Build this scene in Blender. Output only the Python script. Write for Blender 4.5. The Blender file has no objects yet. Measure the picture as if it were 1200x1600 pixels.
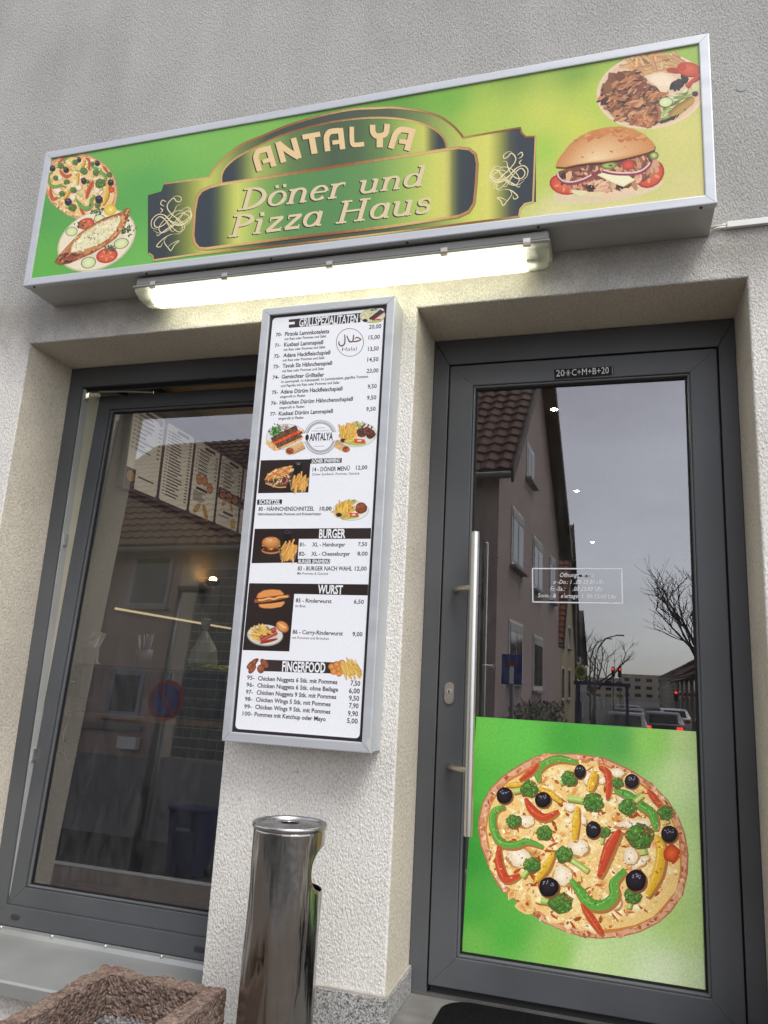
import bpy, bmesh, math, random
import numpy as np
from mathutils import Matrix, Vector, noise as mnoise
rnd = random.Random(7)
R_ = math.radians
scene = bpy.context.scene
COL = scene.collection

# ------------------------------------------------------------------ camera
F_PX, PITCH, YAW, ROLL = 1185.876, 0.2162, -0.3017, 0.0544
CAM = np.array([0.6794, -2.4559, 1.1201])
_a, _b, _c = PITCH, YAW, ROLL
C_FW = np.array([math.sin(_b)*math.cos(_a), math.cos(_b)*math.cos(_a), math.sin(_a)])
_r = np.array([math.cos(_b), -math.sin(_b), 0.0]); _u = np.cross(_r, C_FW)
C_R = math.cos(_c)*_r + math.sin(_c)*_u
C_U = -math.sin(_c)*_r + math.cos(_c)*_u
cam_data = bpy.data.cameras.new("camera"); cam = bpy.data.objects.new("camera", cam_data)
COL.objects.link(cam); scene.camera = cam
cam_data.sensor_fit = 'VERTICAL'; cam_data.sensor_height = 36.0
cam_data.lens = F_PX/1600*36.0; cam_data.clip_start = 0.05; cam_data.clip_end = 2000
M = Matrix.Identity(4)
for i in range(3):
    M[i][0] = C_R[i]; M[i][1] = C_U[i]; M[i][2] = -C_FW[i]; M[i][3] = CAM[i]
cam.matrix_world = M
# ------------------------------------------------------------------ sky, sun, exposure
SUN_EL, SUN_AZ = R_(56), R_(138)
world = bpy.data.worlds.new("World"); scene.world = world; world.use_nodes = True
wn = world.node_tree.nodes; wl = world.node_tree.links
for n in list(wn): wn.remove(n)
w_out = wn.new('ShaderNodeOutputWorld'); w_bg = wn.new('ShaderNodeBackground')
w_sky = wn.new('ShaderNodeTexSky'); w_sky.sky_type = 'NISHITA'; w_sky.sun_disc = False
w_sky.sun_elevation = SUN_EL; w_sky.sun_rotation = SUN_AZ
w_sky.air_density = 1.0; w_sky.dust_density = 1.2; w_sky.ozone_density = 1.0
w_hsv = wn.new('ShaderNodeHueSaturation'); w_hsv.inputs['Hue'].default_value = 0.53; w_hsv.inputs['Saturation'].default_value = 0.26
wl.new(w_sky.outputs[0], w_hsv.inputs['Color']); 
w_tc = wn.new('ShaderNodeTexCoord'); w_mp = wn.new('ShaderNodeMapping'); w_mp.inputs['Scale'].default_value = (1.0, 1.0, 2.6); wl.new(w_tc.outputs['Generated'], w_mp.inputs['Vector'])
w_nz = wn.new('ShaderNodeTexNoise'); w_nz.inputs['Scale'].default_value = 2.3; w_nz.inputs['Detail'].default_value = 6; w_nz.inputs['Roughness'].default_value = 0.55; wl.new(w_mp.outputs[0], w_nz.inputs['Vector'])
w_mr = wn.new('ShaderNodeMapRange'); w_mr.inputs['From Min'].default_value = 0.3; w_mr.inputs['From Max'].default_value = 0.7; w_mr.inputs['To Min'].default_value = 0.84; w_mr.inputs['To Max'].default_value = 1.16; wl.new(w_nz.outputs['Fac'], w_mr.inputs['Value'])
w_mul = wn.new('ShaderNodeVectorMath'); w_mul.operation = 'SCALE'; wl.new(w_hsv.outputs[0], w_mul.inputs[0]); wl.new(w_mr.outputs[0], w_mul.inputs['Scale']); wl.new(w_mul.outputs[0], w_bg.inputs['Color'])
w_bg.inputs['Strength'].default_value = 0.15
wl.new(w_bg.outputs[0], w_out.inputs['Surface'])
sun_d = bpy.data.lights.new("sun", 'SUN'); sun = bpy.data.objects.new("sun", sun_d); COL.objects.link(sun)
sun_d.energy = 1.3; sun_d.angle = R_(26); sun_d.color = (1.0, 0.97, 0.93)
_az = SUN_AZ
_sd = Vector((math.sin(_az)*math.cos(SUN_EL), math.cos(_az)*math.cos(SUN_EL), math.sin(SUN_EL)))
sun.rotation_euler = _sd.to_track_quat('Z', 'Y').to_euler()
sun.location = (0, -6, 9)
vs = scene.view_settings
vs.view_transform = 'Standard'; vs.look = 'None'; vs.gamma = 1.0; vs.use_curve_mapping = False
vs.exposure = 0.92
scene.cycles.max_bounces = 8; scene.cycles.glossy_bounces = 4; scene.cycles.transparent_max_bounces = 12

# ------------------------------------------------------------------ helpers
def lin(c):
    return tuple(((v/255.0)/12.92 if v <= 10 else (((v/255.0)+0.055)/1.055)**2.4) for v in c)

def tag(o, label=None, cat=None, group=None, kind=None):
    if label: o['label'] = label
    if cat: o['category'] = cat
    if group: o['group'] = group
    if kind: o['kind'] = kind
    return o

def empty(name, loc=(0, 0, 0), rz=0.0, parent=None):
    o = bpy.data.objects.new(name, None); COL.objects.link(o)
    o.location = loc; o.rotation_euler = (0, 0, rz); o.empty_display_size = 0.05
    if parent: o.parent = parent
    return o

def attach(o, parent):
    """parent under a top-level Empty (or a part standing at the origin), keeping the world position"""
    o.parent = parent
    if parent.parent is None: o.matrix_parent_inverse = (Matrix.Translation(parent.location) @ parent.rotation_euler.to_matrix().to_4x4()).inverted()
    return o

def mesh_obj(name, verts, faces, mat, parent=None, smooth=False, loc=None):
    me = bpy.data.meshes.new(name); me.from_pydata([tuple(v) for v in verts], [], faces); me.update()
    if mat: me.materials.append(mat)
    if smooth:
        me.polygons.foreach_set('use_smooth', [True]*len(me.polygons))
    o = bpy.data.objects.new(name, me); COL.objects.link(o)
    if parent: o.parent = parent
    if loc is not None: o.location = loc
    return o

def bm_obj(name, bm, mat, parent=None, smooth=False, loc=None, recalc=True):
    if recalc: bmesh.ops.recalc_face_normals(bm, faces=bm.faces)
    me = bpy.data.meshes.new(name); bm.to_mesh(me); bm.free()
    for m_ in (mat if isinstance(mat, (list, tuple)) else [mat]):
        if m_: me.materials.append(m_)
    if smooth:
        me.polygons.foreach_set('use_smooth', [True]*len(me.polygons))
    o = bpy.data.objects.new(name, me); COL.objects.link(o)
    if parent: o.parent = parent
    if loc is not None: o.location = loc
    return o

def bm_box(bm, x0, x1, y0, y1, z0, z1, bevel=0.0, seg=1):
    vs_ = [bm.verts.new((x, y, z)) for z in (z0, z1) for y in (y0, y1) for x in (x0, x1)]
    fs = [(0, 2, 3, 1), (4, 5, 7, 6), (0, 1, 5, 4), (2, 6, 7, 3), (0, 4, 6, 2), (1, 3, 7, 5)]
    faces = [bm.faces.new([vs_[i] for i in f]) for f in fs]
    if bevel > 0:
        es = list({e for f in faces for e in f.edges})
        bmesh.ops.bevel(bm, geom=es, offset=bevel, segments=seg, affect='EDGES', profile=0.7)
    return vs_

def box(name, x0, x1, y0, y1, z0, z1, mat, parent=None, bevel=0.0, seg=2):
    bm = bmesh.new(); bm_box(bm, x0, x1, y0, y1, z0, z1, bevel, seg)
    return bm_obj(name, bm, mat, parent)

def bm_prism(bm, pts, vec):
    """closed polygon pts (3D list) extruded along vec"""
    a = [bm.verts.new(p) for p in pts]; b = [bm.verts.new((p[0]+vec[0], p[1]+vec[1], p[2]+vec[2])) for p in pts]
    n = len(pts)
    bm.faces.new(a); bm.faces.new(list(reversed(b)))
    for i in range(n):
        bm.faces.new([a[i], b[i], b[(i+1) % n], a[(i+1) % n]])

def bm_tube(bm, pts, rad, seg=10, cap=True):
    """tube along 3D polyline; rad number or list"""
    pts = [Vector(p) for p in pts]; n = len(pts)
    rads = rad if isinstance(rad, (list, tuple)) else [rad]*n
    up = Vector((0, 0, 1)); rings = []
    for i, p in enumerate(pts):
        t = (pts[min(i+1, n-1)]-pts[max(i-1, 0)]).normalized()
        ref = up if abs(t.dot(up)) < 0.95 else Vector((1, 0, 0))
        a = t.cross(ref).normalized(); b = t.cross(a).normalized()
        rings.append([bm.verts.new(p + (a*math.cos(2*math.pi*k/seg)+b*math.sin(2*math.pi*k/seg))*rads[i]) for k in range(seg)])
    for i in range(n-1):
        for k in range(seg):
            bm.faces.new([rings[i][k], rings[i][(k+1) % seg], rings[i+1][(k+1) % seg], rings[i+1][k]])
    if cap:
        bm.faces.new(rings[0]); bm.faces.new(list(reversed(rings[-1])))

def tube(name, pts, rad, mat, parent=None, seg=12):
    bm = bmesh.new(); bm_tube(bm, pts, rad, seg)
    o = bm_obj(name, bm, mat, parent, smooth=True)
    return o

def bm_lathe(bm, prof, seg=32, cx=0, cy=0):
    """profile list of (r, z)"""
    rings = []
    for r, z in prof:
        rings.append([bm.verts.new((cx+r*math.cos(2*math.pi*k/seg), cy+r*math.sin(2*math.pi*k/seg), z)) for k in range(seg)])
    for i in range(len(prof)-1):
        for k in range(seg):
            bm.faces.new([rings[i][k], rings[i][(k+1) % seg], rings[i+1][(k+1) % seg], rings[i+1][k]])
    return rings

def smooth_auto(o, ang=40):
    me = o.data
    me.polygons.foreach_set('use_smooth', [True]*len(me.polygons))
    try:
        me.set_sharp_from_angle(angle=R_(ang))
    except Exception:
        pass
    return o

# ------------------------------------------------------------------ materials
MATS = {}
def new_mat(name):
    m = bpy.data.materials.new(name); m.use_nodes = True
    nt = m.node_tree
    for n in list(nt.nodes): nt.nodes.remove(n)
    out = nt.nodes.new('ShaderNodeOutputMaterial')
    return m, nt, out

def N(nt, typ, **kw):
    n = nt.nodes.new(typ)
    for k, v in kw.items():
        if k in n.inputs: n.inputs[k].default_value = v
        else: setattr(n, k, v)
    return n

def mat(name, col, rough=0.5, metal=0.0, var=0.06, vscale=8.0, bump=0.0, bscale=60.0, spec=0.5, rvar=0.08, detail=4.0, stretch=None):
    """principled with slight procedural colour / roughness variation and bump; col linear"""
    m, nt, out = new_mat(name)
    p = N(nt, 'ShaderNodeBsdfPrincipled'); nt.links.new(p.outputs[0], out.inputs['Surface'])
    p.inputs['Metallic'].default_value = metal; p.inputs['Specular IOR Level'].default_value = spec
    tc = N(nt, 'ShaderNodeTexCoord'); src = tc.outputs['Object']
    if stretch:
        mp = N(nt, 'ShaderNodeMapping'); mp.inputs['Scale'].default_value = stretch
        nt.links.new(src, mp.inputs['Vector']); src = mp.outputs[0]
    nz = N(nt, 'ShaderNodeTexNoise'); nz.inputs['Scale'].default_value = vscale; nz.inputs['Detail'].default_value = detail
    nt.links.new(src, nz.inputs['Vector'])
    rp = N(nt, 'ShaderNodeMapRange'); rp.inputs['From Min'].default_value = 0.3; rp.inputs['From Max'].default_value = 0.7
    rp.inputs['To Min'].default_value = 1-var; rp.inputs['To Max'].default_value = 1+var
    nt.links.new(nz.outputs['Fac'], rp.inputs['Value'])
    mx = N(nt, 'ShaderNodeVectorMath', operation='SCALE'); mx.inputs[0].default_value = col[:3]
    nt.links.new(rp.outputs[0], mx.inputs['Scale']); nt.links.new(mx.outputs[0], p.inputs['Base Color'])
    r2 = N(nt, 'ShaderNodeMapRange'); r2.inputs['From Min'].default_value = 0.3; r2.inputs['From Max'].default_value = 0.7
    r2.inputs['To Min'].default_value = max(0.02, rough-rvar); r2.inputs['To Max'].default_value = min(1, rough+rvar)
    nt.links.new(nz.outputs['Fac'], r2.inputs['Value']); nt.links.new(r2.outputs[0], p.inputs['Roughness'])
    if bump > 0:
        nb = N(nt, 'ShaderNodeTexNoise'); nb.inputs['Scale'].default_value = bscale; nb.inputs['Detail'].default_value = 3
        nt.links.new(src, nb.inputs['Vector'])
        b = N(nt, 'ShaderNodeBump'); b.inputs['Strength'].default_value = bump; b.inputs['Distance'].default_value = 0.004
        nt.links.new(nb.outputs['Fac'], b.inputs['Height']); nt.links.new(b.outputs[0], p.inputs['Normal'])
    MATS[name] = m
    return m

def emis(name, col, strength):
    m, nt, out = new_mat(name)
    e = N(nt, 'ShaderNodeEmission'); e.inputs['Color'].default_value = (*col[:3], 1); e.inputs['Strength'].default_value = strength
    nt.links.new(e.outputs[0], out.inputs['Surface']); MATS[name] = m
    return m

def plaster(name, col, grain=1.0, dirt_and_shade=True):
    """scraped rough render: elongated grains in relief, grime, rain streaks"""
    m, nt, out = new_mat(name); L = nt.links
    p = N(nt, 'ShaderNodeBsdfPrincipled'); L.new(p.outputs[0], out.inputs['Surface'])
    p.inputs['Roughness'].default_value = 0.92; p.inputs['Specular IOR Level'].default_value = 0.15
    tc = N(nt, 'ShaderNodeTexCoord'); src = tc.outputs['Object']
    mp = N(nt, 'ShaderNodeMapping'); mp.inputs['Scale'].default_value = (1.0, 1.0, 0.62); mp.inputs['Rotation'].default_value = (0, R_(24), 0)
    L.new(src, mp.inputs['Vector'])
    n1 = N(nt, 'ShaderNodeTexNoise'); n1.inputs['Scale'].default_value = 150; n1.inputs['Detail'].default_value = 4; n1.inputs['Roughness'].default_value = 0.62; n1.inputs['Distortion'].default_value = 0.25
    L.new(mp.outputs[0], n1.inputs['Vector'])
    v1 = N(nt, 'ShaderNodeTexVoronoi', feature='SMOOTH_F1'); v1.inputs['Scale'].default_value = 190; v1.inputs['Smoothness'].default_value = 0.6
    L.new(mp.outputs[0], v1.inputs['Vector'])
    n0 = N(nt, 'ShaderNodeTexNoise'); n0.inputs['Scale'].default_value = 7; n0.inputs['Detail'].default_value = 3
    L.new(src, n0.inputs['Vector'])
    h1 = N(nt, 'ShaderNodeMath', operation='MULTIPLY_ADD'); L.new(v1.outputs['Distance'], h1.inputs[0]); h1.inputs[1].default_value = 0.55; L.new(n1.outputs['Fac'], h1.inputs[2])
    h2 = N(nt, 'ShaderNodeMath', operation='MULTIPLY_ADD'); L.new(n0.outputs['Fac'], h2.inputs[0]); h2.inputs[1].default_value = 0.35; L.new(h1.outputs[0], h2.inputs[2])
    b = N(nt, 'ShaderNodeBump'); b.inputs['Strength'].default_value = 0.62*grain; b.inputs['Distance'].default_value = 0.006
    L.new(h2.outputs[0], b.inputs['Height']); L.new(b.outputs[0], p.inputs['Normal'])
    # colour: grain pits are darker
    cr = N(nt, 'ShaderNodeMapRange'); cr.inputs['From Min'].default_value = 0.36; cr.inputs['From Max'].default_value = 0.56
    cr.inputs['To Min'].default_value = 0.74; cr.inputs['To Max'].default_value = 1.04; L.new(n1.outputs['Fac'], cr.inputs['Value'])
    base = N(nt, 'ShaderNodeVectorMath', operation='SCALE'); base.inputs[0].default_value = col[:3]; L.new(cr.outputs[0], base.inputs['Scale'])
    nl = N(nt, 'ShaderNodeTexNoise'); nl.inputs['Scale'].default_value = 1.7; nl.inputs['Detail'].default_value = 6; L.new(src, nl.inputs['Vector'])
    lr = N(nt, 'ShaderNodeMapRange'); lr.inputs['From Min'].default_value = 0.3; lr.inputs['From Max'].default_value = 0.7; lr.inputs['To Min'].default_value = 0.86; lr.inputs['To Max'].default_value = 1.07; L.new(nl.outputs['Fac'], lr.inputs['Value'])
    b2 = N(nt, 'ShaderNodeVectorMath', operation='SCALE'); L.new(base.outputs[0], b2.inputs[0]); L.new(lr.outputs[0], b2.inputs['Scale'])
    res = b2.outputs[0]
    if dirt_and_shade:
        # shade painted in grey on the upper storey with a blotchy lower limit, and vertical rain streaks
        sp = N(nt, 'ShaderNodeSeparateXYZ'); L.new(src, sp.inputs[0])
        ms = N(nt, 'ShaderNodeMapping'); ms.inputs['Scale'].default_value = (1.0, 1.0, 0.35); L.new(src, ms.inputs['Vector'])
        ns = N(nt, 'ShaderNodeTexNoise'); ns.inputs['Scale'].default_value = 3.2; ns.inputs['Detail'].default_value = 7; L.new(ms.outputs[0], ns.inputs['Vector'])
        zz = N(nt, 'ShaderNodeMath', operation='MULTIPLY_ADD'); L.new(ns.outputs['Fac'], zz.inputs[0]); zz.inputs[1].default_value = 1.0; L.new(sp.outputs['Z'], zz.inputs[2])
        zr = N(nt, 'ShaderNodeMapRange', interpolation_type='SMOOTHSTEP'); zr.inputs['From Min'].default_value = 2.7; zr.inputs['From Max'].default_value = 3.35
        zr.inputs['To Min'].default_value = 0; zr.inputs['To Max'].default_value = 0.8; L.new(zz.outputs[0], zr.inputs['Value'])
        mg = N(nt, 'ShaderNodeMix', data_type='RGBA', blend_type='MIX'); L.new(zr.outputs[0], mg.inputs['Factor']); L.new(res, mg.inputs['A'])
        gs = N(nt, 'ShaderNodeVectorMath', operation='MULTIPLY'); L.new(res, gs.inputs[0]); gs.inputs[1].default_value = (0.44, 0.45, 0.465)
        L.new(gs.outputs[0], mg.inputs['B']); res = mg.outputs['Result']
        # vertical rain streaks and a grimy belt between sign and lintels
        mv = N(nt, 'ShaderNodeMapping'); mv.inputs['Scale'].default_value = (4.0, 4.0, 0.5); L.new(src, mv.inputs['Vector'])
        nv_ = N(nt, 'ShaderNodeTexNoise'); nv_.inputs['Scale'].default_value = 1.3; nv_.inputs['Detail'].default_value = 7; nv_.inputs['Roughness'].default_value = 0.6; L.new(mv.outputs[0], nv_.inputs['Vector'])
        vr = N(nt, 'ShaderNodeMapRange'); vr.inputs['From Min'].default_value = 0.32; vr.inputs['From Max'].default_value = 0.66; vr.inputs['To Min'].default_value = 0.93; vr.inputs['To Max'].default_value = 1.03; L.new(nv_.outputs['Fac'], vr.inputs['Value'])
        sv = N(nt, 'ShaderNodeVectorMath', operation='SCALE'); L.new(res, sv.inputs[0]); L.new(vr.outputs[0], sv.inputs['Scale']); res = sv.outputs[0]
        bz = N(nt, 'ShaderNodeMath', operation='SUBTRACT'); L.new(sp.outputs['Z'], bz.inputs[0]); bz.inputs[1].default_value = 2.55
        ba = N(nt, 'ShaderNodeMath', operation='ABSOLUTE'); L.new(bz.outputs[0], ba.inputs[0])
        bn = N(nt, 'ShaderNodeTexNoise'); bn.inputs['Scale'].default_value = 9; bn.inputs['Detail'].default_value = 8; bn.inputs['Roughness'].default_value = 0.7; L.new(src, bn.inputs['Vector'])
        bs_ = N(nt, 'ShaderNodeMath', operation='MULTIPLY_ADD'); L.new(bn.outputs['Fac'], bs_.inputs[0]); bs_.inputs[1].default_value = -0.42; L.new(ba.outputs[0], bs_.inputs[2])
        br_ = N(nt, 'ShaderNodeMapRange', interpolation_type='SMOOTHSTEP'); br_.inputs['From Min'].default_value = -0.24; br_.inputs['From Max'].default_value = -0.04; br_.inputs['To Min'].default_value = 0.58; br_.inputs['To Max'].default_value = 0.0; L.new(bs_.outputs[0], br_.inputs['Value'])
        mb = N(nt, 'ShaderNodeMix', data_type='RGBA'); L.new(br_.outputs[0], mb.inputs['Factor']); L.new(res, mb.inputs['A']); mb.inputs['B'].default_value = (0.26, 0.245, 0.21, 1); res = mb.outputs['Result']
        # small dark soot specks / spider grime near the lintels
        nk = N(nt, 'ShaderNodeTexNoise'); nk.inputs['Scale'].default_value = 22; nk.inputs['Detail'].default_value = 8; nk.inputs['Roughness'].default_value = 0.75; L.new(src, nk.inputs['Vector'])
        kr = N(nt, 'ShaderNodeMapRange'); kr.inputs['From Min'].default_value = 0.61; kr.inputs['From Max'].default_value = 0.72; kr.inputs['To Min'].default_value = 0; kr.inputs['To Max'].default_value = 0.55; L.new(nk.outputs['Fac'], kr.inputs['Value'])
        mk = N(nt, 'ShaderNodeMix', data_type='RGBA'); L.new(kr.outputs[0], mk.inputs['Factor']); L.new(res, mk.inputs['A']); mk.inputs['B'].default_value = (0.12, 0.11, 0.09, 1); res = mk.outputs['Result']
    L.new(res, p.inputs['Base Color']); MATS[name] = m
    return m

def glass(name, ior=2.65, tint=(0.93, 0.95, 0.94)):
    m, nt, out = new_mat(name)
    t = N(nt, 'ShaderNodeBsdfTransparent'); t.inputs['Color'].default_value = (*tint, 1)
    g = N(nt, 'ShaderNodeBsdfGlossy'); g.inputs['Roughness'].default_value = 0.0; g.inputs['Color'].default_value = (0.97, 0.97, 1, 1)
    f = N(nt, 'ShaderNodeFresnel'); f.inputs['IOR'].default_value = ior
    mx = N(nt, 'ShaderNodeMixShader'); nt.links.new(f.outputs[0], mx.inputs[0]); nt.links.new(t.outputs[0], mx.inputs[1]); nt.links.new(g.outputs[0], mx.inputs[2])
    # thin film of dust and wiped smears
    d = N(nt, 'ShaderNodeBsdfDiffuse'); d.inputs['Color'].default_value = (.6, .6, .58, 1)
    tc = N(nt, 'ShaderNodeTexCoord'); mp = N(nt, 'ShaderNodeMapping'); mp.inputs['Scale'].default_value = (5, 1, 1.6); mp.inputs['Rotation'].default_value = (0, .5, 0); nt.links.new(tc.outputs['Object'], mp.inputs['Vector'])
    nz = N(nt, 'ShaderNodeTexNoise'); nz.inputs['Scale'].default_value = 3.0; nz.inputs['Detail'].default_value = 8; nz.inputs['Roughness'].default_value = .7; nz.inputs['Distortion'].default_value = 1.2; nt.links.new(mp.outputs[0], nz.inputs['Vector'])
    mr = N(nt, 'ShaderNodeMapRange'); mr.inputs['From Min'].default_value = .42; mr.inputs['From Max'].default_value = .75; mr.inputs['To Min'].default_value = .006; mr.inputs['To Max'].default_value = .05; nt.links.new(nz.outputs['Fac'], mr.inputs['Value'])
    m2 = N(nt, 'ShaderNodeMixShader'); nt.links.new(mr.outputs[0], m2.inputs[0]); nt.links.new(mx.outputs[0], m2.inputs[1]); nt.links.new(d.outputs[0], m2.inputs[2])
    nt.links.new(m2.outputs[0], out.inputs['Surface']); MATS[name] = m
    return m

def print_mat(name, rough=0.3, spec=0.5, haze=0.0, speck=0.05, gain=1.0):
    """flat print: colours from the 'Col' attribute, fine ink mottling"""
    m, nt, out = new_mat(name); L = nt.links
    p = N(nt, 'ShaderNodeBsdfPrincipled'); L.new(p.outputs[0], out.inputs['Surface'])
    a = N(nt, 'ShaderNodeAttribute'); a.attribute_name = 'Col'
    tc = N(nt, 'ShaderNodeTexCoord')
    nz = N(nt, 'ShaderNodeTexNoise'); nz.inputs['Scale'].default_value = 160; nz.inputs['Detail'].default_value = 3; L.new(tc.outputs['Object'], nz.inputs['Vector'])
    rp = N(nt, 'ShaderNodeMapRange'); rp.inputs['From Min'].default_value = 0.3; rp.inputs['From Max'].default_value = 0.7; rp.inputs['To Min'].default_value = gain*(1-speck); rp.inputs['To Max'].default_value = gain*(1+speck)
    L.new(nz.outputs['Fac'], rp.inputs['Value'])
    mx = N(nt, 'ShaderNodeVectorMath', operation='SCALE'); L.new(a.outputs['Color'], mx.inputs[0]); L.new(rp.outputs[0], mx.inputs['Scale']); hz = N(nt, 'ShaderNodeMix', data_type='RGBA'); hz.inputs['Factor'].default_value = haze; L.new(mx.outputs[0], hz.inputs['A']); hz.inputs['B'].default_value = (.23, .23, .20, 1); L.new(hz.outputs['Result'], p.inputs['Base Color'])
    n2 = N(nt, 'ShaderNodeTexNoise'); n2.inputs['Scale'].default_value = 3; n2.inputs['Detail'].default_value = 6; L.new(tc.outputs['Object'], n2.inputs['Vector'])
    r2 = N(nt, 'ShaderNodeMapRange'); r2.inputs['From Min'].default_value = 0.3; r2.inputs['From Max'].default_value = 0.7; r2.inputs['To Min'].default_value = max(.03, rough-.1); r2.inputs['To Max'].default_value = rough+.12
    L.new(n2.outputs['Fac'], r2.inputs['Value']); L.new(r2.outputs[0], p.inputs['Roughness'])
    p.inputs['Specular IOR Level'].default_value = spec
    MATS[name] = m
    return m

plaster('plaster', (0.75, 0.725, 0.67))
plaster('plaster_reveal', (0.63, 0.575, 0.475), grain=0.75, dirt_and_shade=False)
mat('anthracite', (0.076, 0.080, 0.085), rough=0.40, var=0.16, rvar=.12, detail=8, vscale=2.2, bump=0.05, bscale=400)
mat('anthracite_light', (0.105, 0.11, 0.115), rough=0.36, var=0.08, vscale=3)
mat('gasket', (0.010, 0.010, 0.011), rough=0.6, spec=0.3)
mat('alu', (0.50, 0.52, 0.54), rough=0.42, metal=0.3, var=0.05, vscale=6, stretch=(0.4, 1, 4))
mat('alu_sheet', (0.42, 0.42, 0.40), rough=0.45, metal=0.3, var=0.06, vscale=4)
mat('sill_metal', (0.34, 0.35, 0.34), rough=0.36, metal=0.45, var=0.08, vscale=5)
mat('steel', (0.72, 0.71, 0.68), rough=0.34, metal=1.0, var=0.06, vscale=20, stretch=(1, 1, 0.05))
mat('nickel', (0.50, 0.47, 0.42), rough=0.33, metal=1.0, var=0.05)
mat('white_pvc', (0.72, 0.72, 0.69), rough=0.4, var=0.04)
mat('cream_pvc', (0.50, 0.47, 0.36), rough=0.5, var=0.06)
mat('grey_plastic', (0.30, 0.30, 0.28), rough=0.5, var=0.06)
mat('dark_plastic', (0.03, 0.03, 0.032), rough=0.45)
mat('black', (0.006, 0.006, 0.007), rough=0.7)
mat('brown_dirt', (0.12, 0.08, 0.05), rough=0.9)
glass('pane_glass')
print_mat('print_sign', rough=0.34, spec=0.45, speck=0.06, haze=0.0, gain=0.88)
print_mat('print_menu', rough=0.38, spec=0.4, speck=0.03)
print_mat('print_poster', rough=0.42, spec=0.35, speck=0.10)
print_mat('print_flat', rough=0.6, spec=0.3, speck=0.03)
# ================================================================== ground and shop building
GZ = -0.15            # pavement level at the shop; the street lies lower
SZ = -1.15
mat('asphalt', (0.052, 0.052, 0.054), rough=0.85, var=0.25, vscale=2.5, bump=0.5, bscale=220)
mat('paving', (0.115, 0.092, 0.075), rough=0.85, var=0.15, vscale=5, bump=0.3, bscale=150)
mat('kerb_stone', (0.30, 0.30, 0.29), rough=0.8, var=0.12, vscale=9)
def sheet(name, pts, mat_, kind='structure'):
    o = mesh_obj(name, pts, [tuple(range(len(pts)))], mat_); tag(o, kind=kind); return o
gnd = mesh_obj('ground', [(-400, -7, SZ), (400, -7, SZ), (400, -600, SZ), (-400, -600, SZ),
                          (-400, -2.6, GZ-.03), (400, -2.6, GZ-.03), (400, 30, GZ-.03), (-400, 30, GZ-.03)],
               [(0, 3, 2, 1), (0, 1, 5, 4), (4, 5, 6, 7)], MATS['asphalt']); tag(gnd, kind='structure')
pav = empty('pavement'); tag(pav, kind='structure')
_base = box('pavement_bed', -6, 6.5, -2.45, -0.005, GZ-.06, GZ-.012, MATS['asphalt'], pav)
for i in range(25):
    for j in range(5):
        x0 = -6+i*.5; y0 = -2.45+j*.488
        box('paving_slab', x0+.003, x0+.497, y0+.003, y0+.485, GZ-.011, GZ+rnd.uniform(-.001, .0015), MATS['paving'], pav)
kerb = empty('kerb'); tag(kerb, kind='structure')
for i in range(12):
    box('kerb_stone', -6+i*1.0+.003, -5+i*1.0-.003, -2.6, -2.455, GZ-.1, GZ+.004, MATS['kerb_stone'], kerb, bevel=.008)

bld = empty('shop_building', (0, 0, GZ))
tag(bld, 'rough white plastered snack shop front with grey window and grey glass door', 'building')
def B(o):               # parent under the building keeping world position
    o.parent = bld; o.matrix_parent_inverse = Matrix.Translation((0, 0, -GZ)); return o

WX0, WX1, WZ0, WT = -1.7233, -0.6136, 0.025, 2.4486
DX0, DX1, DZ0 = 0.0, 1.10, 0.098
YD, YW = 0.2842, 0.2713
def build_wall():
    bm = bmesh.new(); xs = [-5, WX0, WX1, DX0, DX1, 5.5]; zs = [-1.4, WZ0, DZ0, WT, 7.0]
    vd = {}
    def v(x, y, z):
        k = (round(x, 5), round(y, 5), round(z, 5))
        if k not in vd: vd[k] = bm.verts.new(k)
        return vd[k]
    def op(i, j):
        return (i == 1 and j in (1, 2)) or (i == 3 and j == 2)
    YB = 0.44
    for i in range(5):
        for j in range(4):
            x0, x1, z0, z1 = xs[i], xs[i+1], zs[j], zs[j+1]
            if op(i, j): continue
            bm.faces.new([v(x0, 0, z0), v(x1, 0, z0), v(x1, 0, z1), v(x0, 0, z1)])
            f = bm.faces.new([v(x0, YB, z0), v(x0, YB, z1), v(x1, YB, z1), v(x1, YB, z0)]); f.material_index = 2
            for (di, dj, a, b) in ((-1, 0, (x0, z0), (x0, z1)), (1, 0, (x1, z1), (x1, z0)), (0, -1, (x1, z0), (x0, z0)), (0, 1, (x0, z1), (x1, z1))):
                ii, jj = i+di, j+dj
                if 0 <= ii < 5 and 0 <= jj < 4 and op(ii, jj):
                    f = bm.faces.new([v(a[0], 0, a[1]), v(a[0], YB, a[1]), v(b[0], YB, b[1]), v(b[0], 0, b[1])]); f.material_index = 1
    for f in bm.faces:
        pass
    es = [e for e in bm.edges if all(abs(q.co.y) < 1e-6 for q in e.verts) and any(g.material_index == 1 for g in e.link_faces) and any(g.material_index == 0 for g in e.link_faces)]
    bmesh.ops.bevel(bm, geom=es, offset=.007, segments=3, affect='EDGES', profile=.5, material=0)
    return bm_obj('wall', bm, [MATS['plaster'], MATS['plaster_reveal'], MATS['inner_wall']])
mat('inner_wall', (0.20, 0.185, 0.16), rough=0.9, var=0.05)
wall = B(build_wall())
# filled dowel patch on the upper wall
bm = bmesh.new(); bmesh.ops.create_circle(bm, cap_ends=True, segments=18, radius=.018, matrix=Matrix.Translation((1.115, -.0015, 3.165)) @ Matrix.Rotation(R_(90), 4, 'X'))
B(bm_obj('filler_patch', bm, mat('filler', (0.34, 0.35, 0.35), rough=0.9)))

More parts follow.
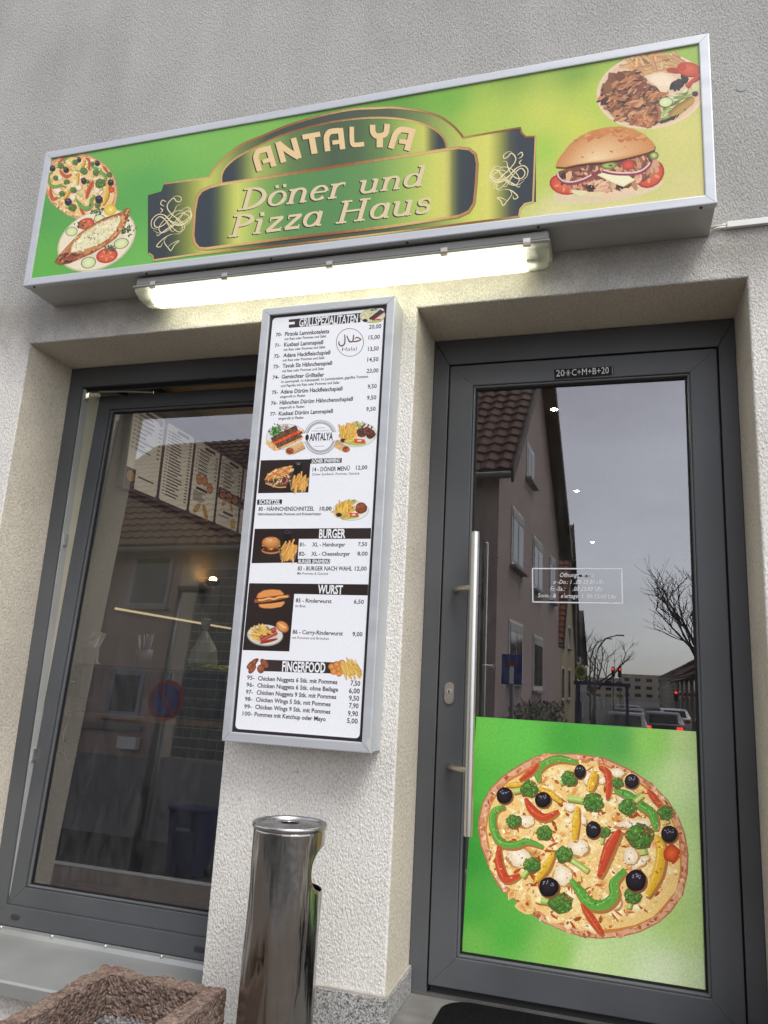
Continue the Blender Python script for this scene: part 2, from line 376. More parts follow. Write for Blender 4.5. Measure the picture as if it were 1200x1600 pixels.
# granite plinth strip beside the door
def granite():
    m, nt, out = new_mat('granite'); L = nt.links
    p = N(nt, 'ShaderNodeBsdfPrincipled'); L.new(p.outputs[0], out.inputs['Surface']); p.inputs['Roughness'].default_value = 0.55
    tc = N(nt, 'ShaderNodeTexCoord')
    v = N(nt, 'ShaderNodeTexVoronoi'); v.inputs['Scale'].default_value = 270; L.new(tc.outputs['Object'], v.inputs['Vector'])
    bw = N(nt, 'ShaderNodeSeparateColor'); L.new(v.outputs['Color'], bw.inputs[0])
    cr = N(nt, 'ShaderNodeValToRGB'); e = cr.color_ramp; e.interpolation = 'CONSTANT'
    e.elements[0].position = 0; e.elements[0].color = (0.09, 0.09, 0.088, 1); e.elements[1].position = 0.2; e.elements[1].color = (0.22, 0.215, 0.20, 1)
    for pos, c in ((0.45, .36), (0.65, .48), (0.85, .30)):
        k = e.elements.new(pos); k.color = (c, c*.98, c*.94, 1)
    L.new(bw.outputs[0], cr.inputs[0]); L.new(cr.outputs[0], p.inputs['Base Color']); MATS['granite'] = m
granite()
mat('step_stone', (0.15, 0.145, 0.135), rough=0.8, var=0.2, vscale=14, bump=0.25, bscale=260)
mat('mortar', (0.36, 0.34, 0.30), rough=0.95, var=0.15, vscale=20, bump=0.4, bscale=180)
B(box('plinth_stone', -0.34, 0.011, -0.016, -0.001, GZ+.002, 0.183, MATS['granite'], bevel=.002))
B(box('plinth_stone', 0.0015, 0.014, 0.0005, 0.275, 0.107, 0.183, MATS['granite'], bevel=.002))
B(box('mortar_joint', -0.34, 0.008, -0.012, -0.0005, 0.1835, 0.190, MATS['mortar']))
B(box('mortar_joint', 0.001, 0.011, 0.001, 0.278, 0.1835, 0.190, MATS['mortar']))
B(box('plinth_stone', -0.98, -0.346, -0.014, -0.001, GZ+.002, 0.035, MATS['granite'], bevel=.002))
B(box('plinth_stone', 1.09, 2.0, -0.016, -0.001, GZ+.002, 0.183, MATS['granite'], bevel=.002))
B(box('door_step', -0.03, 1.13, -0.022, 0.43, GZ+.002, 0.1045, MATS['step_stone'], bevel=.006))
B(box('door_step', -0.03, 1.13, -0.34, -0.024, GZ+.002, -0.022, MATS['step_stone'], bevel=.006))

def mitred(name, x0, x1, z0, z1, w, y0, y1, material, parent, wt=None, wb=None, gap=.0005, bev=.003, xf=None):
    """four mitred frame members round the rectangle; face towards -y at y0"""
    wt = wt or w; wb = wb or w
    o_ = [(x0, z0), (x1, z0), (x1, z1), (x0, z1)]; i_ = [(x0+w, z0+wb), (x1-w, z0+wb), (x1-w, z1-wt), (x0+w, z1-wt)]
    res = []
    for k in range(4):
        a, b, c, d = o_[k], o_[(k+1) % 4], i_[(k+1) % 4], i_[k]
        t = Vector((b[0]-a[0], b[1]-a[1])).normalized()*gap
        pts = [(a[0]+t.x, y0, a[1]+t.y), (b[0]-t.x, y0, b[1]-t.y), (c[0]-t.x, y0, c[1]-t.y), (d[0]+t.x, y0, d[1]+t.y)]
        bm = bmesh.new(); bm_prism(bm, pts, (0, y1-y0, 0))
        if bev:
            es = [e for e in bm.edges if all(abs(q.co.y-y0) < 1e-6 for q in e.verts)]
            long_ = [e for e in es if abs((e.verts[0].co-e.verts[1].co).normalized().dot(Vector((t.x, 0, t.y)).normalized())) > .99]
            bmesh.ops.bevel(bm, geom=long_, offset=bev, segments=2, affect='EDGES', profile=.6)
        if xf:
            bm.transform(xf)
        o = bm_obj(name, bm, material); res.append(o)
        if parent: o.parent = parent
    return res

# ------------------------------------------------------------------ entrance door
AN = MATS['anthracite']; AL = MATS['anthracite_light']
door = B(box('entrance_door', DX0+.002, DX1-.002, YD+.068, YD+.09, 0.106, 2.446, MATS['gasket']))
# cut the middle out of this backing by building it as a ring instead
door.data.clear_geometry()
_bm = bmesh.new()
for (a, b, c, d) in ((DX0+.002, DX0+.06, 0.106, 2.446), (DX1-.06, DX1-.002, 0.106, 2.446), (DX0+.06, DX1-.06, 2.35, 2.446)):
    bm_box(_bm, a, b, YD+.05, YD+.09, c, d)
_bm.to_mesh(door.data); _bm.free()
door['label'] = 'anthracite framed glass entrance door with long steel bar handle'
LX0, LX1, LZ0, LZ1 = 0.0691, 1.036, 0.138, 2.3353
GX0, GX1, GZ0, GZ1 = 0.173, 0.933, 0.2433, 2.2375
def jamb(x0, x1, z0, z1, cut):
    return None
# fixed outer frame: two jambs and a head, mitred at the top
for pts in ([(DX0+.001, 0.109), (LX0-.006, 0.109), (LX0-.006, LZ1+.008), (DX0+.001, WT-.002)],
            [(DX1-.001, 0.109), (LX1+.006, 0.109), (LX1+.006, LZ1+.008), (DX1-.001, WT-.002)],
            [(DX0+.0015, WT-.0018), (LX0-.0055, LZ1+.0083), (LX1+.0055, LZ1+.0083), (DX1-.0015, WT-.0018)]):
    bm = bmesh.new(); bm_prism(bm, [(q[0], YD, q[1]) for q in pts], (0, .07, 0))
    es = [e for e in bm.edges if all(abs(q.co.y-YD) < 1e-6 for q in e.verts)]
    bmesh.ops.bevel(bm, geom=es, offset=.003, segments=2, affect='EDGES', profile=.6)
    o = bm_obj('frame_member', bm, AN, door)
box('frame_packer', DX0+.016, LX0-.008, YD+.002, YD+.05, 0.1046, 0.1088, MATS['cream_pvc'], door)
# leaf of four mitred profiles, 4 mm back from the frame face, dark shadow gap behind
box('rebate_seal', LX0-.012, LX0-.0008, YD+.018, YD+.05, 0.12, LZ1+.01, MATS['gasket'], door)
box('rebate_seal', LX1+.0008, LX1+.012, YD+.018, YD+.05, 0.12, LZ1+.01, MATS['gasket'], door)
box('rebate_seal', LX0-.01, LX1+.01, YD+.018, YD+.05, LZ1+.0008, LZ1+.012, MATS['gasket'], door)
mitred('leaf_profile', LX0, LX1, LZ0, LZ1, GX0-LX0-.012, YD-.002, YD+.06, AN, door, wt=LZ1-GZ1-.012, wb=GZ0-LZ0-.012)
mitred('glazing_bead', GX0-.0125, GX1+.0125, GZ0-.0125, GZ1+.0125, .0095, YD+.004, YD+.024, AL, door, bev=.006)
mitred('glazing_seal', GX0-.0035, GX1+.0035, GZ0-.0035, GZ1+.0035, .007, YD+.017, YD+.027, MATS['gasket'], door, bev=0)
box('bottom_seal', LX0+.004, LX1-.004, YD+.01, YD+.04, 0.114, LZ0-.001, MATS['black'], door)
box('threshold_rail', DX0+.004, DX1-.004, YD-.004, YD+.055, 0.1047, 0.114, mat('thresh', (0.20, 0.20, 0.19), rough=.4, metal=.7), door)
YG = 0.3092
dg = box('glass_pane', GX0-.004, GX1+.004, YG, YG+.004, GZ0-.004, GZ1+.004, MATS['pane_glass'], door)
# keep only the outward sheet of the pane: one reflecting face
me = dg.data; bm = bmesh.new(); bm.from_mesh(me)
bmesh.ops.delete(bm, geom=[f for f in bm.faces if f.normal.y > -.5], context='FACES'); bm.to_mesh(me); bm.free()
# bar handle with two slanting brackets
HB_X, HB_Y = 0.2, 0.205
bm = bmesh.new()
bm_tube(bm, [(HB_X+.003, HB_Y, 0.626), (HB_X+.003, HB_Y, 0.628), (HB_X, HB_Y, 1.652), (HB_X, HB_Y, 1.654)], [.0135, .015, .015, .0135], 20)
hb = bm_obj('pull_handle', bm, MATS['steel'], door); smooth_auto(hb, 35)
for z in (1.453, 0.835):
    bm = bmesh.new()
    bm_tube(bm, [(.120, YD-.002, z), (.121, YD-.010, z), (.128, YD-.03, z), (.150, YD-.055, z), (.180, HB_Y+.004, z), (HB_X, HB_Y, z)], [.0125, .0115, .010, .010, .0105, .010], 14)
    smooth_auto(bm_obj('handle_bracket', bm, MATS['nickel'], door), 40)
def rounded(cx, cz, w, h, r, n=6):
    pts = []
    for (sx, sz, a0) in ((1, 1, 0), (-1, 1, 90), (-1, -1, 180), (1, -1, 270)):
        for k in range(n+1):
            a = R_(a0+90*k/n); pts.append((cx+sx*(w/2-r)+r*math.cos(a), cz+sz*(h/2-r)+r*math.sin(a)))
    return pts
bm = bmesh.new(); bm_prism(bm, [(x, YD-.010, z) for x, z in rounded(.109, 1.083, .034, .076, .0165)], (0, .0085, 0))
bmesh.ops.bevel(bm, geom=[e for e in bm.edges if all(q.co.y < YD-.009 for q in e.verts)], offset=.003, segments=2, affect='EDGES')
bm_obj('lock_plate', bm, MATS['nickel'], door)
bm = bmesh.new(); bm_prism(bm, [(x, YD-.0135, z) for x, z in rounded(.109, 1.090, .018, .018, .0088)] , (0, .004, 0)); bm_obj('lock_cylinder', bm, MATS['steel'], door)
bm = bmesh.new(); bm_prism(bm, [(x, YD-.0139, z) for x, z in rounded(.109, 1.088, .004, .012, .0018)], (0, .0006, 0)); bm_obj('keyhole', bm, MATS['black'], door)
# door knob of the inner side seen through the pane
tube('inner_handle', [(.212, YG+.05, 1.185), (.245, YG+.05, 1.185), (.26, YG+.05, 1.185)], [.006, .006, .012], MATS['nickel'], door)

# ------------------------------------------------------------------ window
TILT = R_(3.1); PIV = (0, 0.285, 0.165)
XF = Matrix.Translation(PIV) @ Matrix.Rotation(-TILT, 4, 'X') @ Matrix.Translation((-PIV[0], -PIV[1], -PIV[2]))
mat('seal_grey', (.36, .36, .34), rough=.5)
win = B(bm_obj('window', (lambda b_: (bm_box(b_, WX0+.06, WX0+.072, YW+.05, YW+.13, .17, 2.37), b_)[1])(bmesh.new()), MATS['cream_pvc']))
win['label'] = 'tall anthracite framed shop window tilted inwards at the top'
mitred('frame_member', WX0+.001, WX1-.001, 0.092, WT-.002, .070, YW, YW+.075, AN, win, wt=.0925, wb=.074)
box('frame_seal', WX0+.0712, WX0+.0745, YW+.012, YW+.05, .168, 2.354, MATS['seal_grey'], win)
box('frame_seal', WX0+.0712, WX1-.0712, YW+.012, YW+.05, 2.350, 2.3535, MATS['gasket'], win)
for z in (1.62, 0.71, 2.30):
    box('hinge_fitting', WX0+.073, WX0+.081, YW+.02, YW+.04, z, z+.05, MATS['steel'], win, bevel=.002)
SX0, SX1, SZ0_, SZ1_ = -1.6525, -0.684, 0.166, 2.359
mitred('sash_profile', SX0, SX1, SZ0_, SZ1_, .068, .281, .345, AN, win, xf=XF)
mitred('sash_bead', SX0+.0685, SX1-.0685, SZ0_+.0685, SZ1_-.0685, .010, .289, .31, AL, win, xf=XF, bev=.006)
mitred('sash_seal', SX0+.077, SX1-.077, SZ0_+.077, SZ1_-.077, .007, .299, .309, MATS['gasket'], win, bev=0, xf=XF)
bm = bmesh.new()
_q = [bm.verts.new(XF @ Vector(c)) for c in ((SX0+.075, .305, SZ0_+.075), (SX1-.075, .305, SZ0_+.075), (SX1-.075, .305, SZ1_-.075), (SX0+.075, .305, SZ1_-.075))]
bm.faces.new(_q); bm_obj('glass_pane', bm, MATS['pane_glass'], win, recalc=False)
# inner cream edge of sash profile and stay arm
bm = bmesh.new(); bm_box(bm, SX0-.0004, SX0+.006, .3455, .36, SZ0_+.01, SZ1_-.002); bm.transform(XF); bm_obj('sash_inner_edge', bm, MATS['cream_pvc'], win)
bm = bmesh.new(); bm_tube(bm, [(-1.60, .33, 2.352), (-1.45, .365, 2.356), (-1.36, .40, 2.36)], .005, 8); bm_obj('tilt_stay', bm, MATS['nickel'], win)
for x in (-1.648, -0.83):
    bm = bmesh.new(); bm_prism(bm, [(q[0], YW-.004, q[1]) for q in rounded(x+.05, .128, .040, .017, .006, 4)], (0, .0038, 0))
    bmesh.ops.bevel(bm, geom=[e for e in bm.edges if all(q.co.y < YW-.0035 for q in e.verts)], offset=.0015, segments=1, affect='EDGES')
    bm_obj('drain_cap', bm, MATS['dark_plastic'], win)
# sill: folded sheet sloping outwards, upstand with screws against the frame
prof = [(YW-.0015, .091), (YW-.0015, .080), (YW-.012, .066), (.12, .055), (-.045, .043), (-.052, .037), (-.053, -.002), (-.049, -.002), (-.048, .034), (.12, .050), (YW-.010, .060), (YW-.0005, .074)]
bm = bmesh.new(); bm_prism(bm, [(WX0+.002, y, z) for y, z in prof], (WX1-WX0-.004, 0, 0))
sill = B(bm_obj('window_sill', bm, MATS['sill_metal']))
for i in range(5):
    x = -1.655+i*.242
    bm = bmesh.new(); bmesh.ops.create_uvsphere(bm, u_segments=10, v_segments=6, radius=.006, matrix=Matrix.Translation((x, YW-.0025, .084)))
    bm_obj('screw', bm, MATS['steel'], sill, smooth=True)
# ================================================================== flat prints (lettering, pictures)
def px_ray(u, v):
    return C_FW + C_R*((u-600)/F_PX) - C_U*((v-800)/F_PX)
def on_plane(y):
    """photo position -> (x, z) on the vertical print plane at depth y (author's tracing aid)"""
    def f(u, v):
        d = px_ray(u, v); t = (y-CAM[1])/d[1]; q = CAM + t*d
        return (q[0], q[2])
    return f
def crop(x0, y0, s):
    return lambda X, Y: (x0+X/s, y0+Y/s)

class Print:
    """collects flat coloured shapes; overlapping ones get their own hair-thin layer"""
    EPS = 1.2e-5
    def __init__(s, y, x0, x1, z0, z1, cell=.004):
        s.y = y; s.V = []; s.F = []; s.C = []; s.x0 = x0; s.z0 = z0; s.cell = cell
        s.H = np.zeros((int((x1-x0)/cell)+2, int((z1-z0)/cell)+2), np.int32)
        s.map = on_plane(y); s.tr = lambda X, Y: (X, Y)
    def px(s, X, Y):
        return s.map(*s.tr(X, Y))
    def raw(s, P, faces, cols, layer=None):
        xs = [q[0] for q in P]; zs = [q[1] for q in P]
        i0 = max(0, int((min(xs)-s.x0)/s.cell)); i1 = max(i0, int((max(xs)-s.x0)/s.cell))+1
        j0 = max(0, int((min(zs)-s.z0)/s.cell)); j1 = max(j0, int((max(zs)-s.z0)/s.cell))+1
        blk = s.H[i0:i1, j0:j1]
        L = (int(blk.max()) if blk.size else 0)+1
        s.H[i0:i1, j0:j1] = L
        k = len(s.V); y = s.y-L*s.EPS
        s.V.extend((q[0], y, q[1]) for q in P); s.F.extend(tuple(k+i for i in f) for f in faces)
        if isinstance(cols, tuple): cols = [cols]*len(P)
        s.C.extend(cols)
    def poly(s, pts, col):
        P = [s.px(*q) for q in pts]; s.raw(P, [tuple(range(len(P)))], lin(col))
    def ell(s, cx, cy, rx, ry, col, rot=0, n=14, jit=0.0, a0=0, a1=360):
        pts = []; ca, sa = math.cos(R_(rot)), math.sin(R_(rot)); full = (a1-a0) >= 360
        for k in range(n if full else n+1):
            a = R_(a0+(a1-a0)*k/n); j = 1+rnd.uniform(-jit, jit); x = rx*math.cos(a)*j; y = ry*math.sin(a)*j
            pts.append((cx+x*ca-y*sa, cy+x*sa+y*ca))
        s.poly(pts, col)
    def shaded(s, cx, cy, rx, ry, c_in, c_out, rot=0, n=20, off=(0, 0), jit=0.0):
        """disc with a radial colour change"""
        ca, sa = math.cos(R_(rot)), math.sin(R_(rot)); P = [s.px(cx+off[0], cy+off[1])]; C = [lin(c_in)]; F = []
        rings = 4
        cin = np.array(lin(c_in)); cout = np.array(lin(c_out))
        jj = [1+rnd.uniform(-jit, jit) for _ in range(n)]
        for r in range(1, rings+1):
            f = r/rings
            for k in range(n):
                a = 2*math.pi*k/n; x = rx*f*math.cos(a)*jj[k]; y = ry*f*math.sin(a)*jj[k]
                P.append(s.px(cx+off[0]*(1-f)+x*ca-y*sa, cy+off[1]*(1-f)+x*sa+y*ca)); C.append(tuple(cin*(1-f**1.5)+cout*f**1.5))
        for k in range(n): F.append((0, 1+k, 1+(k+1) % n))
        for r in range(rings-1):
            for k in range(n):
                a = 1+r*n; b = a+n; F.append((a+k, b+k, b+(k+1) % n, a+(k+1) % n))
        s.raw(P, F, C)
    def line(s, pts, w, col, col2=None, smooth=True, taper=0.0, n=None):
        """ribbon; w number or list; col across-centre colour, optional col2 on one edge"""
        p = np.array(pts, float)
        ws = np.array(w if isinstance(w, (list, tuple)) else [w]*len(p), float)
        if smooth and len(p) > 2:
            m = n or 4*(len(p)-1); q = []; wq = []
            for i in range(len(p)-1):
                a = p[max(i-1, 0)]; b = p[i]; c = p[i+1]; d = p[min(i+2, len(p)-1)]
                for k in range(4):
                    t = k/4; q.append(.5*((2*b)+(c-a)*t+(2*a-5*b+4*c-d)*t*t+(-a+3*b-3*c+d)*t**3)); wq.append(ws[i]*(1-t)+ws[i+1]*t)
            q.append(p[-1]); wq.append(ws[-1]); p = np.array(q); ws = np.array(wq)
        if taper: 
            tt = np.linspace(0, 1, len(p)); ws = ws*(1-taper*np.abs(2*tt-1)**3)
        d = np.gradient(p, axis=0); d /= (np.linalg.norm(d, axis=1, keepdims=True)+1e-9); nn = np.stack([-d[:, 1], d[:, 0]], 1)
        A = p+nn*ws[:, None]/2; Bp = p-nn*ws[:, None]/2
        P = []; C = []; c1 = lin(col); c2 = lin(col2) if col2 else c1
        for a, b in zip(A, Bp):
            P.append(s.px(*a)); C.append(c1); P.append(s.px(*((a+b)/2))); C.append(c1); P.append(s.px(*b)); C.append(c2)
        F = []
        for i in range(len(p)-1):
            k = 3*i; F += [(k, k+1, k+4, k+3), (k+1, k+2, k+5, k+4)]
        s.raw(P, F, C)
    def strip(s, top, bot, ramp, n=70):
        """fill between two chains given as functions of horizontal position, coloured by a ramp"""
        xa = max(top[0][0], bot[0][0]); xb = min(top[-1][0], bot[-1][0])
        xs = np.unique(np.concatenate([np.linspace(xa, xb, n), [q[0] for q in top if xa <= q[0] <= xb], [q[0] for q in bot if xa <= q[0] <= xb]]))
        ty = np.interp(xs, [q[0] for q in top], [q[1] for q in top]); by = np.interp(xs, [q[0] for q in bot], [q[1] for q in bot])
        rx = [r[0] for r in ramp]; rc = np.array([lin(r[1]) for r in ramp])
        P = []; C = []; F = []
        for i, x in enumerate(xs):
            c = tuple(np.interp(x, rx, rc[:, k]) for k in range(3)); P += [s.px(x, ty[i]), s.px(x, by[i])]; C += [c, c]
            if i: k = 2*i; F.append((k-2, k-1, k+1, k))
        s.raw(P, F, C)
    def field(s, quad, samples, nu=50, nv=20, power=2.6):
        """smooth colour field over a quad from scattered colour samples"""
        q = [np.array(v, float) for v in quad]; sp = np.array([a[:2] for a in samples], float); sc = np.array([lin(a[2]) for a in samples])
        P = []; C = []; F = []
        for j in range(nv+1):
            for i in range(nu+1):
                u, v = i/nu, j/nv; pt = q[0]*(1-u)*(1-v)+q[1]*u*(1-v)+q[2]*u*v+q[3]*(1-u)*v
                w = 1/(((sp-pt)**2).sum(1)+60)**(power/2); C.append(tuple((w[:, None]*sc).sum(0)/w.sum())); P.append(s.px(*pt))
        for j in range(nv):
            for i in range(nu):
                k = j*(nu+1)+i; F.append((k, k+1, k+nu+2, k+nu+1))
        s.raw(P, F, C)
    def text(s, string, p0, p1, h, col, bold=0.0, shear=0.0, res=2):
        """fit a string between two baseline points; h = capital height in the same units"""
        A = np.array(s.px(*p0)); Bq = np.array(s.px(*p1)); H = abs(s.px(p0[0], p0[1]-h)[1]-A[1])
        tv, tf, w = glyphs(string, bold, res)
        ex = (Bq-A); W = np.linalg.norm(ex); ex = ex/W; ez = np.array([-ex[1], ex[0]])
        P = [A+ex*((x-w[0])/(w[1]-w[0])*W + shear*H*(y/CAPH))+ez*(y/CAPH*H) for x, y in tv]
        s.raw([tuple(q) for q in P], tf, lin(col))
    def flush(s, name, mat_, parent):
        if not s.V: return None
        o = s.build(name, mat_, None); s.V = []; s.F = []; s.C = []
        attach(o, parent); return o
    def build(s, name, mat_, parent, dy=0.0):
        o = mesh_obj(name, s.V, s.F, mat_, parent)
        at = o.data.color_attributes.new('Col', 'FLOAT_COLOR', 'POINT')
        at.data.foreach_set('color', np.array([(c[0], c[1], c[2], 1.0) for c in s.C], np.float32).ravel())
        return o

_gc = {}
def glyphs(string, bold, res):
    k = (string, bold, res)
    if k in _gc: return _gc[k]
    cu = bpy.data.curves.new('t', 'FONT'); cu.body = string; cu.size = 1.0; cu.resolution_u = res; cu.offset = bold
    cu.dimensions = '2D'; cu.fill_mode = 'FRONT'
    ob = bpy.data.objects.new('t', cu); COL.objects.link(ob)
    dg_ = bpy.context.evaluated_depsgraph_get(); me = bpy.data.meshes.new_from_object(ob.evaluated_get(dg_))
    tv = [(v.co.x, v.co.y) for v in me.vertices]; tf = [tuple(p.vertices) for p in me.polygons]
    xs = [v[0] for v in tv] or [0, 1]
    bpy.data.objects.remove(ob); bpy.data.curves.remove(cu); bpy.data.meshes.remove(me)
    _gc[k] = (tv, tf, (min(xs), max(xs))); return _gc[k]
_t = glyphs('H', 0.0, 2); CAPH = max(v[1] for v in _t[0])

def vary(c, d=14):
    k = rnd.uniform(-d, d); return tuple(max(0, min(255, v+k+rnd.uniform(-d/3, d/3))) for v in c)
WHITE = (226, 228, 230)

# ---- food drawn from many small shapes -------------------------------------------------
def inside(poly, x, y):
    r = False; j = len(poly)-1
    for i in range(len(poly)):
        xi, yi = poly[i]; xj, yj = poly[j]
        if (yi > y) != (yj > y) and x < (xj-xi)*(y-yi)/(yj-yi)+xi: r = not r
        j = i
    return r
def broccoli(P, x, y, r, stalk=None):
    if stalk:
        P.line([(x+4, y+6), ((x+stalk[0])/2+4, (y+stalk[1])/2+6), (stalk[0]+4, stalk[1]+6)], [r*1.0, r*.6, r*.66], (150, 112, 60)); P.line([(x, y), ((x+stalk[0])/2, (y+stalk[1])/2), stalk], [r*1.0, r*.58, r*.64], (186, 208, 112), (132, 168, 66))
        for k in range(5): t = rnd.uniform(.1, .9); P.line([(x+(stalk[0]-x)*t*.4+rnd.uniform(-4, 4), y+(stalk[1]-y)*t*.4), (x+(stalk[0]-x)*min(1, t+.3)+rnd.uniform(-4, 4), y+(stalk[1]-y)*min(1, t+.3))], r*.07, vary((206, 222, 146), 10), smooth=False)
    subs = [(x+r*.5*math.cos(a_), y+r*.42*math.sin(a_), r*rnd.uniform(.45, .66)) for a_ in (rnd.uniform(0, 1), 1.7, 3.1, rnd.uniform(4, 5))]
    P.ell(x+3, y+5, r*1.06, r*.98, (120, 92, 48), n=14, jit=.16)
    for sx_, sy_, sr_ in subs: P.shaded(sx_, sy_, sr_, sr_*.9, (104, 152, 64), (50, 92, 38), n=12, off=(-sr_*.2, -sr_*.3), jit=.16)
    for k in range(80):
        a = rnd.uniform(0, 6.28); q = r*1.06*math.sqrt(rnd.random()); d = q/r
        c = (78, 130, 52) if rnd.random() < .4 else ((38, 80, 34) if rnd.random() < .4+.3*(y+q*math.sin(a) > y) else (140, 182, 84))
        P.ell(x+q*math.cos(a), y+q*math.sin(a)*.9, r*rnd.uniform(.04, .11), r*rnd.uniform(.04, .10), vary(c, 14), n=5, jit=.3)
def olive(P, x, y, rx, ry):
    rx *= .9; ry *= .9
    P.ell(x+rx*.12, y+ry*.16, rx*1.08, ry*1.06, (128, 84, 48), n=16)
    P.shaded(x, y, rx, ry, (44, 36, 44), (10, 8, 12), n=18, off=(-rx*.2, -ry*.25), jit=.03)
    for k in range(9):
        a = rnd.uniform(-2.6, -.4); q = rnd.uniform(.25, .72)
        P.ell(x+rx*q*math.cos(a), y+ry*q*math.sin(a), rx*.13, ry*.05, vary((150, 150, 165), 30), rot=rnd.uniform(0, 180), n=5)
def pepper(P, pts, w, col, dark, lite):
    P.line([(a+w*.12, b+w*.2) for a, b in pts], [w*.85]+[w*1.1]*(len(pts)-2)+[w*.85], (172, 116, 62), taper=.5)
    mid = tuple((a*.55+b*.45) for a, b in zip(col, dark)); P.line(pts, [w*.55]+[w*rnd.uniform(.78, 1.0) for _ in pts[1:-1]]+[w*.6], col, mid, taper=.4)
    P.line([(a-w*.2, b-w*.12) for a, b in pts], w*.1, tuple(a*.6+b*.4 for a, b in zip(lite, col)), taper=.95)
    for k in range(int(5*len(pts))):
        i = rnd.randrange(len(pts)-1); t = rnd.random(); x = pts[i][0]*(1-t)+pts[i+1][0]*t; y = pts[i][1]*(1-t)+pts[i+1][1]*t
        P.ell(x+rnd.uniform(-.3, .3)*w, y+rnd.uniform(-.3, .3)*w, w*rnd.uniform(.05, .2), w*rnd.uniform(.03, .08), vary(rnd.choice([dark, col, lite]), 14), rot=rnd.uniform(0, 180), n=6)
PIZZA = [(415,258),(540,260),(650,275),(760,325),(850,385),(915,450),(960,520),(990,600),(1003,680),(1000,760),(980,850),(930,920),(880,965),(800,1005),(720,1025),(640,1032),(560,1025),(480,1000),(400,965),(330,915),(270,865),(220,830),(185,770),(160,710),(135,640),(125,570),(128,520),(145,460),(180,400),(230,350),(300,305),(360,272)]
def pizza(P, detail=1.0, pale=0.0):
    def cc(c):
        return tuple(v*(1-pale)+(235, 205, 170)[i]*pale for i, v in enumerate(c))
    cx, cy = 565, 645
    def ring(f, col, j=0.0):
        P.poly([(cx+(x-cx)*(f+rnd.uniform(-j, j)), cy+(y-cy)*(f+rnd.uniform(-j, j))) for x, y in PIZZA], cc(col))
    ring(1.0, (176, 112, 72)); ring(.985, (222, 166, 132), .006)
    for k in range(int(420*detail)):
        i = rnd.randrange(len(PIZZA)); x, y = PIZZA[i]; x2, y2 = PIZZA[(i+1) % len(PIZZA)]; t = rnd.random(); f = rnd.uniform(.90, .985)
        P.ell(cx+(x+(x2-x)*t-cx)*f, cy+(y+(y2-y)*t-cy)*f, rnd.uniform(4, 16), rnd.uniform(3, 9), vary(cc(rnd.choice([(226, 176, 140), (190, 118, 76), (216, 152, 104), (232, 194, 160), (168, 92, 54), (206, 140, 100)])), 10), rot=rnd.uniform(0, 180), n=8, jit=.2)
    ring(.935, (204, 128, 62), .012); ring(.915, (238, 202, 128), .015)
    pool = [(244, 222, 156), (250, 236, 190), (236, 200, 116), (222, 160, 76), (206, 124, 54), (246, 214, 128), (255, 246, 214), (232, 180, 96), (252, 232, 176), (240, 206, 140)]
    for k in range(int(420*detail)):
        a = rnd.uniform(0, 6.28); q = math.sqrt(rnd.random())*.9; P.shaded(cx+420*q*math.cos(a), cy+368*q*math.sin(a), rnd.uniform(14, 44), rnd.uniform(10, 30), vary(cc(rnd.choice([(246, 222, 156), (252, 238, 192), (236, 188, 112), (248, 228, 168), (214, 140, 70), (254, 244, 212)])), 8), cc((240, 208, 138)), rot=rnd.uniform(0, 180), n=9, jit=.25)
    for k in range(int(900*detail)):
        a = rnd.uniform(0, 6.28); q = math.sqrt(rnd.random()); x = cx+425*q*math.cos(a); y = cy+372*q*math.sin(a)
        xx = cx+(x-cx)/.9; yy = cy+(y-cy)/.9
        if not inside(PIZZA, xx, yy): continue
        w = rnd.uniform(2, 10); P.ell(x, y, w, w*rnd.uniform(.25, .8), vary(cc(rnd.choice(pool)), 12), rot=rnd.uniform(0, 180), n=7, jit=.3)
    for k in range(int(150*detail)):
        a = rnd.uniform(0, 6.28); q = rnd.uniform(.3, 1); x = cx+400*q*math.cos(a); y = cy+345*q*math.sin(a)
        if inside(PIZZA, x, y): P.ell(x, y, rnd.uniform(6, 26), rnd.uniform(3, 8), vary(cc((178, 84, 30)), 18), rot=rnd.uniform(0, 180), n=7, jit=.35)
    for x, y, rx, ry, ro in [(300,690,62,44,20),(545,650,42,40,0),(475,765,42,46,0),(740,440,42,34,-15),(775,552,85,18,-4),(508,482,26,18,10),(800,712,46,18,-35),(760,685,32,40,10),(580,362,18,32,8),(702,340,32,20,10),(562,535,16,24,-20),(320,540,40,28,0),(640,370,20,16,0),(700,880,22,34,10),(880,720,24,60,0)]:
        P.ell(x+4, y+6, rx*1.03, ry*1.05, cc((190, 138, 80)), ro, n=14, jit=.14); P.shaded(x, y, rx*.95, ry*.95, cc((250, 240, 216)), cc((228, 206, 166)), ro, n=14, jit=.16)
    for k in range(int(520*detail)):
        a = rnd.uniform(0, 6.28); q = math.sqrt(rnd.random()); P.ell(cx+395*q*math.cos(a), cy+345*q*math.sin(a), rnd.uniform(2, 7), rnd.uniform(1.5, 4), vary(cc(rnd.choice([(250, 236, 196), (236, 206, 140), (222, 168, 96), (255, 248, 226), (196, 124, 64)])), 12), rot=rnd.uniform(0, 180), n=5, jit=.3)
    G, GD, GL = (98, 166, 66), (52, 120, 42), (160, 206, 116)
    Rr, RD, RL = (202, 76, 44), (160, 46, 26), (232, 140, 104)
    Y, YD_, YL = (228, 182, 50), (184, 130, 34), (250, 226, 140)
    for pts, w in [([(615,335),(600,375),(592,415)],42),([(540,480),(532,550),(528,625)],34),([(440,672),(405,735),(366,790)],40),([(868,600),(888,660),(872,760),(828,855)],50),([(240,392),(285,388),(330,380)],24),([(372,402),(425,425),(474,462)],30)]: pepper(P, pts, w, Y, YD_, YL)
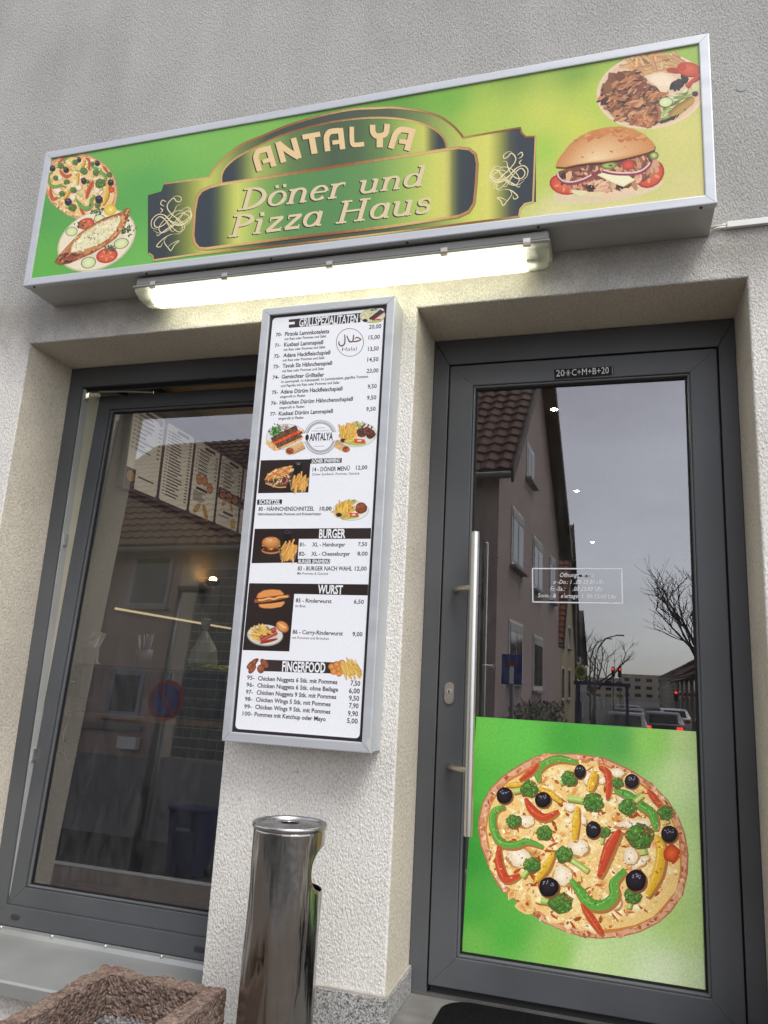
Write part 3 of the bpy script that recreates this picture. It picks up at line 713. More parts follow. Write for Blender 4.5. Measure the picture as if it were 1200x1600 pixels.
    for pts, w in [([(382,378),(372,335),(412,295),(470,280),(542,298)],34),([(238,480),(194,500),(186,560),(218,628),(280,640),(330,625),(396,648)],34),([(690,410),(745,430),(800,470),(846,505),(862,545),(866,578)],40),([(512,784),(548,830),(590,882),(650,890),(692,850),(690,800),(738,742)],48)]: pepper(P, pts, w, G, GD, GL)
    for pts, w in [([(376,303),(342,338),(298,372)],26),([(628,314),(662,336),(670,390),(664,452)],30),([(322,446),(350,492),(402,526),(462,498)],36),([(832,410),(858,442),(886,482)],30),([(718,578),(672,650),(630,775)],50),([(212,645),(212,715),(242,782),(300,764)],38),([(556,886),(598,948),(646,1016)],34)]: pepper(P, pts, w, Rr, RD, RL)
    P.shaded(930, 676, 34, 38, (226, 106, 50), (178, 44, 22), n=16, jit=.12)
    for x, y, r, st in [(505,362,34,(465,385)),(338,405,36,(272,418)),(604,462,42,(498,445)),(750,482,38,(810,430)),(906,505,32,(915,550)),(272,540,30,None),(402,588,32,None),(800,602,56,(815,680)),(348,722,34,(310,775)),(482,678,36,(585,750)),(470,882,46,(386,872)),(768,850,36,(752,905)),(652,585,24,(640,635)),(706,380,24,None)]:
        broccoli(P, x, y, r, st)
    for x, y, rx, ry in [(550,335,26,33),(765,375,33,34),(235,434,37,38),(395,452,37,36),(605,577,35,40),(922,595,38,40),(420,816,46,46),(783,788,47,51)]: olive(P, x, y, rx, ry)
    for k in range(int(120*detail)):
        a = rnd.uniform(0, 6.28); q = math.sqrt(rnd.random()); x = cx+380*q*math.cos(a); y = cy+330*q*math.sin(a)
        P.ell(x, y, rnd.uniform(2, 4.5), rnd.uniform(1.2, 2.2), vary((70, 84, 34), 20), rot=rnd.uniform(0, 180), n=5)

def fries(P, pts, n, ln, w, base=(232, 186, 92), spread=50, ang=-60):
    """pile of fries scattered over polygon pts"""
    xs = [q[0] for q in pts]; ys = [q[1] for q in pts]; k = 0; t = 0
    P.poly(pts, tuple(v*.66 for v in base))
    while k < n and t < n*20:
        t += 1; x = rnd.uniform(min(xs), max(xs)); y = rnd.uniform(min(ys), max(ys))
        if not inside(pts, x, y): continue
        k += 1; a = R_(ang+rnd.uniform(-spread, spread)); L = ln*rnd.uniform(.6, 1.1)/2; dx, dy = math.cos(a)*L, math.sin(a)*L
        c = vary(base, 16); P.line([(x-dx, y-dy), (x+dx, y+dy)], w*rnd.uniform(.8, 1.2), c, tuple(v*.74 for v in c), smooth=False)
def shards(P, pts, n, lo, hi, pool, ratio=(.25, .6), ang=None, jit=.35):
    xs = [q[0] for q in pts]; ys = [q[1] for q in pts]; k = 0; t = 0
    while k < n and t < n*20:
        t += 1; x = rnd.uniform(min(xs), max(xs)); y = rnd.uniform(min(ys), max(ys))
        if not inside(pts, x, y): continue
        k += 1; w = rnd.uniform(lo, hi); P.ell(x, y, w, w*rnd.uniform(*ratio), vary(rnd.choice(pool), 12), rot=rnd.uniform(0, 180) if ang is None else ang+rnd.uniform(-30, 30), n=7, jit=jit)
def eposts(cx, cy, rx, ry, rot=0, n=18):
    ca, sa = math.cos(R_(rot)), math.sin(R_(rot)); return [(cx+rx*math.cos(6.2832*k/n)*ca-ry*math.sin(6.2832*k/n)*sa, cy+rx*math.cos(6.2832*k/n)*sa+ry*math.sin(6.2832*k/n)*ca) for k in range(n)]
def tomato(P, x, y, rx, ry, rot=0):
    P.ell(x, y, rx, ry, (176, 48, 30), rot, n=16); P.shaded(x, y, rx*.88, ry*.88, (226, 110, 70), (206, 70, 44), rot, n=16)
    for k in range(5):
        a = k*1.256+.4; P.ell(x+rx*.5*math.cos(a), y+ry*.5*math.sin(a), rx*.18, ry*.12, (232, 150, 96), rot=math.degrees(a), n=7)
def cucumber(P, x, y, rx, ry, rot=0):
    P.ell(x, y, rx, ry, (92, 122, 52), rot, n=16); P.shaded(x, y, rx*.88, ry*.88, (232, 234, 186), (206, 218, 150), rot, n=16)
def herb(P, x, y, r, n=22):
    for k in range(n): P.ell(x+rnd.gauss(0, r*.5), y+rnd.gauss(0, r*.4), r*rnd.uniform(.1, .28), r*rnd.uniform(.08, .16), vary((52, 92, 40), 20), rot=rnd.uniform(0, 180), n=6, jit=.3)
MEAT = [(150, 92, 52), (186, 124, 78), (120, 66, 36), (206, 150, 104), (96, 52, 32), (168, 104, 62), (72, 42, 30)]

# ---- main shop sign ---------------------------------------------------------------------
S_X0, S_X1, S_Z0, S_Z1, S_Y = -1.6263, 0.9947, 2.6091, 3.2357, -0.1854
sign_ = empty('shop_sign', (-0.3158, -0.0, 2.6091)); menu_ = empty('menu_box', (-0.3085, 0.0, 0.8924))
PS = Print(S_Y+.006, S_X0, S_X1, S_Z0, S_Z1)
PS.field([(77, 242.5), (1099, 59), (1107, 311.5), (42, 439)],
         [(100,250,(120,185,80)),(200,230,(112,180,76)),(300,200,(126,190,82)),(150,330,(84,162,72)),(225,300,(88,168,74)),(60,410,(92,176,62)),(230,420,(110,185,80)),(60,330,(80,160,66)),(400,180,(128,188,80)),(500,165,(106,172,74)),(620,160,(102,160,58)),(700,150,(118,178,58)),(760,190,(182,204,78)),(850,180,(202,212,88)),(900,110,(126,166,58)),(800,110,(134,172,62)),(900,200,(206,214,82)),(850,235,(166,206,72)),(1000,85,(146,182,78)),(1090,78,(156,188,80)),(930,150,(184,206,76)),(1060,210,(216,210,122)),(870,330,(226,216,152)),(1080,300,(216,206,132)),(960,330,(222,212,142)),(845,280,(190,206,90)),(900,250,(206,208,96))], nu=60, nv=18)
PS.flush('sign_panel', MATS['print_sign'], sign_)
# pizza at the left end, the same picture as on the door
_z1 = crop(0, 200, 2.667)
PS.tr = lambda X, Y: _z1(335+(X-565)*.353, 245+(Y-645)*.364)
pizza(PS, detail=.45, pale=.10)
PS.flush('printed_pizza', MATS['print_sign'], sign_)
# cheese boat on a plate
PS.tr = crop(60, 290, 4.615)
PS.ell(420, 395, 300, 205, (206, 196, 160), rot=-27, n=36); PS.ell(420, 392, 288, 196, (240, 226, 196), rot=-27, n=36)
PS.ell(430, 400, 205, 130, (230, 214, 184), rot=-27, n=30)
herb(PS, 415, 195, 46, 30); PS.shaded(518, 176, 46, 40, (244, 220, 104), (214, 178, 56), -15); PS.ell(520, 175, 30, 25, (238, 206, 80), -15); PS.ell(520, 175, 12, 10, (250, 236, 160))
tomato(PS, 345, 275, 62, 40, -15); herb(PS, 312, 275, 40, 26); cucumber(PS, 240, 332, 44, 34, -10); cucumber(PS, 440, 238, 40, 30, -10)
herb(PS, 630, 320, 52, 44); cucumber(PS, 598, 418, 56, 38, -15); tomato(PS, 495, 505, 80, 54, -14); herb(PS, 515, 455, 44, 30); cucumber(PS, 362, 556, 56, 42, -15)
_boat = [(115, 552), (150, 500), (215, 430), (290, 350), (380, 285), (470, 235), (560, 205), (600, 190), (640, 160), (662, 172), (655, 220), (620, 300), (560, 380), (480, 440), (390, 490), (300, 530), (220, 565), (150, 572)]
PS.poly(_boat, (150, 84, 44))
_in = [(385+(x-385)*.93, 380+(y-380)*.9) for x, y in _boat]; PS.poly(_in, (200, 136, 76))
shards(PS, _in, 120, 8, 26, [(214, 150, 84), (186, 112, 58), (150, 78, 40), (226, 176, 112), (120, 60, 36)], ang=-38)
_ch = [(235, 480), (250, 425), (330, 345), (420, 285), (510, 245), (585, 225), (590, 260), (540, 345), (470, 405), (380, 445), (300, 470)]
PS.poly([(400+(x-400)*1.06, 350+(y-350)*1.07) for x, y in _ch], (206, 150, 92)); PS.poly(_ch, (236, 228, 184))
shards(PS, _ch, 130, 6, 20, [(246, 240, 206), (226, 214, 160), (238, 226, 180), (216, 206, 150)])
for k in range(60):
    x, y = rnd.uniform(250, 585), rnd.uniform(230, 475)
    if inside(_ch, x, y): PS.ell(x, y, rnd.uniform(3, 9), rnd.uniform(2, 4), vary((74, 104, 48), 20), rot=rnd.uniform(0, 180), n=5)
herb(PS, 378, 378, 24, 14)
shards(PS, [(120, 552), (180, 490), (250, 490), (330, 500), (300, 525), (160, 568)], 40, 8, 24, [(110, 52, 28), (84, 40, 26), (166, 88, 44)], ang=-20)
shards(PS, [(590, 280), (610, 210), (650, 175), (650, 215), (620, 280)], 22, 7, 18, [(196, 124, 62), (140, 74, 36), (226, 172, 104)], ang=-50)
PS.flush('printed_cheese_boat', MATS['print_sign'], sign_)
# doner plate, right end
PS.tr = crop(930, 70, 6.667)
PS.ell(585, 480, 575, 395, (236, 206, 170), rot=-8, n=44); PS.ell(585, 480, 540, 368, (228, 196, 160), rot=-8, n=40)
fries(PS, [(330, 240), (400, 150), (560, 90), (760, 100), (900, 160), (880, 250), (720, 300), (540, 310), (420, 320)], 70, 190, 32, (222, 172, 116), 60, 40)
_mp = [(40, 560), (80, 430), (150, 330), (300, 270), (450, 285), (540, 400), (720, 480), (740, 530), (650, 640), (680, 760), (560, 870), (420, 830), (250, 780), (100, 660)]
PS.poly(_mp, (122, 76, 48)); shards(PS, _mp, 330, 16, 66, [(150, 96, 62), (186, 130, 88), (206, 150, 108), (122, 74, 46), (84, 52, 38), (168, 108, 70), (196, 128, 80)], ratio=(.18, .42), ang=-28)
shards(PS, _mp, 26, 12, 34, [(52, 38, 34), (64, 44, 36)], ang=-20)
for x, y in [(180, 340), (120, 450), (260, 330), (500, 780)]: PS.ell(x, y, 60, 46, vary((126, 76, 46), 12), rot=rnd.uniform(0, 90), n=12, jit=.2)
PS.ell(510, 790, 118, 66, (176, 108, 62), rot=8, n=18, jit=.1); shards(PS, eposts(510, 790, 100, 52), 26, 10, 30, [(206, 142, 92), (140, 80, 44)])
PS.poly([(515, 330), (600, 300), (700, 285), (790, 310), (845, 370), (835, 430), (780, 460), (740, 498), (680, 490), (640, 440), (560, 390)], (238, 214, 178)); PS.ell(690, 375, 110, 56, (244, 224, 192), rot=12, n=18, jit=.06)
shards(PS, [(840, 330), (970, 350), (960, 420), (840, 480), (790, 470)], 26, 16, 44, [(52, 34, 40), (72, 44, 50), (40, 44, 36)])
PS.ell(820, 270, 80, 26, (178, 62, 40), rot=8); PS.shaded(975, 258, 128, 76, (214, 104, 72), (186, 64, 42), rot=10, off=(-20, -20)); PS.ell(905, 235, 46, 40, (196, 66, 46))
PS.line([(1085, 330), (1020, 380), (955, 440)], 50, (196, 76, 52), (150, 40, 30)); PS.ell(1050, 440, 52, 46, (214, 206, 150), rot=-30)
shards(PS, [(800, 520), (1000, 480), (1060, 520), (960, 600), (820, 700), (700, 790), (660, 760), (740, 640)], 60, 16, 60, [(150, 168, 84), (206, 212, 150), (108, 130, 60), (226, 222, 180)], ratio=(.15, .4), ang=-30)
cucumber(PS, 735, 600, 76, 54, -8); PS.line([(780, 755), (860, 680), (1000, 580), (1030, 555)], [60, 100, 76, 20], (186, 148, 74), (128, 96, 40)); PS.line([(650, 800), (670, 720), (640, 620)], 36, (176, 112, 72), (120, 70, 44))
PS.ell(1040, 512, 34, 26, (70, 44, 50)); shards(PS, [(660, 800), (760, 770), (860, 740), (960, 660), (900, 700), (760, 810)], 16, 12, 34, [(46, 54, 34), (60, 70, 40)], ang=-30)
PS.flush('printed_meat_plate', MATS['print_sign'], sign_)
# doner sandwich
PS.tr = crop(850, 190, 6.0)
PS.ell(600, 640, 520, 110, (226, 206, 166), rot=-8, n=30)
tomato(PS, 190, 590, 142, 96, 12); tomato(PS, 990, 490, 150, 124, -40)
PS.poly([(230, 660), (420, 700), (560, 720), (760, 690), (900, 620), (840, 600), (500, 640), (300, 640)], (226, 190, 150)); PS.poly([(240, 640), (330, 700), (480, 725), (640, 715), (800, 680), (880, 630), (700, 600), (400, 620)], (236, 206, 166))
_sm = [(130, 470), (300, 410), (560, 380), (850, 320), (1040, 300), (1060, 420), (1000, 520), (850, 600), (640, 640), (450, 660), (300, 640), (150, 560)]
PS.poly(_sm, (124, 70, 46)); shards(PS, _sm, 170, 18, 60, [(186, 126, 88), (206, 146, 108), (150, 90, 60), (122, 68, 44), (222, 172, 134), (80, 46, 36)], ratio=(.3, .6))
PS.poly([(255, 640), (400, 650), (410, 690), (330, 700), (270, 670)], (232, 222, 170)); PS.ell(490, 690, 80, 22, (226, 214, 160), rot=-8)
PS.poly([(395, 575), (520, 545), (680, 590), (660, 640), (560, 660), (440, 640)], (222, 176, 140)); shards(PS, eposts(540, 600, 120, 40), 24, 12, 30, [(236, 196, 160), (196, 140, 104)])
shards(PS, [(420, 600), (480, 600), (460, 640), (400, 650)], 8, 10, 26, [(60, 36, 30)]); shards(PS, [(680, 600), (760, 610), (740, 630), (660, 640)], 8, 10, 26, [(60, 36, 30)])
PS.poly([(495, 500), (560, 475), (790, 505), (855, 548), (745, 612), (640, 575)], (238, 228, 176)); PS.poly([(520, 500), (565, 482), (780, 512), (835, 545), (745, 595), (650, 562)], (244, 238, 196))
PS.line([(135, 480), (140, 520), (180, 565), (260, 578), (360, 555), (450, 510), (530, 462)], 34, (150, 54, 74), (110, 30, 50)); PS.line([(128, 480), (138, 520), (182, 556), (260, 566), (358, 542), (445, 500)], 14, (232, 196, 190))
PS.line([(545, 462), (640, 485), (760, 492), (890, 480), (960, 440), (1000, 395)], 32, (150, 54, 74), (110, 30, 50)); PS.line([(555, 452), (640, 474), (760, 482), (885, 470), (955, 430), (992, 390)], 14, (236, 206, 196))
PS.ell(610, 412, 74, 34, (122, 138, 58), rot=-4); PS.ell(610, 412, 54, 20, (176, 184, 96), rot=-4); PS.ell(625, 412, 22, 10, (86, 96, 40))
PS.shaded(790, 410, 62, 46, (222, 90, 66), (176, 52, 36), n=16, jit=.1); PS.ell(1030, 318, 46, 40, (108, 124, 52)); PS.ell(1030, 318, 30, 26, (170, 178, 92)); PS.ell(1030, 318, 14, 12, (214, 214, 150))
_bun = [(110, 425), (125, 370), (165, 310), (240, 215), (340, 135), (450, 85), (580, 55), (720, 45), (840, 70), (940, 120), (1010, 180), (1042, 225), (1035, 265), (960, 295), (850, 325), (700, 360), (560, 380), (430, 390), (310, 405), (200, 430)]
PS.poly([(x+6, y+12) for x, y in _bun], (96, 56, 36)); PS.poly(_bun, (226, 182, 124))
def bun_shade(P, outline, cx, cy, top, bot, rows=14):
    for k in range(rows):
        f = 1-k/rows*.95; c = tuple(top[i]*(1-k/rows)+bot[i]*k/rows for i in range(3))
        P.poly([(cx+(x-cx)*f, cy+(y-cy)*f) for x, y in outline], c)
bun_shade(PS, _bun, 470, 365, (206, 138, 76), (244, 216, 166))
shards(PS, [(320, 170), (480, 90), (720, 60), (900, 120), (980, 200), (860, 180), (640, 130), (440, 170)], 90, 10, 40, [(206, 130, 66), (196, 116, 56), (222, 156, 92), (214, 142, 78)], ang=-10)
for x, y, r in [(720, 180, 30), (630, 285, 16), (455, 290, 10), (360, 335, 14), (760, 240, 10), (690, 90, 34), (300, 180, 20)]: PS.ell(x, y, r, r*.5, (196, 112, 62), rot=10, n=10, jit=.2)

PS.flush('printed_sandwich', MATS['print_sign'], sign_)
# plaque of the sign
PS.tr = crop(0, 0, 1)
_tL = [(232, 305), (238, 301), (249, 300), (256, 293), (257, 287)]
top = [(231, 305), (252, 299), (256, 288), (257.5, 286), (326, 277.5), (350, 247.5), (375, 227.5), (410, 212.5), (450, 196), (500, 181), (550, 171), (587, 169.5), (610, 168), (635, 170), (660, 174), (685, 181), (710, 197.5), (724, 215), (813, 199), (815, 208), (822, 214), (837.5, 213.5)]
bot = [(224, 396), (233, 396), (239, 401), (239.5, 408), (300, 398.5), (450, 383), (560, 370), (811, 338.5), (813, 327), (820, 319), (833, 316), (837.5, 315.8)]
ramp_o = [(224,(48,58,60)),(258,(48,58,60)),(272,(72,84,56)),(292,(128,140,62)),(322,(204,206,92)),(340,(176,190,84)),(372,(120,136,66)),(420,(66,76,62)),(470,(62,72,60)),(540,(72,82,66)),(610,(84,96,66)),(660,(120,140,74)),(700,(166,182,84)),(740,(210,214,96)),(764,(220,216,104)),(780,(156,160,70)),(795,(76,84,62)),(808,(46,56,62)),(838,(44,54,62))]
PS.strip(top, bot, ramp_o, 90)
GOLD, GOLD_D = (222, 186, 118), (150, 92, 46)
def goldline(pts, w=3.2, seed=0):
    p = [np.array(q, float) for q in pts]
    for i in range(len(p)-1):
        k = .5+.5*math.sin(seed+p[i][0]*.021); k2 = .5+.5*math.sin(seed+p[i+1][0]*.021); c = tuple(GOLD[j]*k+GOLD_D[j]*(1-k) for j in range(3))
        d = p[i+1]-p[i]; n_ = max(1, int(np.linalg.norm(d)/14))
        for q in range(n_):
            a = p[i]+d*q/n_; b = p[i]+d*(q+1)/n_; kk = .5+.5*math.sin(seed+a[0]*.021); c = tuple(GOLD[j]*kk+GOLD_D[j]*(1-kk) for j in range(3))
            e = d/(np.linalg.norm(d)+1e-9)*.4; PS.line([tuple(a-e), tuple(b+e)], w, c, tuple(v*.86 for v in c), smooth=False)
def cat(pts, k=5):
    p = np.array(pts, float); out = []
    for i in range(len(p)-1):
        a = p[max(i-1, 0)]; b = p[i]; c = p[i+1]; d = p[min(i+2, len(p)-1)]
        for j in range(k):
            t = j/k; out.append(tuple(.5*((2*b)+(c-a)*t+(2*a-5*b+4*c-d)*t*t+(-a+3*b-3*c+d)*t**3)))
    return out+[tuple(p[-1])]
_arch = [(326, 277.5), (336, 262), (350, 247.5), (375, 227.5), (410, 212.5), (450, 196), (500, 181), (550, 171), (587, 169), (610, 168), (635, 170), (660, 174), (685, 181), (705, 194), (718, 207), (724, 215)]
goldline([(257, 287), (326, 277.5)], 2.6, 1.0); goldline(cat(_arch, 3), 3.4, 2.0); goldline([(724, 215), (813, 199.5), (815, 208), (822, 214), (837, 213.5)], 2.8, .5); goldline([(837, 213.5), (833, 316)], 3.0, 2.2)
goldline([(833, 316), (820, 319), (813, 327), (811, 338.5)], 2.8, 3.2); goldline([(811, 338.5), (560, 370), (450, 383), (300, 398.5), (240, 407)], 3.0, 1.8); goldline([(240, 408), (239, 400), (233, 396)], 2.2, 4)
# inner arch panel
ia = cat([(346, 286.5), (346, 275), (352, 262), (370, 246), (400, 230), (440, 211.5), (500, 194.5), (550, 186.5), (590, 184), (625, 186), (655, 192), (680, 203), (694, 217), (698, 232)], 3)
ib = [(346, 286.5), (400, 279), (500, 265), (640, 241), (698, 232)]
ramp_i = [(346,(48,56,62)),(366,(52,60,62)),(378,(92,104,62)),(400,(176,188,92)),(420,(150,170,84)),(455,(96,128,70)),(520,(72,92,62)),(560,(78,104,64)),(600,(106,140,70)),(640,(176,194,90)),(662,(206,206,96)),(674,(110,116,62)),(684,(50,58,60)),(698,(44,52,60))]
PS.strip([q for q in ia if q[0] >= 346], ib, ramp_i, 60); goldline(ia, 3.0, 1.2)
# inner rounded rectangle
it = cat([(301, 372), (303, 345), (308, 310), (315, 299), (328, 293), (345, 289), (450, 272.5), (600, 249), (716, 231.5), (733, 233), (743, 241), (746, 255), (744, 290), (741, 318), (733, 331), (716, 338)], 3)
rt = [(301.5, 340), (304, 320), (308, 308), (315, 298), (328, 292), (345, 288), (450, 272), (600, 248.5), (716, 231), (733, 233), (742, 241), (745.5, 256)]
rb = [(301.5, 372), (304, 380), (312, 388), (322, 388), (450, 372), (600, 355), (716, 338), (733, 331), (741, 318), (745.5, 290)]
ramp_r = [(301,(48,58,64)),(330,(48,58,64)),(341,(86,98,60)),(356,(160,174,80)),(370,(212,216,104)),(386,(186,202,96)),(410,(136,174,84)),(450,(92,144,78)),(520,(88,140,78)),(580,(104,152,80)),(640,(166,194,88)),(680,(210,212,98)),(698,(214,210,104)),(708,(110,116,66)),(718,(52,62,62)),(745,(42,52,62))]
PS.strip(rt, rb, ramp_r, 70)
_loop = [(322, 389), (311, 388), (304, 380), (301.5, 368), (304, 330), (308, 308), (315, 298), (328, 292), (345, 288), (450, 272), (600, 248.5), (716, 231), (733, 233), (743, 241), (746, 256), (744, 290), (741, 318), (733, 331), (716, 338.5), (600, 355.5), (450, 372.5), (322, 389)]
goldline(_loop, 4.6, .3)
# flourishes
def flourish(tr, flip, k):
    PS.tr = tr; c0 = (238, 222, 170)
    def q(pts, w=9):
        PS.line([(x*flip, y) for x, y in pts], w, c0, taper=.8)
    q([(-20, -180), (10, -190), (45, -170), (40, -140), (10, -150), (-10, -175), (-40, -150), (-50, -110), (-20, -60), (40, 0), (80, 60), (70, 110), (20, 110)], k)
    q([(50, -120), (20, -110), (10, -80), (-10, -30), (-60, 30), (-110, 40), (-130, 0), (-100, -40), (-60, -20), (-20, 40), (10, 90), (40, 70)], k)
    q([(100, -80), (130, -30), (110, 30), (60, 50), (0, 20), (-50, -40), (-110, -60), (-150, -20), (-140, 40), (-90, 60)], k)
    q([(40, -60), (100, -90), (130, -50), (130, 0), (80, 40), (20, 40), (-40, 70), (-90, 110), (-100, 90)], k)
    q([(-100, -110), (-80, -90), (-95, -70)], k); q([(20, 110), (-20, 120), (-60, 150), (-90, 190), (-60, 200), (-50, 170)], k); q([(-20, 120), (-40, 160), (0, 220), (20, 240), (40, 200), (70, 170), (30, 180), (-10, 210)], k)
    q([(90, -20), (60, -70), (0, -60), (-60, -10), (-90, 50), (-60, 90), (0, 60), (50, 0), (90, -60), (120, -40)], k*.8); q([(-130, 60), (-80, 90), (-20, 60), (60, -30), (110, -60), (140, -20), (120, 40), (60, 80)], k*.8); q([(-40, -90), (0, -40), (60, 10), (100, 70), (60, 100), (10, 60), (-40, 0), (-80, -30)], k*.8)
    q([(-60, -150), (-90, -170), (-100, -140), (-70, -120)], k); q([(0, -20), (60, -50), (120, -10), (60, 30), (0, 10), (-60, -40)], k)
flourish(lambda X, Y: crop(60, 290, 4.615)(965+X-Y*.12, 250+Y*.92-X*.12), 1, 6.5)
flourish(lambda X, Y: crop(560, 140, 4)(935+X*.82-Y*.06, 535+Y*.78-X*.12), -1, 8)
PS.flush('printed_plaque', MATS['print_sign'], sign_)
# slab italic lettering, drawn stroke by stroke
def arc(cx, cy, rx, ry, a0, a1, thick, thin, n=12):
    pts = []; ws = []
    for k in range(n+1):
        a = R_(a0+(a1-a0)*k/n); pts.append((cx+rx*math.cos(a), cy+ry*math.sin(a))); ws.append(thin+(thick-thin)*abs(math.cos(a))**1.4)
    return pts, ws
T_, t_ = .115, .05
def st(x, y0, y1, w=T_): return ([(x, y0), (x, y1)], [w, w])
def sf(x, y, w=.2): return ([(x-w/2, y), (x+w/2, y)], [.05, .05])
SER = {
 'D': (.66, [st(.14, 0, .72), arc(.16, .36, .40, .335, -90, 90, .13, .05), sf(.1, .025, .24), sf(.1, .695, .24)]),
 'o': (.50, [arc(.25, .25, .185, .225, 0, 360, T_, .05, 18)]),
 'n': (.56, [st(.12, 0, .47), arc(.27, .34, .145, .135, 175, 0, T_, .06), st(.415, 0, .35), sf(.12, .025, .19), sf(.44, .025, .17), sf(.08, .465, .15)]),
 'e': (.48, [arc(.24, .25, .175, .225, 8, 318, T_, .05, 16), ([(.1, .275), (.41, .275)], [.05, .05])]),
 'r': (.42, [st(.12, 0, .47), arc(.29, .33, .16, .145, 170, 60, .09, .06), ([(.345, .43), (.36, .43)], [.11, .11]), sf(.13, .025, .22), sf(.08, .465, .15)]),
 'u': (.58, [st(.12, .13, .49), arc(.27, .155, .15, .13, 180, 350, T_, .06), st(.42, 0, .49), sf(.08, .47, .15), sf(.38, .47, .13), sf(.46, .025, .14)]),
 'd': (.56, [arc(.24, .25, .175, .225, 0, 360, T_, .05, 18), st(.42, 0, .76), sf(.38, .735, .15), sf(.46, .025, .14)]),
 'P': (.58, [st(.14, 0, .72), arc(.16, .52, .32, .175, -90, 90, .125, .05), sf(.13, .025, .27), sf(.1, .695, .22)]),
 'i': (.30, [st(.13, 0, .47), ([(.08, .645), (.18, .645)], [.11, .11]), sf(.13, .025, .2), sf(.09, .465, .15)]),
 'z': (.46, [([(.07, .455), (.40, .455)], [.065, .065]), ([(.37, .44), (.08, .05)], [.09, .09]), ([(.06, .04), (.42, .04)], [.08, .08]), st(.085, .36, .46, .04), st(.40, .02, .13, .04)]),
 'a': (.54, [arc(.24, .25, .175, .225, 0, 360, T_, .05, 18), st(.415, .02, .49), sf(.46, .025, .12)]),
 'H': (.80, [st(.15, 0, .72), st(.60, 0, .72), ([(.15, .37), (.6, .37)], [.055, .055]), sf(.15, .025, .26), sf(.15, .695, .26), sf(.60, .025, .26), sf(.60, .695, .26)]),
 's': (.42, [arc(.21, .37, .125, .10, 20, 270, .10, .055), arc(.21, .14, .14, .125, 90, -160, .11, .055), st(.335, .33, .44, .04), st(.075, .06, .18, .04)]),
}
def serif_word(word, p0, p1, h, shear=.30):
    PS.tr = crop(0, 0, 1); adv = sum(SER['o' if c == 'ö' else c][0] for c in word)
    ex = (np.array(p1, float)-np.array(p0, float)); W = np.linalg.norm(ex); ex /= W; s_ = W/adv; hs = h/.72
    def place(ch, x0, dx, dy, col):
        for pts, ws in SER['o' if ch == 'ö' else ch][1] + ([([(.12, .645), (.20, .645)], [.09, .09]), ([(.31, .645), (.39, .645)], [.09, .09])] if ch == 'ö' else []):
            q = []
            for x, y in pts:
                b = np.array(p0)+ex*((x0+x)*s_+shear*y*hs)+np.array([0, -1])*y*hs; q.append((b[0]+dx, b[1]+dy))
            PS.line(q, [w*(s_+hs)/2 for w in ws], col, smooth=False)
    for col, dx, dy in (((34, 34, 30), -1.9, 1.7), ((40, 40, 34), -1.0, .9), ((226, 206, 164), 0, 0)):
        x0 = 0
        for ch in word:
            place(ch, x0, dx, dy, col); x0 += SER['o' if ch == 'ö' else ch][0]
serif_word('Döner', (373, 329), (537, 308), 33); serif_word('und', (557, 304), (661, 290), 30)
serif_word('Pizza', (357, 371), (503, 352), 33); serif_word('Haus', (523, 350), (672, 332), 34)
PS.flush('lettering', MATS['print_sign'], sign_)
# curved name: rounded heavy capitals
w_ = .26
DECO = {'A': [([(.13, 0), (.13, .45), (.16, .68), (.30, .85), (.5, .88), (.80, .87)], w_), ([(.86, .98), (.86, .0)], w_), ([(.4, .36), (.86, .36)], .2)],
        'N': [([(.13, 0), (.13, 1)], w_), ([(.13, .95), (.45, .5), (.86, .05)], w_), ([(.86, 0), (.86, 1)], w_)],
        'T': [([(0, .87), (1, .87)], w_), ([(.5, .9), (.5, 0)], w_+.06)], 'L': [([(.2, 1), (.16, .4), (.22, .16), (.5, .12), (.95, .12)], w_)],
        'Y': [([(.13, 1), (.15, .7), (.3, .52), (.55, .5), (.8, .6), (.87, 1)], w_), ([(.5, .55), (.5, 0)], w_+.04)]}
def deco(ch, p0, p1, h, lean=0.0):
    p0 = np.array(p0, float); p1 = np.array(p1, float); ex = p1-p0; up = np.array([ex[1], -ex[0]])/np.linalg.norm(ex)*h + ex*lean; sc = (np.linalg.norm(ex)*.62+h*.38)
    for col, dx, dy in (((36, 36, 30), -1.8, 1.2), ((40, 38, 32), -.9, .6), ((236, 204, 150), 0, 0)):
        for pts, w in DECO[ch]:
            PS.line([tuple(p0+ex*x+up*y+np.array([dx, dy])) for x, y in pts], w*sc, col, smooth=len(pts) > 2)
_A = crop(300, 150, 4); _Bc = crop(560, 140, 4); PS.tr = crop(0, 0, 1)
deco('A', _A(408, 476), _A(530, 436), 34, .02); deco('N', _A(556, 420), _A(688, 386), 33, -.02); deco('T', _A(712, 372), _A(822, 352), 33); deco('A', _A(832, 348), _A(960, 331), 34, .02)
deco('L', _A(988, 327), _A(1082, 316), 33, .08); deco('Y', _Bc(72, 366), _Bc(196, 358), 36, .08); deco('A', _Bc(186, 366), _Bc(322, 384), 36, .16)
PS.flush('lettering', MATS['print_sign'], sign_)
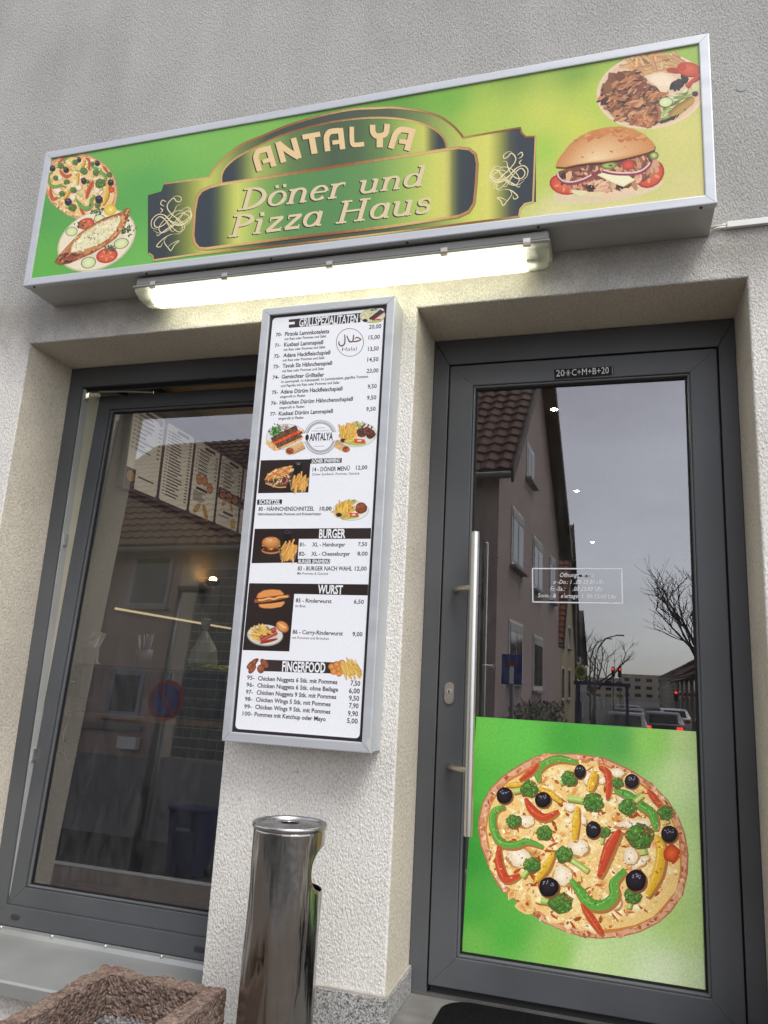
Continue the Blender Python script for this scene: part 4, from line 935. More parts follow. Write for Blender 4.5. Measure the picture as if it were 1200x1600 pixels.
# ---- menu board -------------------------------------------------------------------------
M_X0, M_X1, M_Z0, M_Z1, M_Y = -0.5665, -0.0506, 0.8924, 2.445, -0.113
PM = Print(M_Y+.008, M_X0, M_X1, M_Z0, M_Z1, cell=.003)
INK = (34, 31, 33); DARK = (52, 42, 40); PAPER = (228, 229, 233)
def rect_xz(P, x0, x1, z0, z1, col, r=0.0):
    pts = rounded((x0+x1)/2, (z0+z1)/2, x1-x0, z1-z0, r, 5) if r else [(x0, z0), (x1, z0), (x1, z1), (x0, z1)]
    P.raw(pts, [tuple(range(len(pts)))], lin(col))
rect_xz(PM, M_X0+.02, M_X1-.02, M_Z0+.02, M_Z1-.02, (44, 38, 42))
rect_xz(PM, -0.525, -0.092, 0.934, 2.404, PAPER, .014)
PM.flush('backing_print', MATS['print_menu'], menu_)
Z4 = crop(380, 450, 4); Z5 = crop(360, 680, 4); Z6 = crop(330, 900, 4)
def word(txt, a, b, h, col=INK, bold=.028, tr=None, shear=0.0):
    PM.text(txt, a, b, h, col, bold, shear); PM.flush('text_line', MATS['print_menu'], menu_)
def rows(tr, items):
    PM.tr = tr
    for it in items:
        word(*it)
# header band and its notched end
PM.tr = Z4
PM.poly([(285, 197), (735, 155), (732, 214), (285, 250)], DARK); PM.poly([(285, 214), (322, 211), (322, 226), (285, 229)], PAPER); PM.flush('heading_band', MATS['print_menu'], menu_)
word('GRILLSPEZIALITÄTEN', (348, 241), (715, 214), 49, WHITE, .02)
SM = 'mit Reis oder Pommes und Salat'; EF = 'eingerollt in Fladen'; K = 21; KS = 15.5; KP = 25
rows(Z4, [('70-', (203, 303), (242, 300), K), ('Pirzola Lammkoteletts', (260, 300), (537, 282), K+3), (SM, (258, 327), (518, 308), KS, INK, .022), ('20,00', (785, 256), (862, 251), KP, INK, .02),
 ('71-', (197, 370), (233, 367), K), ('Kusbasi Lammspieß', (254, 366), (500, 350), K+3), (SM, (252, 394), (512, 376), KS, INK, .022), ('15,00', (782, 322), (853, 318), KP, INK, .02),
 ('72-', (192, 438), (230, 435), K), ('Adana Hackfleischspieß', (249, 433), (545, 414), K+3), (SM, (247, 460), (508, 443), KS, INK, .022), ('13,50', (779, 394), (846, 390), KP, INK, .02),
 ('73-', (188, 503), (226, 500), K), ('Tavuk Sis Hähnchenspieß', (245, 499), (556, 480), K+3), (SM, (243, 527), (504, 511), KS, INK, .022), ('14,50', (775, 461), (845, 457), KP, INK, .02),
 ('74-', (183, 570), (223, 567), K), ('Gemischter Grillteller', (239, 567), (505, 553), K+3), ('1x Lammspieß, 1x Adanaspieß, 1x Lammkotelett, gegrillte Tomaten', (237, 594), (780, 560), KS, INK, .022), ('und Paprika mit Reis oder Pommes und Salat', (235, 620), (600, 598), KS, INK, .022), ('23,00', (771, 531), (845, 527), KP, INK, .02),
 ('75-', (178, 664), (217, 661), K), ('Adana Dürüm Hackfleischspieß', (232, 661), (621, 640), K+3), (EF, (230, 688), (387, 679), KS, INK, .022), ('9,50', (777, 629), (834, 625), KP, INK, .02),
 ('76-', (173, 731), (213, 728), K), ('Hähnchen Dürüm Hähnchenschspieß', (227, 729), (686, 704), K+3), (EF, (225, 756), (382, 748), KS, INK, .022), ('9,50', (773, 699), (831, 696), KP, INK, .02),
 ('77-', (168, 799), (207, 796), K), ('Kusbasi Dürüm Lammspieß', (221, 797), (561, 780), K+3), (EF, (219, 824), (376, 817), KS, INK, .022), ('9,50', (768, 770), (827, 767), KP, INK, .02)])
# round stamp
PM.tr = Z4
PM.line(eposts(667, 340, 85, 87, n=40)+[(752, 340)], 3.4, (70, 66, 70), smooth=False)
PM.flush('stamp', MATS['print_menu'], menu_)
word('Halal', (617, 395), (708, 391), 24, (70, 66, 70), -.004)
AR = (104, 82, 76)
for pts, w in [([(699, 318), (710, 309), (722, 312), (738, 322)], 8), ([(738, 322), (718, 331), (700, 335), (683, 334)], 9), ([(690, 292), (688, 318), (683, 334), (668, 337), (656, 330)], 9), ([(648, 297), (655, 318), (668, 337)], 8), ([(634, 290), (636, 320), (634, 346), (622, 360), (606, 360), (598, 346), (600, 334)], 9)]: PM.line(pts, w, AR, taper=.3)
PM.flush('stamp_script', MATS['print_menu'], menu_)
# grill plate at the head
PM.ell(808, 173, 82, 46, (150, 146, 126), -4, 26); PM.ell(808, 171, 78, 42, (206, 204, 176), -4, 26); shards(PM, eposts(775, 165, 36, 28), 60, 4, 9, [(216, 204, 150), (190, 176, 120), (226, 220, 176)])
PM.ell(762, 203, 16, 10, (50, 34, 40)); PM.line([(790, 195), (830, 165), (865, 138)], 15, (84, 44, 44), (56, 28, 30), smooth=False); PM.line([(805, 200), (845, 170), (880, 145)], 15, (96, 50, 50), (60, 30, 32), smooth=False); PM.ell(840, 202, 24, 9, (206, 60, 40), -6); herb(PM, 815, 140, 20, 18); PM.ell(828, 210, 40, 7, (170, 190, 110), -5)
PM.flush('plate_picture', MATS['print_menu'], menu_)
# emblem with skewers, cutlets and wraps
PM.tr = crop(400, 640, 6)
PM.ell(275, 255, 185, 122, (196, 196, 188), -6, 30); PM.ell(275, 255, 176, 114, (214, 214, 206), -6, 30)
herb(PM, 185, 210, 60, 70); shards(PM, eposts(185, 212, 60, 45), 40, 8, 22, [(76, 140, 70), (120, 176, 96), (44, 96, 44)]); shards(PM, eposts(275, 175, 55, 30), 40, 5, 16, [(150, 110, 110), (190, 160, 150), (110, 70, 76)])
PM.poly([(95, 280), (150, 310), (420, 230), (440, 180), (460, 210), (440, 270), (300, 345), (180, 385), (120, 350)], (216, 172, 112)); shards(PM, [(95, 290), (170, 330), (440, 250), (430, 280), (190, 380), (110, 340)], 40, 8, 20, [(226, 190, 130), (196, 146, 84)])
for a, b, w in (((150, 290), (385, 170), 52), ((190, 340), (440, 225), 52)):
    PM.line([a, b], w, (96, 62, 42), (64, 40, 30), smooth=False)
    for k in range(46):
        t = rnd.random(); PM.ell(a[0]+(b[0]-a[0])*t+rnd.uniform(-8, 8), a[1]+(b[1]-a[1])*t+rnd.uniform(-20, 20), 9, 5, vary(rnd.choice([(124, 84, 56), (76, 48, 34), (140, 98, 62)]), 10), rot=60, n=6)
PM.line([(165, 318), (250, 280), (330, 240), (410, 205)], 26, (206, 74, 40), (160, 46, 26))
for k in range(6): PM.ell(180+k*44, 312-k*21, 20, 13, vary((216, 84, 46), 14), -25, n=10)
def wrap(P, a, b, w, end):
    P.line([a, b], w, (216, 178, 126), (176, 132, 84), smooth=False)
    for k in range(26): t = rnd.random(); P.ell(a[0]+(b[0]-a[0])*t+rnd.uniform(-w*.35, w*.35), a[1]+(b[1]-a[1])*t+rnd.uniform(-w*.35, w*.35), 7, 4, vary((190, 142, 90), 14), rot=rnd.uniform(0, 180), n=6)
    P.ell(*end, w*.52, w*.44, (196, 150, 100), n=16); P.ell(*end, w*.45, w*.37, (110, 50, 34), n=16); shards(P, eposts(*end, w*.4, w*.32), 26, 5, 13, [(196, 84, 46), (150, 60, 40), (214, 120, 70), (90, 60, 40)])
wrap(PM, (450, 330), (330, 385), 78, (318, 388)); PM.flush('plate_picture', MATS['print_menu'], menu_); wrap(PM, (735, 310), (835, 370), 72, (845, 372))
PM.flush('plate_picture', MATS['print_menu'], menu_)
PM.ell(945, 235, 190, 118, (196, 196, 188), -4, 30); PM.ell(945, 235, 182, 110, (218, 216, 206), -4, 30); PM.ell(925, 305, 110, 34, (176, 184, 96), 4, 18); shards(PM, eposts(945, 140, 75, 26), 50, 6, 20, [(110, 150, 70), (206, 120, 80), (180, 200, 120)])
fries(PM, [(775, 250), (790, 190), (850, 150), (920, 165), (950, 230), (880, 280), (830, 275)], 46, 110, 16, (226, 180, 84)); PM.ell(820, 290, 28, 20, (70, 34, 34)); fries(PM, [(850, 270), (920, 270), (910, 300), (855, 300)], 8, 70, 13, (226, 184, 92), 20, -30)
for x, y, r in [(990, 215, 48), (1075, 230, 46), (1040, 200, 40)]:
    PM.ell(x, y, r*1.0, r*.95, (84, 44, 36), n=16, jit=.1); shards(PM, eposts(x, y, r*.8, r*.75), 18, 6, 15, [(120, 66, 50), (70, 36, 30), (150, 90, 66)])
for a, b in (((975, 190), (1025, 135)), ((1030, 190), (1060, 140)), ((1075, 205), (1090, 155))): PM.line([a, b], 14, (110, 70, 56), (76, 44, 38), smooth=False)
PM.poly([(920, 275), (1020, 280), (1025, 315), (925, 312)], (206, 74, 48)); PM.ell(970, 293, 22, 8, (236, 200, 180))
PM.flush('plate_picture', MATS['print_menu'], menu_)
E_ = (150, 150, 152)
PM.ell(605, 258, 152, 160, (64, 62, 64), 0, 44); PM.ell(605, 258, 148, 156, PAPER, 0, 44); PM.ell(605, 258, 140, 148, E_, 0, 44); PM.ell(605, 258, 118, 125, PAPER, 0, 44)
for k in range(90):
    a = 6.283*k/90; PM.line([(605+120*math.cos(a), 258+127*math.sin(a)), (605+138*math.cos(a+.03), 258+146*math.sin(a+.03))], 2.2, (214, 214, 216), smooth=False)
PM.poly([(420, 230), (470, 222), (780, 212), (790, 222), (770, 250), (790, 285), (740, 292), (440, 302), (425, 300), (445, 262)], PAPER)
PM.flush('emblem', MATS['print_menu'], menu_); word('ANTALYA', (500, 293), (720, 284), 66, INK, .03); PM.ell(480, 262, 17, 30, INK, 6); PM.ell(480, 290, 6, 12, INK); word('DÖNER & PIZZAHAUS', (520, 208), (693, 203), 13, (110, 110, 112), -.004);
PM.line([(560, 178), (605, 172), (650, 172)], 4, (110, 110, 112)); PM.flush('emblem_rule', MATS['print_menu'], menu_); PM.line([(545, 346), (640, 342)], 4, (110, 110, 112), smooth=False)
PM.flush('emblem', MATS['print_menu'], menu_)
# dark picture fields with wooden table
def wood(tr, quad, n=34):
    PM.tr = tr; PM.poly(quad, (40, 30, 27)); a, b, c, d = [np.array(q, float) for q in quad]
    for k in range(n):
        v = rnd.uniform(.02, .98); u0 = rnd.uniform(0, .7); u1 = u0+rnd.uniform(.1, .3); f = lambda u: tuple((a*(1-u)+b*u)*(1-v)+(d*(1-u)+c*u)*v); col = vary(rnd.choice([(56, 42, 36), (30, 23, 22), (48, 36, 31), (66, 50, 42)]), 5)
        PM.line([f(u0), f(min(u1, .99))], rnd.uniform(1.5, 5), col, smooth=False, taper=.8)
def tub(P, cx, cy, w, h):
    P.poly([(cx-w*.5, cy-h*.1), (cx-w*.42, cy+h*.5), (cx+w*.32, cy+h*.56), (cx+w*.5, cy-h*.2), (cx+w*.1, cy-h*.4), (cx-w*.3, cy-h*.35)], (126, 116, 100)); P.poly([(cx-w*.46, cy-h*.08), (cx-w*.38, cy+h*.44), (cx+w*.28, cy+h*.5), (cx+w*.45, cy-h*.16), (cx+w*.1, cy-h*.36), (cx-w*.28, cy-h*.3)], (84, 66, 48))
    fries(P, [(cx-w*.4, cy), (cx-w*.3, cy-h*.4), (cx+w*.1, cy-h*.55), (cx+w*.42, cy-h*.2), (cx+w*.24, cy+h*.44), (cx-w*.32, cy+h*.38)], 34, h*.62, w*.085, (222, 164, 82), 26, -66)
wood(Z5, [(190, 157), (502, 150), (487, 358), (172, 363)]); PM.tr = crop(400, 640, 6)
PM.poly([(352, 490), (436, 490), (424, 620), (360, 610)], (22, 18, 20)); PM.line([(365, 500), (390, 492), (430, 500)], 5, (90, 84, 86)); PM.ell(395, 510, 20, 9, (110, 104, 106), jit=.3)
_w = [(82, 660), (100, 615), (160, 570), (250, 540), (330, 530), (345, 560), (270, 640), (200, 645)]; PM.poly(_w, (206, 146, 84)); shards(PM, _w, 50, 8, 24, [(222, 168, 104), (190, 128, 68), (236, 190, 130)], ang=-20)
for a, b in (((110, 640), (250, 545)), ((180, 640), (320, 540)), ((140, 580), (240, 630)), ((230, 548), (300, 600))): PM.line([a, b], 6, (160, 96, 48), smooth=False)
_f = [(82, 662), (200, 645), (275, 640), (345, 565), (335, 630), (280, 725), (200, 720), (110, 700)]; PM.poly(_f, (96, 60, 50)); shards(PM, _f, 70, 7, 20, [(140, 84, 66), (196, 116, 96), (60, 38, 36), (170, 150, 120), (96, 110, 60), (222, 180, 140)]); PM.line([(90, 690), (200, 728), (282, 726)], 12, (206, 150, 92))
tub(PM, 405, 690, 180, 150)
PM.flush('menu_picture', MATS['print_menu'], menu_)
wood(Z5, [(152, 585), (880, 580), (877, 648), (432, 648)], 20); wood(Z5, [(152, 586), (432, 583), (420, 796), (132, 800)])
PM.tr = crop(390, 760, 6)
def burger(P, x, y, s):
    b = lambda pts, c: P.poly([(x+a*s, y+d*s) for a, d in pts], c)
    P.ell(x, y+62*s, 96*s, 38*s, (176, 116, 62), 0, 20); P.ell(x, y+50*s, 92*s, 32*s, (70, 40, 34), 0, 20); shards(P, eposts(x, y+46*s, 84*s, 26*s), 30, 6*s, 18*s, [(96, 56, 44), (60, 34, 30), (140, 60, 46), (110, 130, 60)])
    b([(-90, 20), (-40, 30), (0, 62), (40, 34), (92, 22), (90, 8), (-88, 8)], (232, 160, 62)); b([(-88, 0), (-60, 14), (60, 14), (90, 0)], (196, 70, 46))
    P.ell(x, y-14*s, 92*s, 58*s, (150, 92, 46), 0, 24); P.shaded(x, y-18*s, 88*s, 54*s, (216, 154, 92), (170, 104, 54), n=22, off=(-20*s, -20*s))
    for k in range(22): P.ell(x+rnd.uniform(-60, 60)*s, y+rnd.uniform(-62, -16)*s, 5*s, 2.5*s, (236, 206, 160), n=6)
PM.poly([(318, 408), (386, 404), (384, 520), (312, 520)], (24, 20, 21)); PM.line([(322, 430), (350, 412), (392, 430)], 4, (96, 90, 92)); PM.line([(330, 440), (385, 438)], 4, (96, 90, 92), smooth=False)
burger(PM, 202, 540, .95); tub(PM, 365, 610, 178, 160)
PM.flush('menu_picture', MATS['print_menu'], menu_)
# schnitzel plate
PM.ell(950, 225, 170, 98, (190, 190, 186), 0, 30); PM.ell(950, 222, 162, 92, (220, 220, 212), 0, 30); PM.ell(940, 285, 90, 22, (166, 180, 86), -4, 18); shards(PM, eposts(955, 140, 55, 20), 40, 6, 18, [(110, 150, 70), (206, 110, 76), (180, 200, 120)])
fries(PM, [(800, 240), (810, 180), (870, 145), (940, 160), (985, 210), (900, 270), (850, 265)], 44, 100, 15, (226, 182, 84)); PM.ell(838, 266, 28, 20, (64, 32, 34)); PM.shaded(1046, 202, 54, 54, (150, 80, 46), (104, 50, 34), n=20, jit=.06); shards(PM, eposts(1046, 202, 44, 44), 36, 5, 14, [(140, 72, 44), (104, 52, 34), (166, 96, 56)]); PM.poly([(935, 248), (1020, 250), (1022, 284), (936, 282)], (206, 72, 46)); PM.ell(976, 266, 20, 7, (236, 206, 190)); fries(PM, [(880, 270), (930, 265), (930, 295), (885, 295)], 7, 60, 12, (226, 186, 92), 20, -40)
PM.flush('plate_picture', MATS['print_menu'], menu_)
wood(Z6, [(238, 45), (982, 52), (978, 122), (520, 112)], 20); wood(Z6, [(238, 46), (525, 49), (488, 472), (197, 463)], 60)
PM.tr = crop(380, 900, 6)
def rollshape(P, pts, c, d): P.poly(pts, d); P.poly([(270+(x-270)*.93, sum(q[1] for q in pts)/len(pts)+(y-sum(q[1] for q in pts)/len(pts))*.86) for x, y in pts], c)
rollshape(PM, [(120, 205), (135, 165), (190, 132), (270, 122), (350, 130), (385, 165), (380, 182), (250, 195), (150, 212)], (214, 142, 78), (150, 86, 42)); rollshape(PM, [(140, 265), (260, 255), (390, 235), (392, 255), (360, 290), (270, 306), (190, 304), (150, 292)], (214, 146, 84), (150, 86, 42))
PM.line([(105, 232), (200, 225), (320, 205), (432, 185)], [34, 44, 44, 30], (160, 84, 48), (110, 50, 30)); PM.line([(140, 224), (190, 222), (240, 208), (290, 214), (340, 196), (420, 190)], 18, (226, 178, 100), (190, 132, 66))
PM.flush('menu_picture', MATS['print_menu'], menu_)
PM.ell(205, 556, 170, 102, (150, 148, 140), 3, 32); PM.ell(205, 552, 162, 94, (206, 204, 196), 3, 32); PM.ell(205, 556, 118, 64, (190, 186, 178), 3, 26)
for a, b, w in (((130, 608), (310, 490), 44), ((160, 612), (320, 530), 44)): PM.line([a, ((a[0]+b[0])/2, (a[1]+b[1])/2-8), b], w, (166, 70, 54), (116, 40, 32), taper=.3); PM.line([(a[0], a[1]-8), (b[0], b[1]-8)], 6, (206, 120, 96), smooth=False)
PM.ell(240, 610, 90, 14, (150, 54, 40), -14); fries(PM, [(80, 570), (90, 520), (150, 480), (230, 470), (260, 510), (180, 550), (120, 600)], 34, 90, 14, (226, 184, 96), 50, 50)
PM.ell(368, 476, 66, 50, (150, 88, 42), 35, 22); PM.shaded(366, 474, 60, 44, (226, 164, 96), (180, 112, 56), 35, 22); PM.line([(325, 440), (370, 470), (405, 490)], 10, (236, 196, 140), taper=.6)
PM.flush('menu_picture', MATS['print_menu'], menu_)
# section bands and rows
PM.tr = Z5
for _q in ([(500, 147), (697, 143), (695, 172), (500, 178)], [(168, 403), (323, 401), (321, 432), (166, 435)], [(420, 773), (624, 773), (622, 803), (418, 803)]): PM.poly(_q, INK); PM.flush('heading_band', MATS['print_menu'], menu_)
rows(Z5, [('DÖNER SPARMENÜ', (508, 173), (685, 168), 21, WHITE, .03), ('SCHNITZEL', (178, 431), (312, 429), 25, WHITE, .03), ('BURGER SPARMENÜ', (424, 800), (620, 800), 22, WHITE, .03), ('BURGER', (553, 642), (718, 641), 53, WHITE, .03),
 ('14 - DÖNER MENÜ', (513, 227), (745, 220), 25, INK, .022), ('12,00', (784, 216), (855, 213), 25, INK, .02), ('Döner Sandwich, Pommes, Getränk', (512, 252), (808, 246), 15, INK, .008),
 ('80 - HÄHNCHENSCHNITZEL', (175, 473), (523, 471), 24, INK, .022), ('10,00', (558, 471), (632, 470), 24, INK, .02), ('Hähnchenschnitzel, Pommes und Kräuterbutter', (172, 500), (568, 499), 15, INK, .008),
 ('81-', (432, 695), (470, 695), 24, INK, .022), ('XL - Hamburger', (510, 695), (718, 695), 24, INK, .022), ('7,50', (797, 693), (854, 693), 24, INK, .02), ('82-', (427, 753), (470, 753), 24, INK, .022), ('XL - Cheeseburger', (505, 753), (748, 753), 24, INK, .022), ('8,00', (793, 752), (857, 752), 24, INK, .02),
 ('83 - BURGER NACH WAHL', (420, 845), (760, 846), 25, INK, .022), ('12,00', (777, 846), (851, 846), 25, INK, .02), ('Mit Pommes & Getränk', (418, 871), (612, 873), 15, INK, .008)])
PM.tr = Z6; PM.poly([(330, 522), (770, 540), (768, 610), (330, 595)], DARK); PM.flush('heading_band', MATS['print_menu'], menu_)
rows(Z6, [('WURST', (665, 108), (820, 113), 52, WHITE, .03), ('FINGERFOOD', (442, 594), (712, 604), 60, WHITE, .03),
 ('85 - Rinderwurst', (528, 164), (752, 170), 24, INK, .022), ('6,50', (891, 172), (953, 174), 25, INK, .022), ('im Brot', (526, 194), (589, 196), 15, INK, .022), ('86 - Curry-Rinderwurst', (508, 361), (822, 372), 25, INK, .022), ('9,00', (882, 376), (945, 377), 26, INK, .022), ('mit Pommes und Brötchen', (505, 392), (736, 399), 15, INK, .008)])
for i, (nr, tx, pr, y0, y1, yp) in enumerate([('95-', 'Chicken Nuggets 6 Stk. mit Pommes', '7,50', (646, 650), (652, 676), (683, 688)), ('96-', 'Chicken Nuggets 6 Stk. ohne Beilage', '6,00', (691, 694), (696, 723), (731, 735)), ('97-', 'Chicken Nuggets 9 Stk. mit Pommes', '9,50', (736, 738), (740, 769), (777, 781)), ('98-', 'Chicken Wings 5 Stk. mit Pommes', '7,90', (780, 782), (784, 815), (823, 828)), ('99-', 'Chicken Wings 9 Stk. mit Pommes', '9,90', (827, 829), (830, 862), (873, 877)), ('100-', 'Pommes mit Ketchup oder Mayo', '5,00', (871, 874), (876, 908), (918, 923))]):
    xa = [(223, 270), (219, 267), (216, 260), (210, 256), (205, 253), (195, 256)][i]; xb = [(291, 788), (287, 793), (283, 781), (278, 746), (274, 744), (270, 715)][i]; xp = [(870, 930), (860, 928), (860, 924), (860, 920), (853, 917), (848, 915)][i]
    word(nr, (xa[0], y0[0]), (xa[1], y0[1]), 25, INK, .02); word(tx, (xb[0], y1[0]), (xb[1], y1[1]), 26, INK, .026); word(pr, (xp[0], yp[0]), (xp[1], yp[1]), 30, INK, .022)
PM.tr = crop(380, 900, 6)
for x, y, rx, ry, ro in [(80, 830, 55, 26, -40), (85, 870, 50, 24, -55), (165, 870, 34, 40, 10), (200, 820, 50, 28, 50), (110, 800, 40, 20, -35)]:
    PM.ell(x, y, rx*1.06, ry*1.08, (96, 50, 34), ro, 16, .06); PM.shaded(x, y, rx, ry, (166, 96, 62), (120, 62, 42), ro, 16, jit=.06); shards(PM, eposts(x, y, rx*.7, ry*.7, ro), 14, 4, 12, [(176, 106, 66), (110, 58, 40)])
PM.flush('menu_picture', MATS['print_menu'], menu_)
for x, y, r in [(830, 850, 34), (880, 830, 34), (925, 815, 30), (850, 895, 34), (900, 870, 34), (900, 915, 30)]:
    PM.ell(x, y, r*1.04, r*.96, (150, 84, 40), n=14, jit=.08); PM.shaded(x, y, r*.94, r*.86, (222, 154, 84), (190, 116, 56), n=14, jit=.06)
fries(PM, [(900, 870), (960, 830), (1020, 800), (1090, 850), (1090, 905), (1020, 935), (950, 930)], 60, 110, 13, (228, 186, 96), 22, 55)
PM.flush('menu_picture', MATS['print_menu'], menu_)

# ---- poster on the door pane --------------------------------------------------------------
PP = Print(YG-.0016, GX0, GX1, .2, 1.05)
PP.tr = crop(700, 1080, 2.667)
_pz = [(115, 104), (1020, 165), (1032, 172), (1036, 190), (1078, 1258), (55, 1084)]
_samp = [(130,150,(104,190,74)),(300,200,(100,192,76)),(500,200,(74,164,60)),(700,210,(84,164,72)),(620,160,(80,168,66)),(850,200,(142,205,92)),(1000,200,(192,222,142)),(1000,350,(206,230,162)),(80,700,(58,150,54)),(100,900,(74,164,60)),(100,1060,(110,180,76)),(250,1000,(86,176,66)),(450,1080,(142,196,92)),(600,1120,(196,220,152)),(900,1180,(216,230,186)),(1040,1200,(206,226,172)),(1030,700,(192,222,142)),(950,950,(176,210,122)),(100,400,(84,180,66)),(1020,1000,(190,218,140)),(120,550,(64,156,58))]
PP.field([(118, 106), (1034, 168), (1076, 1256), (58, 1084)], _samp, nu=40, nv=40, power=2.8)
pizza(PP, 1.0)
PP.flush('pizza_poster', MATS['print_poster'], door)
# opening hours lettering in white film, partly worn away
PH = Print(YG-.0016, GX0, GX1, 1.3, 2.3); PH.tr = crop(680, 820, 3.75)
WL = (206, 208, 212)
for a, b in (((570, 256), (1093, 258)), ((1093, 258), (1097, 460)), ((1097, 460), (572, 452)), ((572, 452), (570, 256))): PH.line([a, b], 7, WL, smooth=False)
for t, a, b, h in [('Öffnungs  ei en:', (728, 306), (926, 305), 24), ('o -Do.: 1 ..00-23.00 Uhr', (690, 346), (992, 348), 24), ('Fr.-Sa.:     .00 23.00 Uhr', (674, 386), (984, 389), 24), ("Sonn.- &   e'ertage: 1 .00-23.00 Uhr", (600, 425), (1062, 433), 24)]:
    PH.text(t, a, b, h, WL, .004, .22)
PH.flush('opening_hours', MATS['print_flat'], door)
# chalk blessing strip on the leaf head
PC = Print(YD-.0025, .4, .75, 2.2, 2.35, cell=.002); PC.tr = crop(640, 460, 2.143)
PC.poly([(483, 252), (676, 241), (683, 243), (683, 269), (668, 272), (486, 285)], (20, 21, 23))
PC.text('20', (491, 275), (519, 273), 21, (226, 226, 222), -.002); PC.text('C+M+B+20', (543, 272), (667, 264), 21, (226, 226, 222), -.002)
for _a in (0, 60, 120): PC.line([(531-9*math.cos(R_(_a)), 263-9*math.sin(R_(_a))), (531+9*math.cos(R_(_a)), 263+9*math.sin(R_(_a)))], 1.3, (226, 226, 222), smooth=False)
PC.line([(531, 252), (531, 274)], 1.3, (226, 226, 222), smooth=False); PC.line([(679, 244), (679, 268)], 1.6, (170, 170, 170), smooth=False)
PC.flush('chalk_strip', MATS['print_flat'], door)
# ================================================================== sign boxes, lamp, duct
tag(sign_, 'long green lightbox shop sign with ANTALYA lettering above window and door', 'shop sign')
tag(menu_, 'tall white framed menu board mounted on the pillar between window and door', 'menu board')
def lightbox(root, x0, x1, z0, z1, y, w, sheet_, side_=None):
    for o in mitred('frame_strip', x0, x1, z0, z1, w, y, y+.022, MATS['alu'], None, gap=.0007, bev=.004): attach(o, root)
    # box body behind the frame
    bm = bmesh.new(); bm_box(bm, x0+.003, x1-.003, y+.0225, -.0015, z0+.003, z1-.003)
    bmesh.ops.delete(bm, geom=[f for f in bm.faces if f.normal.y < -.5], context='FACES')
    attach(bm_obj('box_body', bm, sheet_, recalc=False), root)
    bm = bmesh.new(); bm_box(bm, x0+.004, x1-.004, y+.0125, y+.0135, z0+.004, z1-.004); attach(bm_obj('inner_backing', bm, MATS['black']), root)
lightbox(sign_, S_X0, S_X1, S_Z0, S_Z1, S_Y, .033, MATS['alu_sheet'])
lightbox(menu_, M_X0, M_X1, M_Z0, M_Z1, M_Y, .0315, MATS['alu'])
for x in (-1.58, -1.05, -.52, 0.0, .45, .95):
    bm = bmesh.new(); bmesh.ops.create_uvsphere(bm, u_segments=8, v_segments=6, radius=.0055, matrix=Matrix.Translation((x, S_Y+.014, S_Z0+.0005)))
    attach(bm_obj('screw', bm, MATS['dark_plastic'], smooth=True), sign_)
mat('mitre_dark', (0.02, 0.02, 0.02), rough=.7)
bm = bmesh.new(); bm_prism(bm, [(M_X1-.0008, M_Y-.0008, M_Z0+.001), (M_X1-.0008, M_Y-.0008, M_Z0+.055), (M_X1-.018, M_Y-.0008, M_Z0+.03)], (0, .0006, 0))
attach(bm_obj('tape_patch', bm, mat('tape', (0.5, 0.5, 0.47), rough=.3)), menu_)

# strip lamp under the sign: tray, clear cover, two tubes, clips, end caps
lamp = empty('strip_lamp', (-0.307, -0.085, S_Z0)); tag(lamp, 'long lit fluorescent strip lamp fixed under the green sign', 'lamp')
LXA, LXB = -1.112, 0.488; LY = -0.095
def lprof(w, zs): return None
def sweep_x(bm, prof, xa, xb, cap=True):
    a = [bm.verts.new((xa, y, z)) for y, z in prof]; b = [bm.verts.new((xb, y, z)) for y, z in prof]; n = len(prof)
    for i in range(n-1): bm.faces.new([a[i], a[i+1], b[i+1], b[i]])
    if cap: bm.faces.new(a); bm.faces.new(list(reversed(b)))
zt = S_Z0-.001
bm = bmesh.new(); bm_box(bm, LXA+.006, LXB-.006, LY-.062, LY+.062, zt-.040, zt-.004, .006); attach(bm_obj('tray', bm, MATS['grey_plastic']), lamp)
bm = bmesh.new(); bm_box(bm, LXA, LXB, LY-.070, LY+.070, zt-.050, zt-.0402, .004); attach(bm_obj('tray_rim', bm, MATS['grey_plastic']), lamp)
for x in (-1.0, -.62, -.1, .42):
    pass
cov = [(LY-.064, zt-.0505), (LY-.064, zt-.064), (LY-.058, zt-.080), (LY-.040, zt-.094), (LY-.012, zt-.099), (LY+.012, zt-.099), (LY+.040, zt-.094), (LY+.058, zt-.080), (LY+.064, zt-.064), (LY+.064, zt-.0505)]
def cover_mat():
    m, nt, out = new_mat('lamp_cover'); L = nt.links
    t = N(nt, 'ShaderNodeBsdfTransparent'); t.inputs['Color'].default_value = (.93, .95, .90, 1)
    d = N(nt, 'ShaderNodeBsdfTranslucent'); d.inputs['Color'].default_value = (.8, .84, .74, 1)
    g = N(nt, 'ShaderNodeBsdfGlossy'); g.inputs['Roughness'].default_value = .12
    m1 = N(nt, 'ShaderNodeMixShader'); m1.inputs[0].default_value = .32; L.new(t.outputs[0], m1.inputs[1]); L.new(d.outputs[0], m1.inputs[2])
    f = N(nt, 'ShaderNodeFresnel'); f.inputs['IOR'].default_value = 1.35
    m2 = N(nt, 'ShaderNodeMixShader'); L.new(f.outputs[0], m2.inputs[0]); L.new(m1.outputs[0], m2.inputs[1]); L.new(g.outputs[0], m2.inputs[2]); L.new(m2.outputs[0], out.inputs['Surface'])
    MATS['lamp_cover'] = m
cover_mat()
bm = bmesh.new()
xs_ = [LXA+.006, LXA+.016, LXA+.034, LXB-.034, LXB-.016, LXB-.006]; ins = [.45, .8, 1, 1, .8, .45]
rings = []
for x, k in zip(xs_, ins):
    rings.append([bm.verts.new((x, LY+(y-LY)*(.86+.14*k), zt-.0505+(z-(zt-.0505))*k)) for y, z in cov])
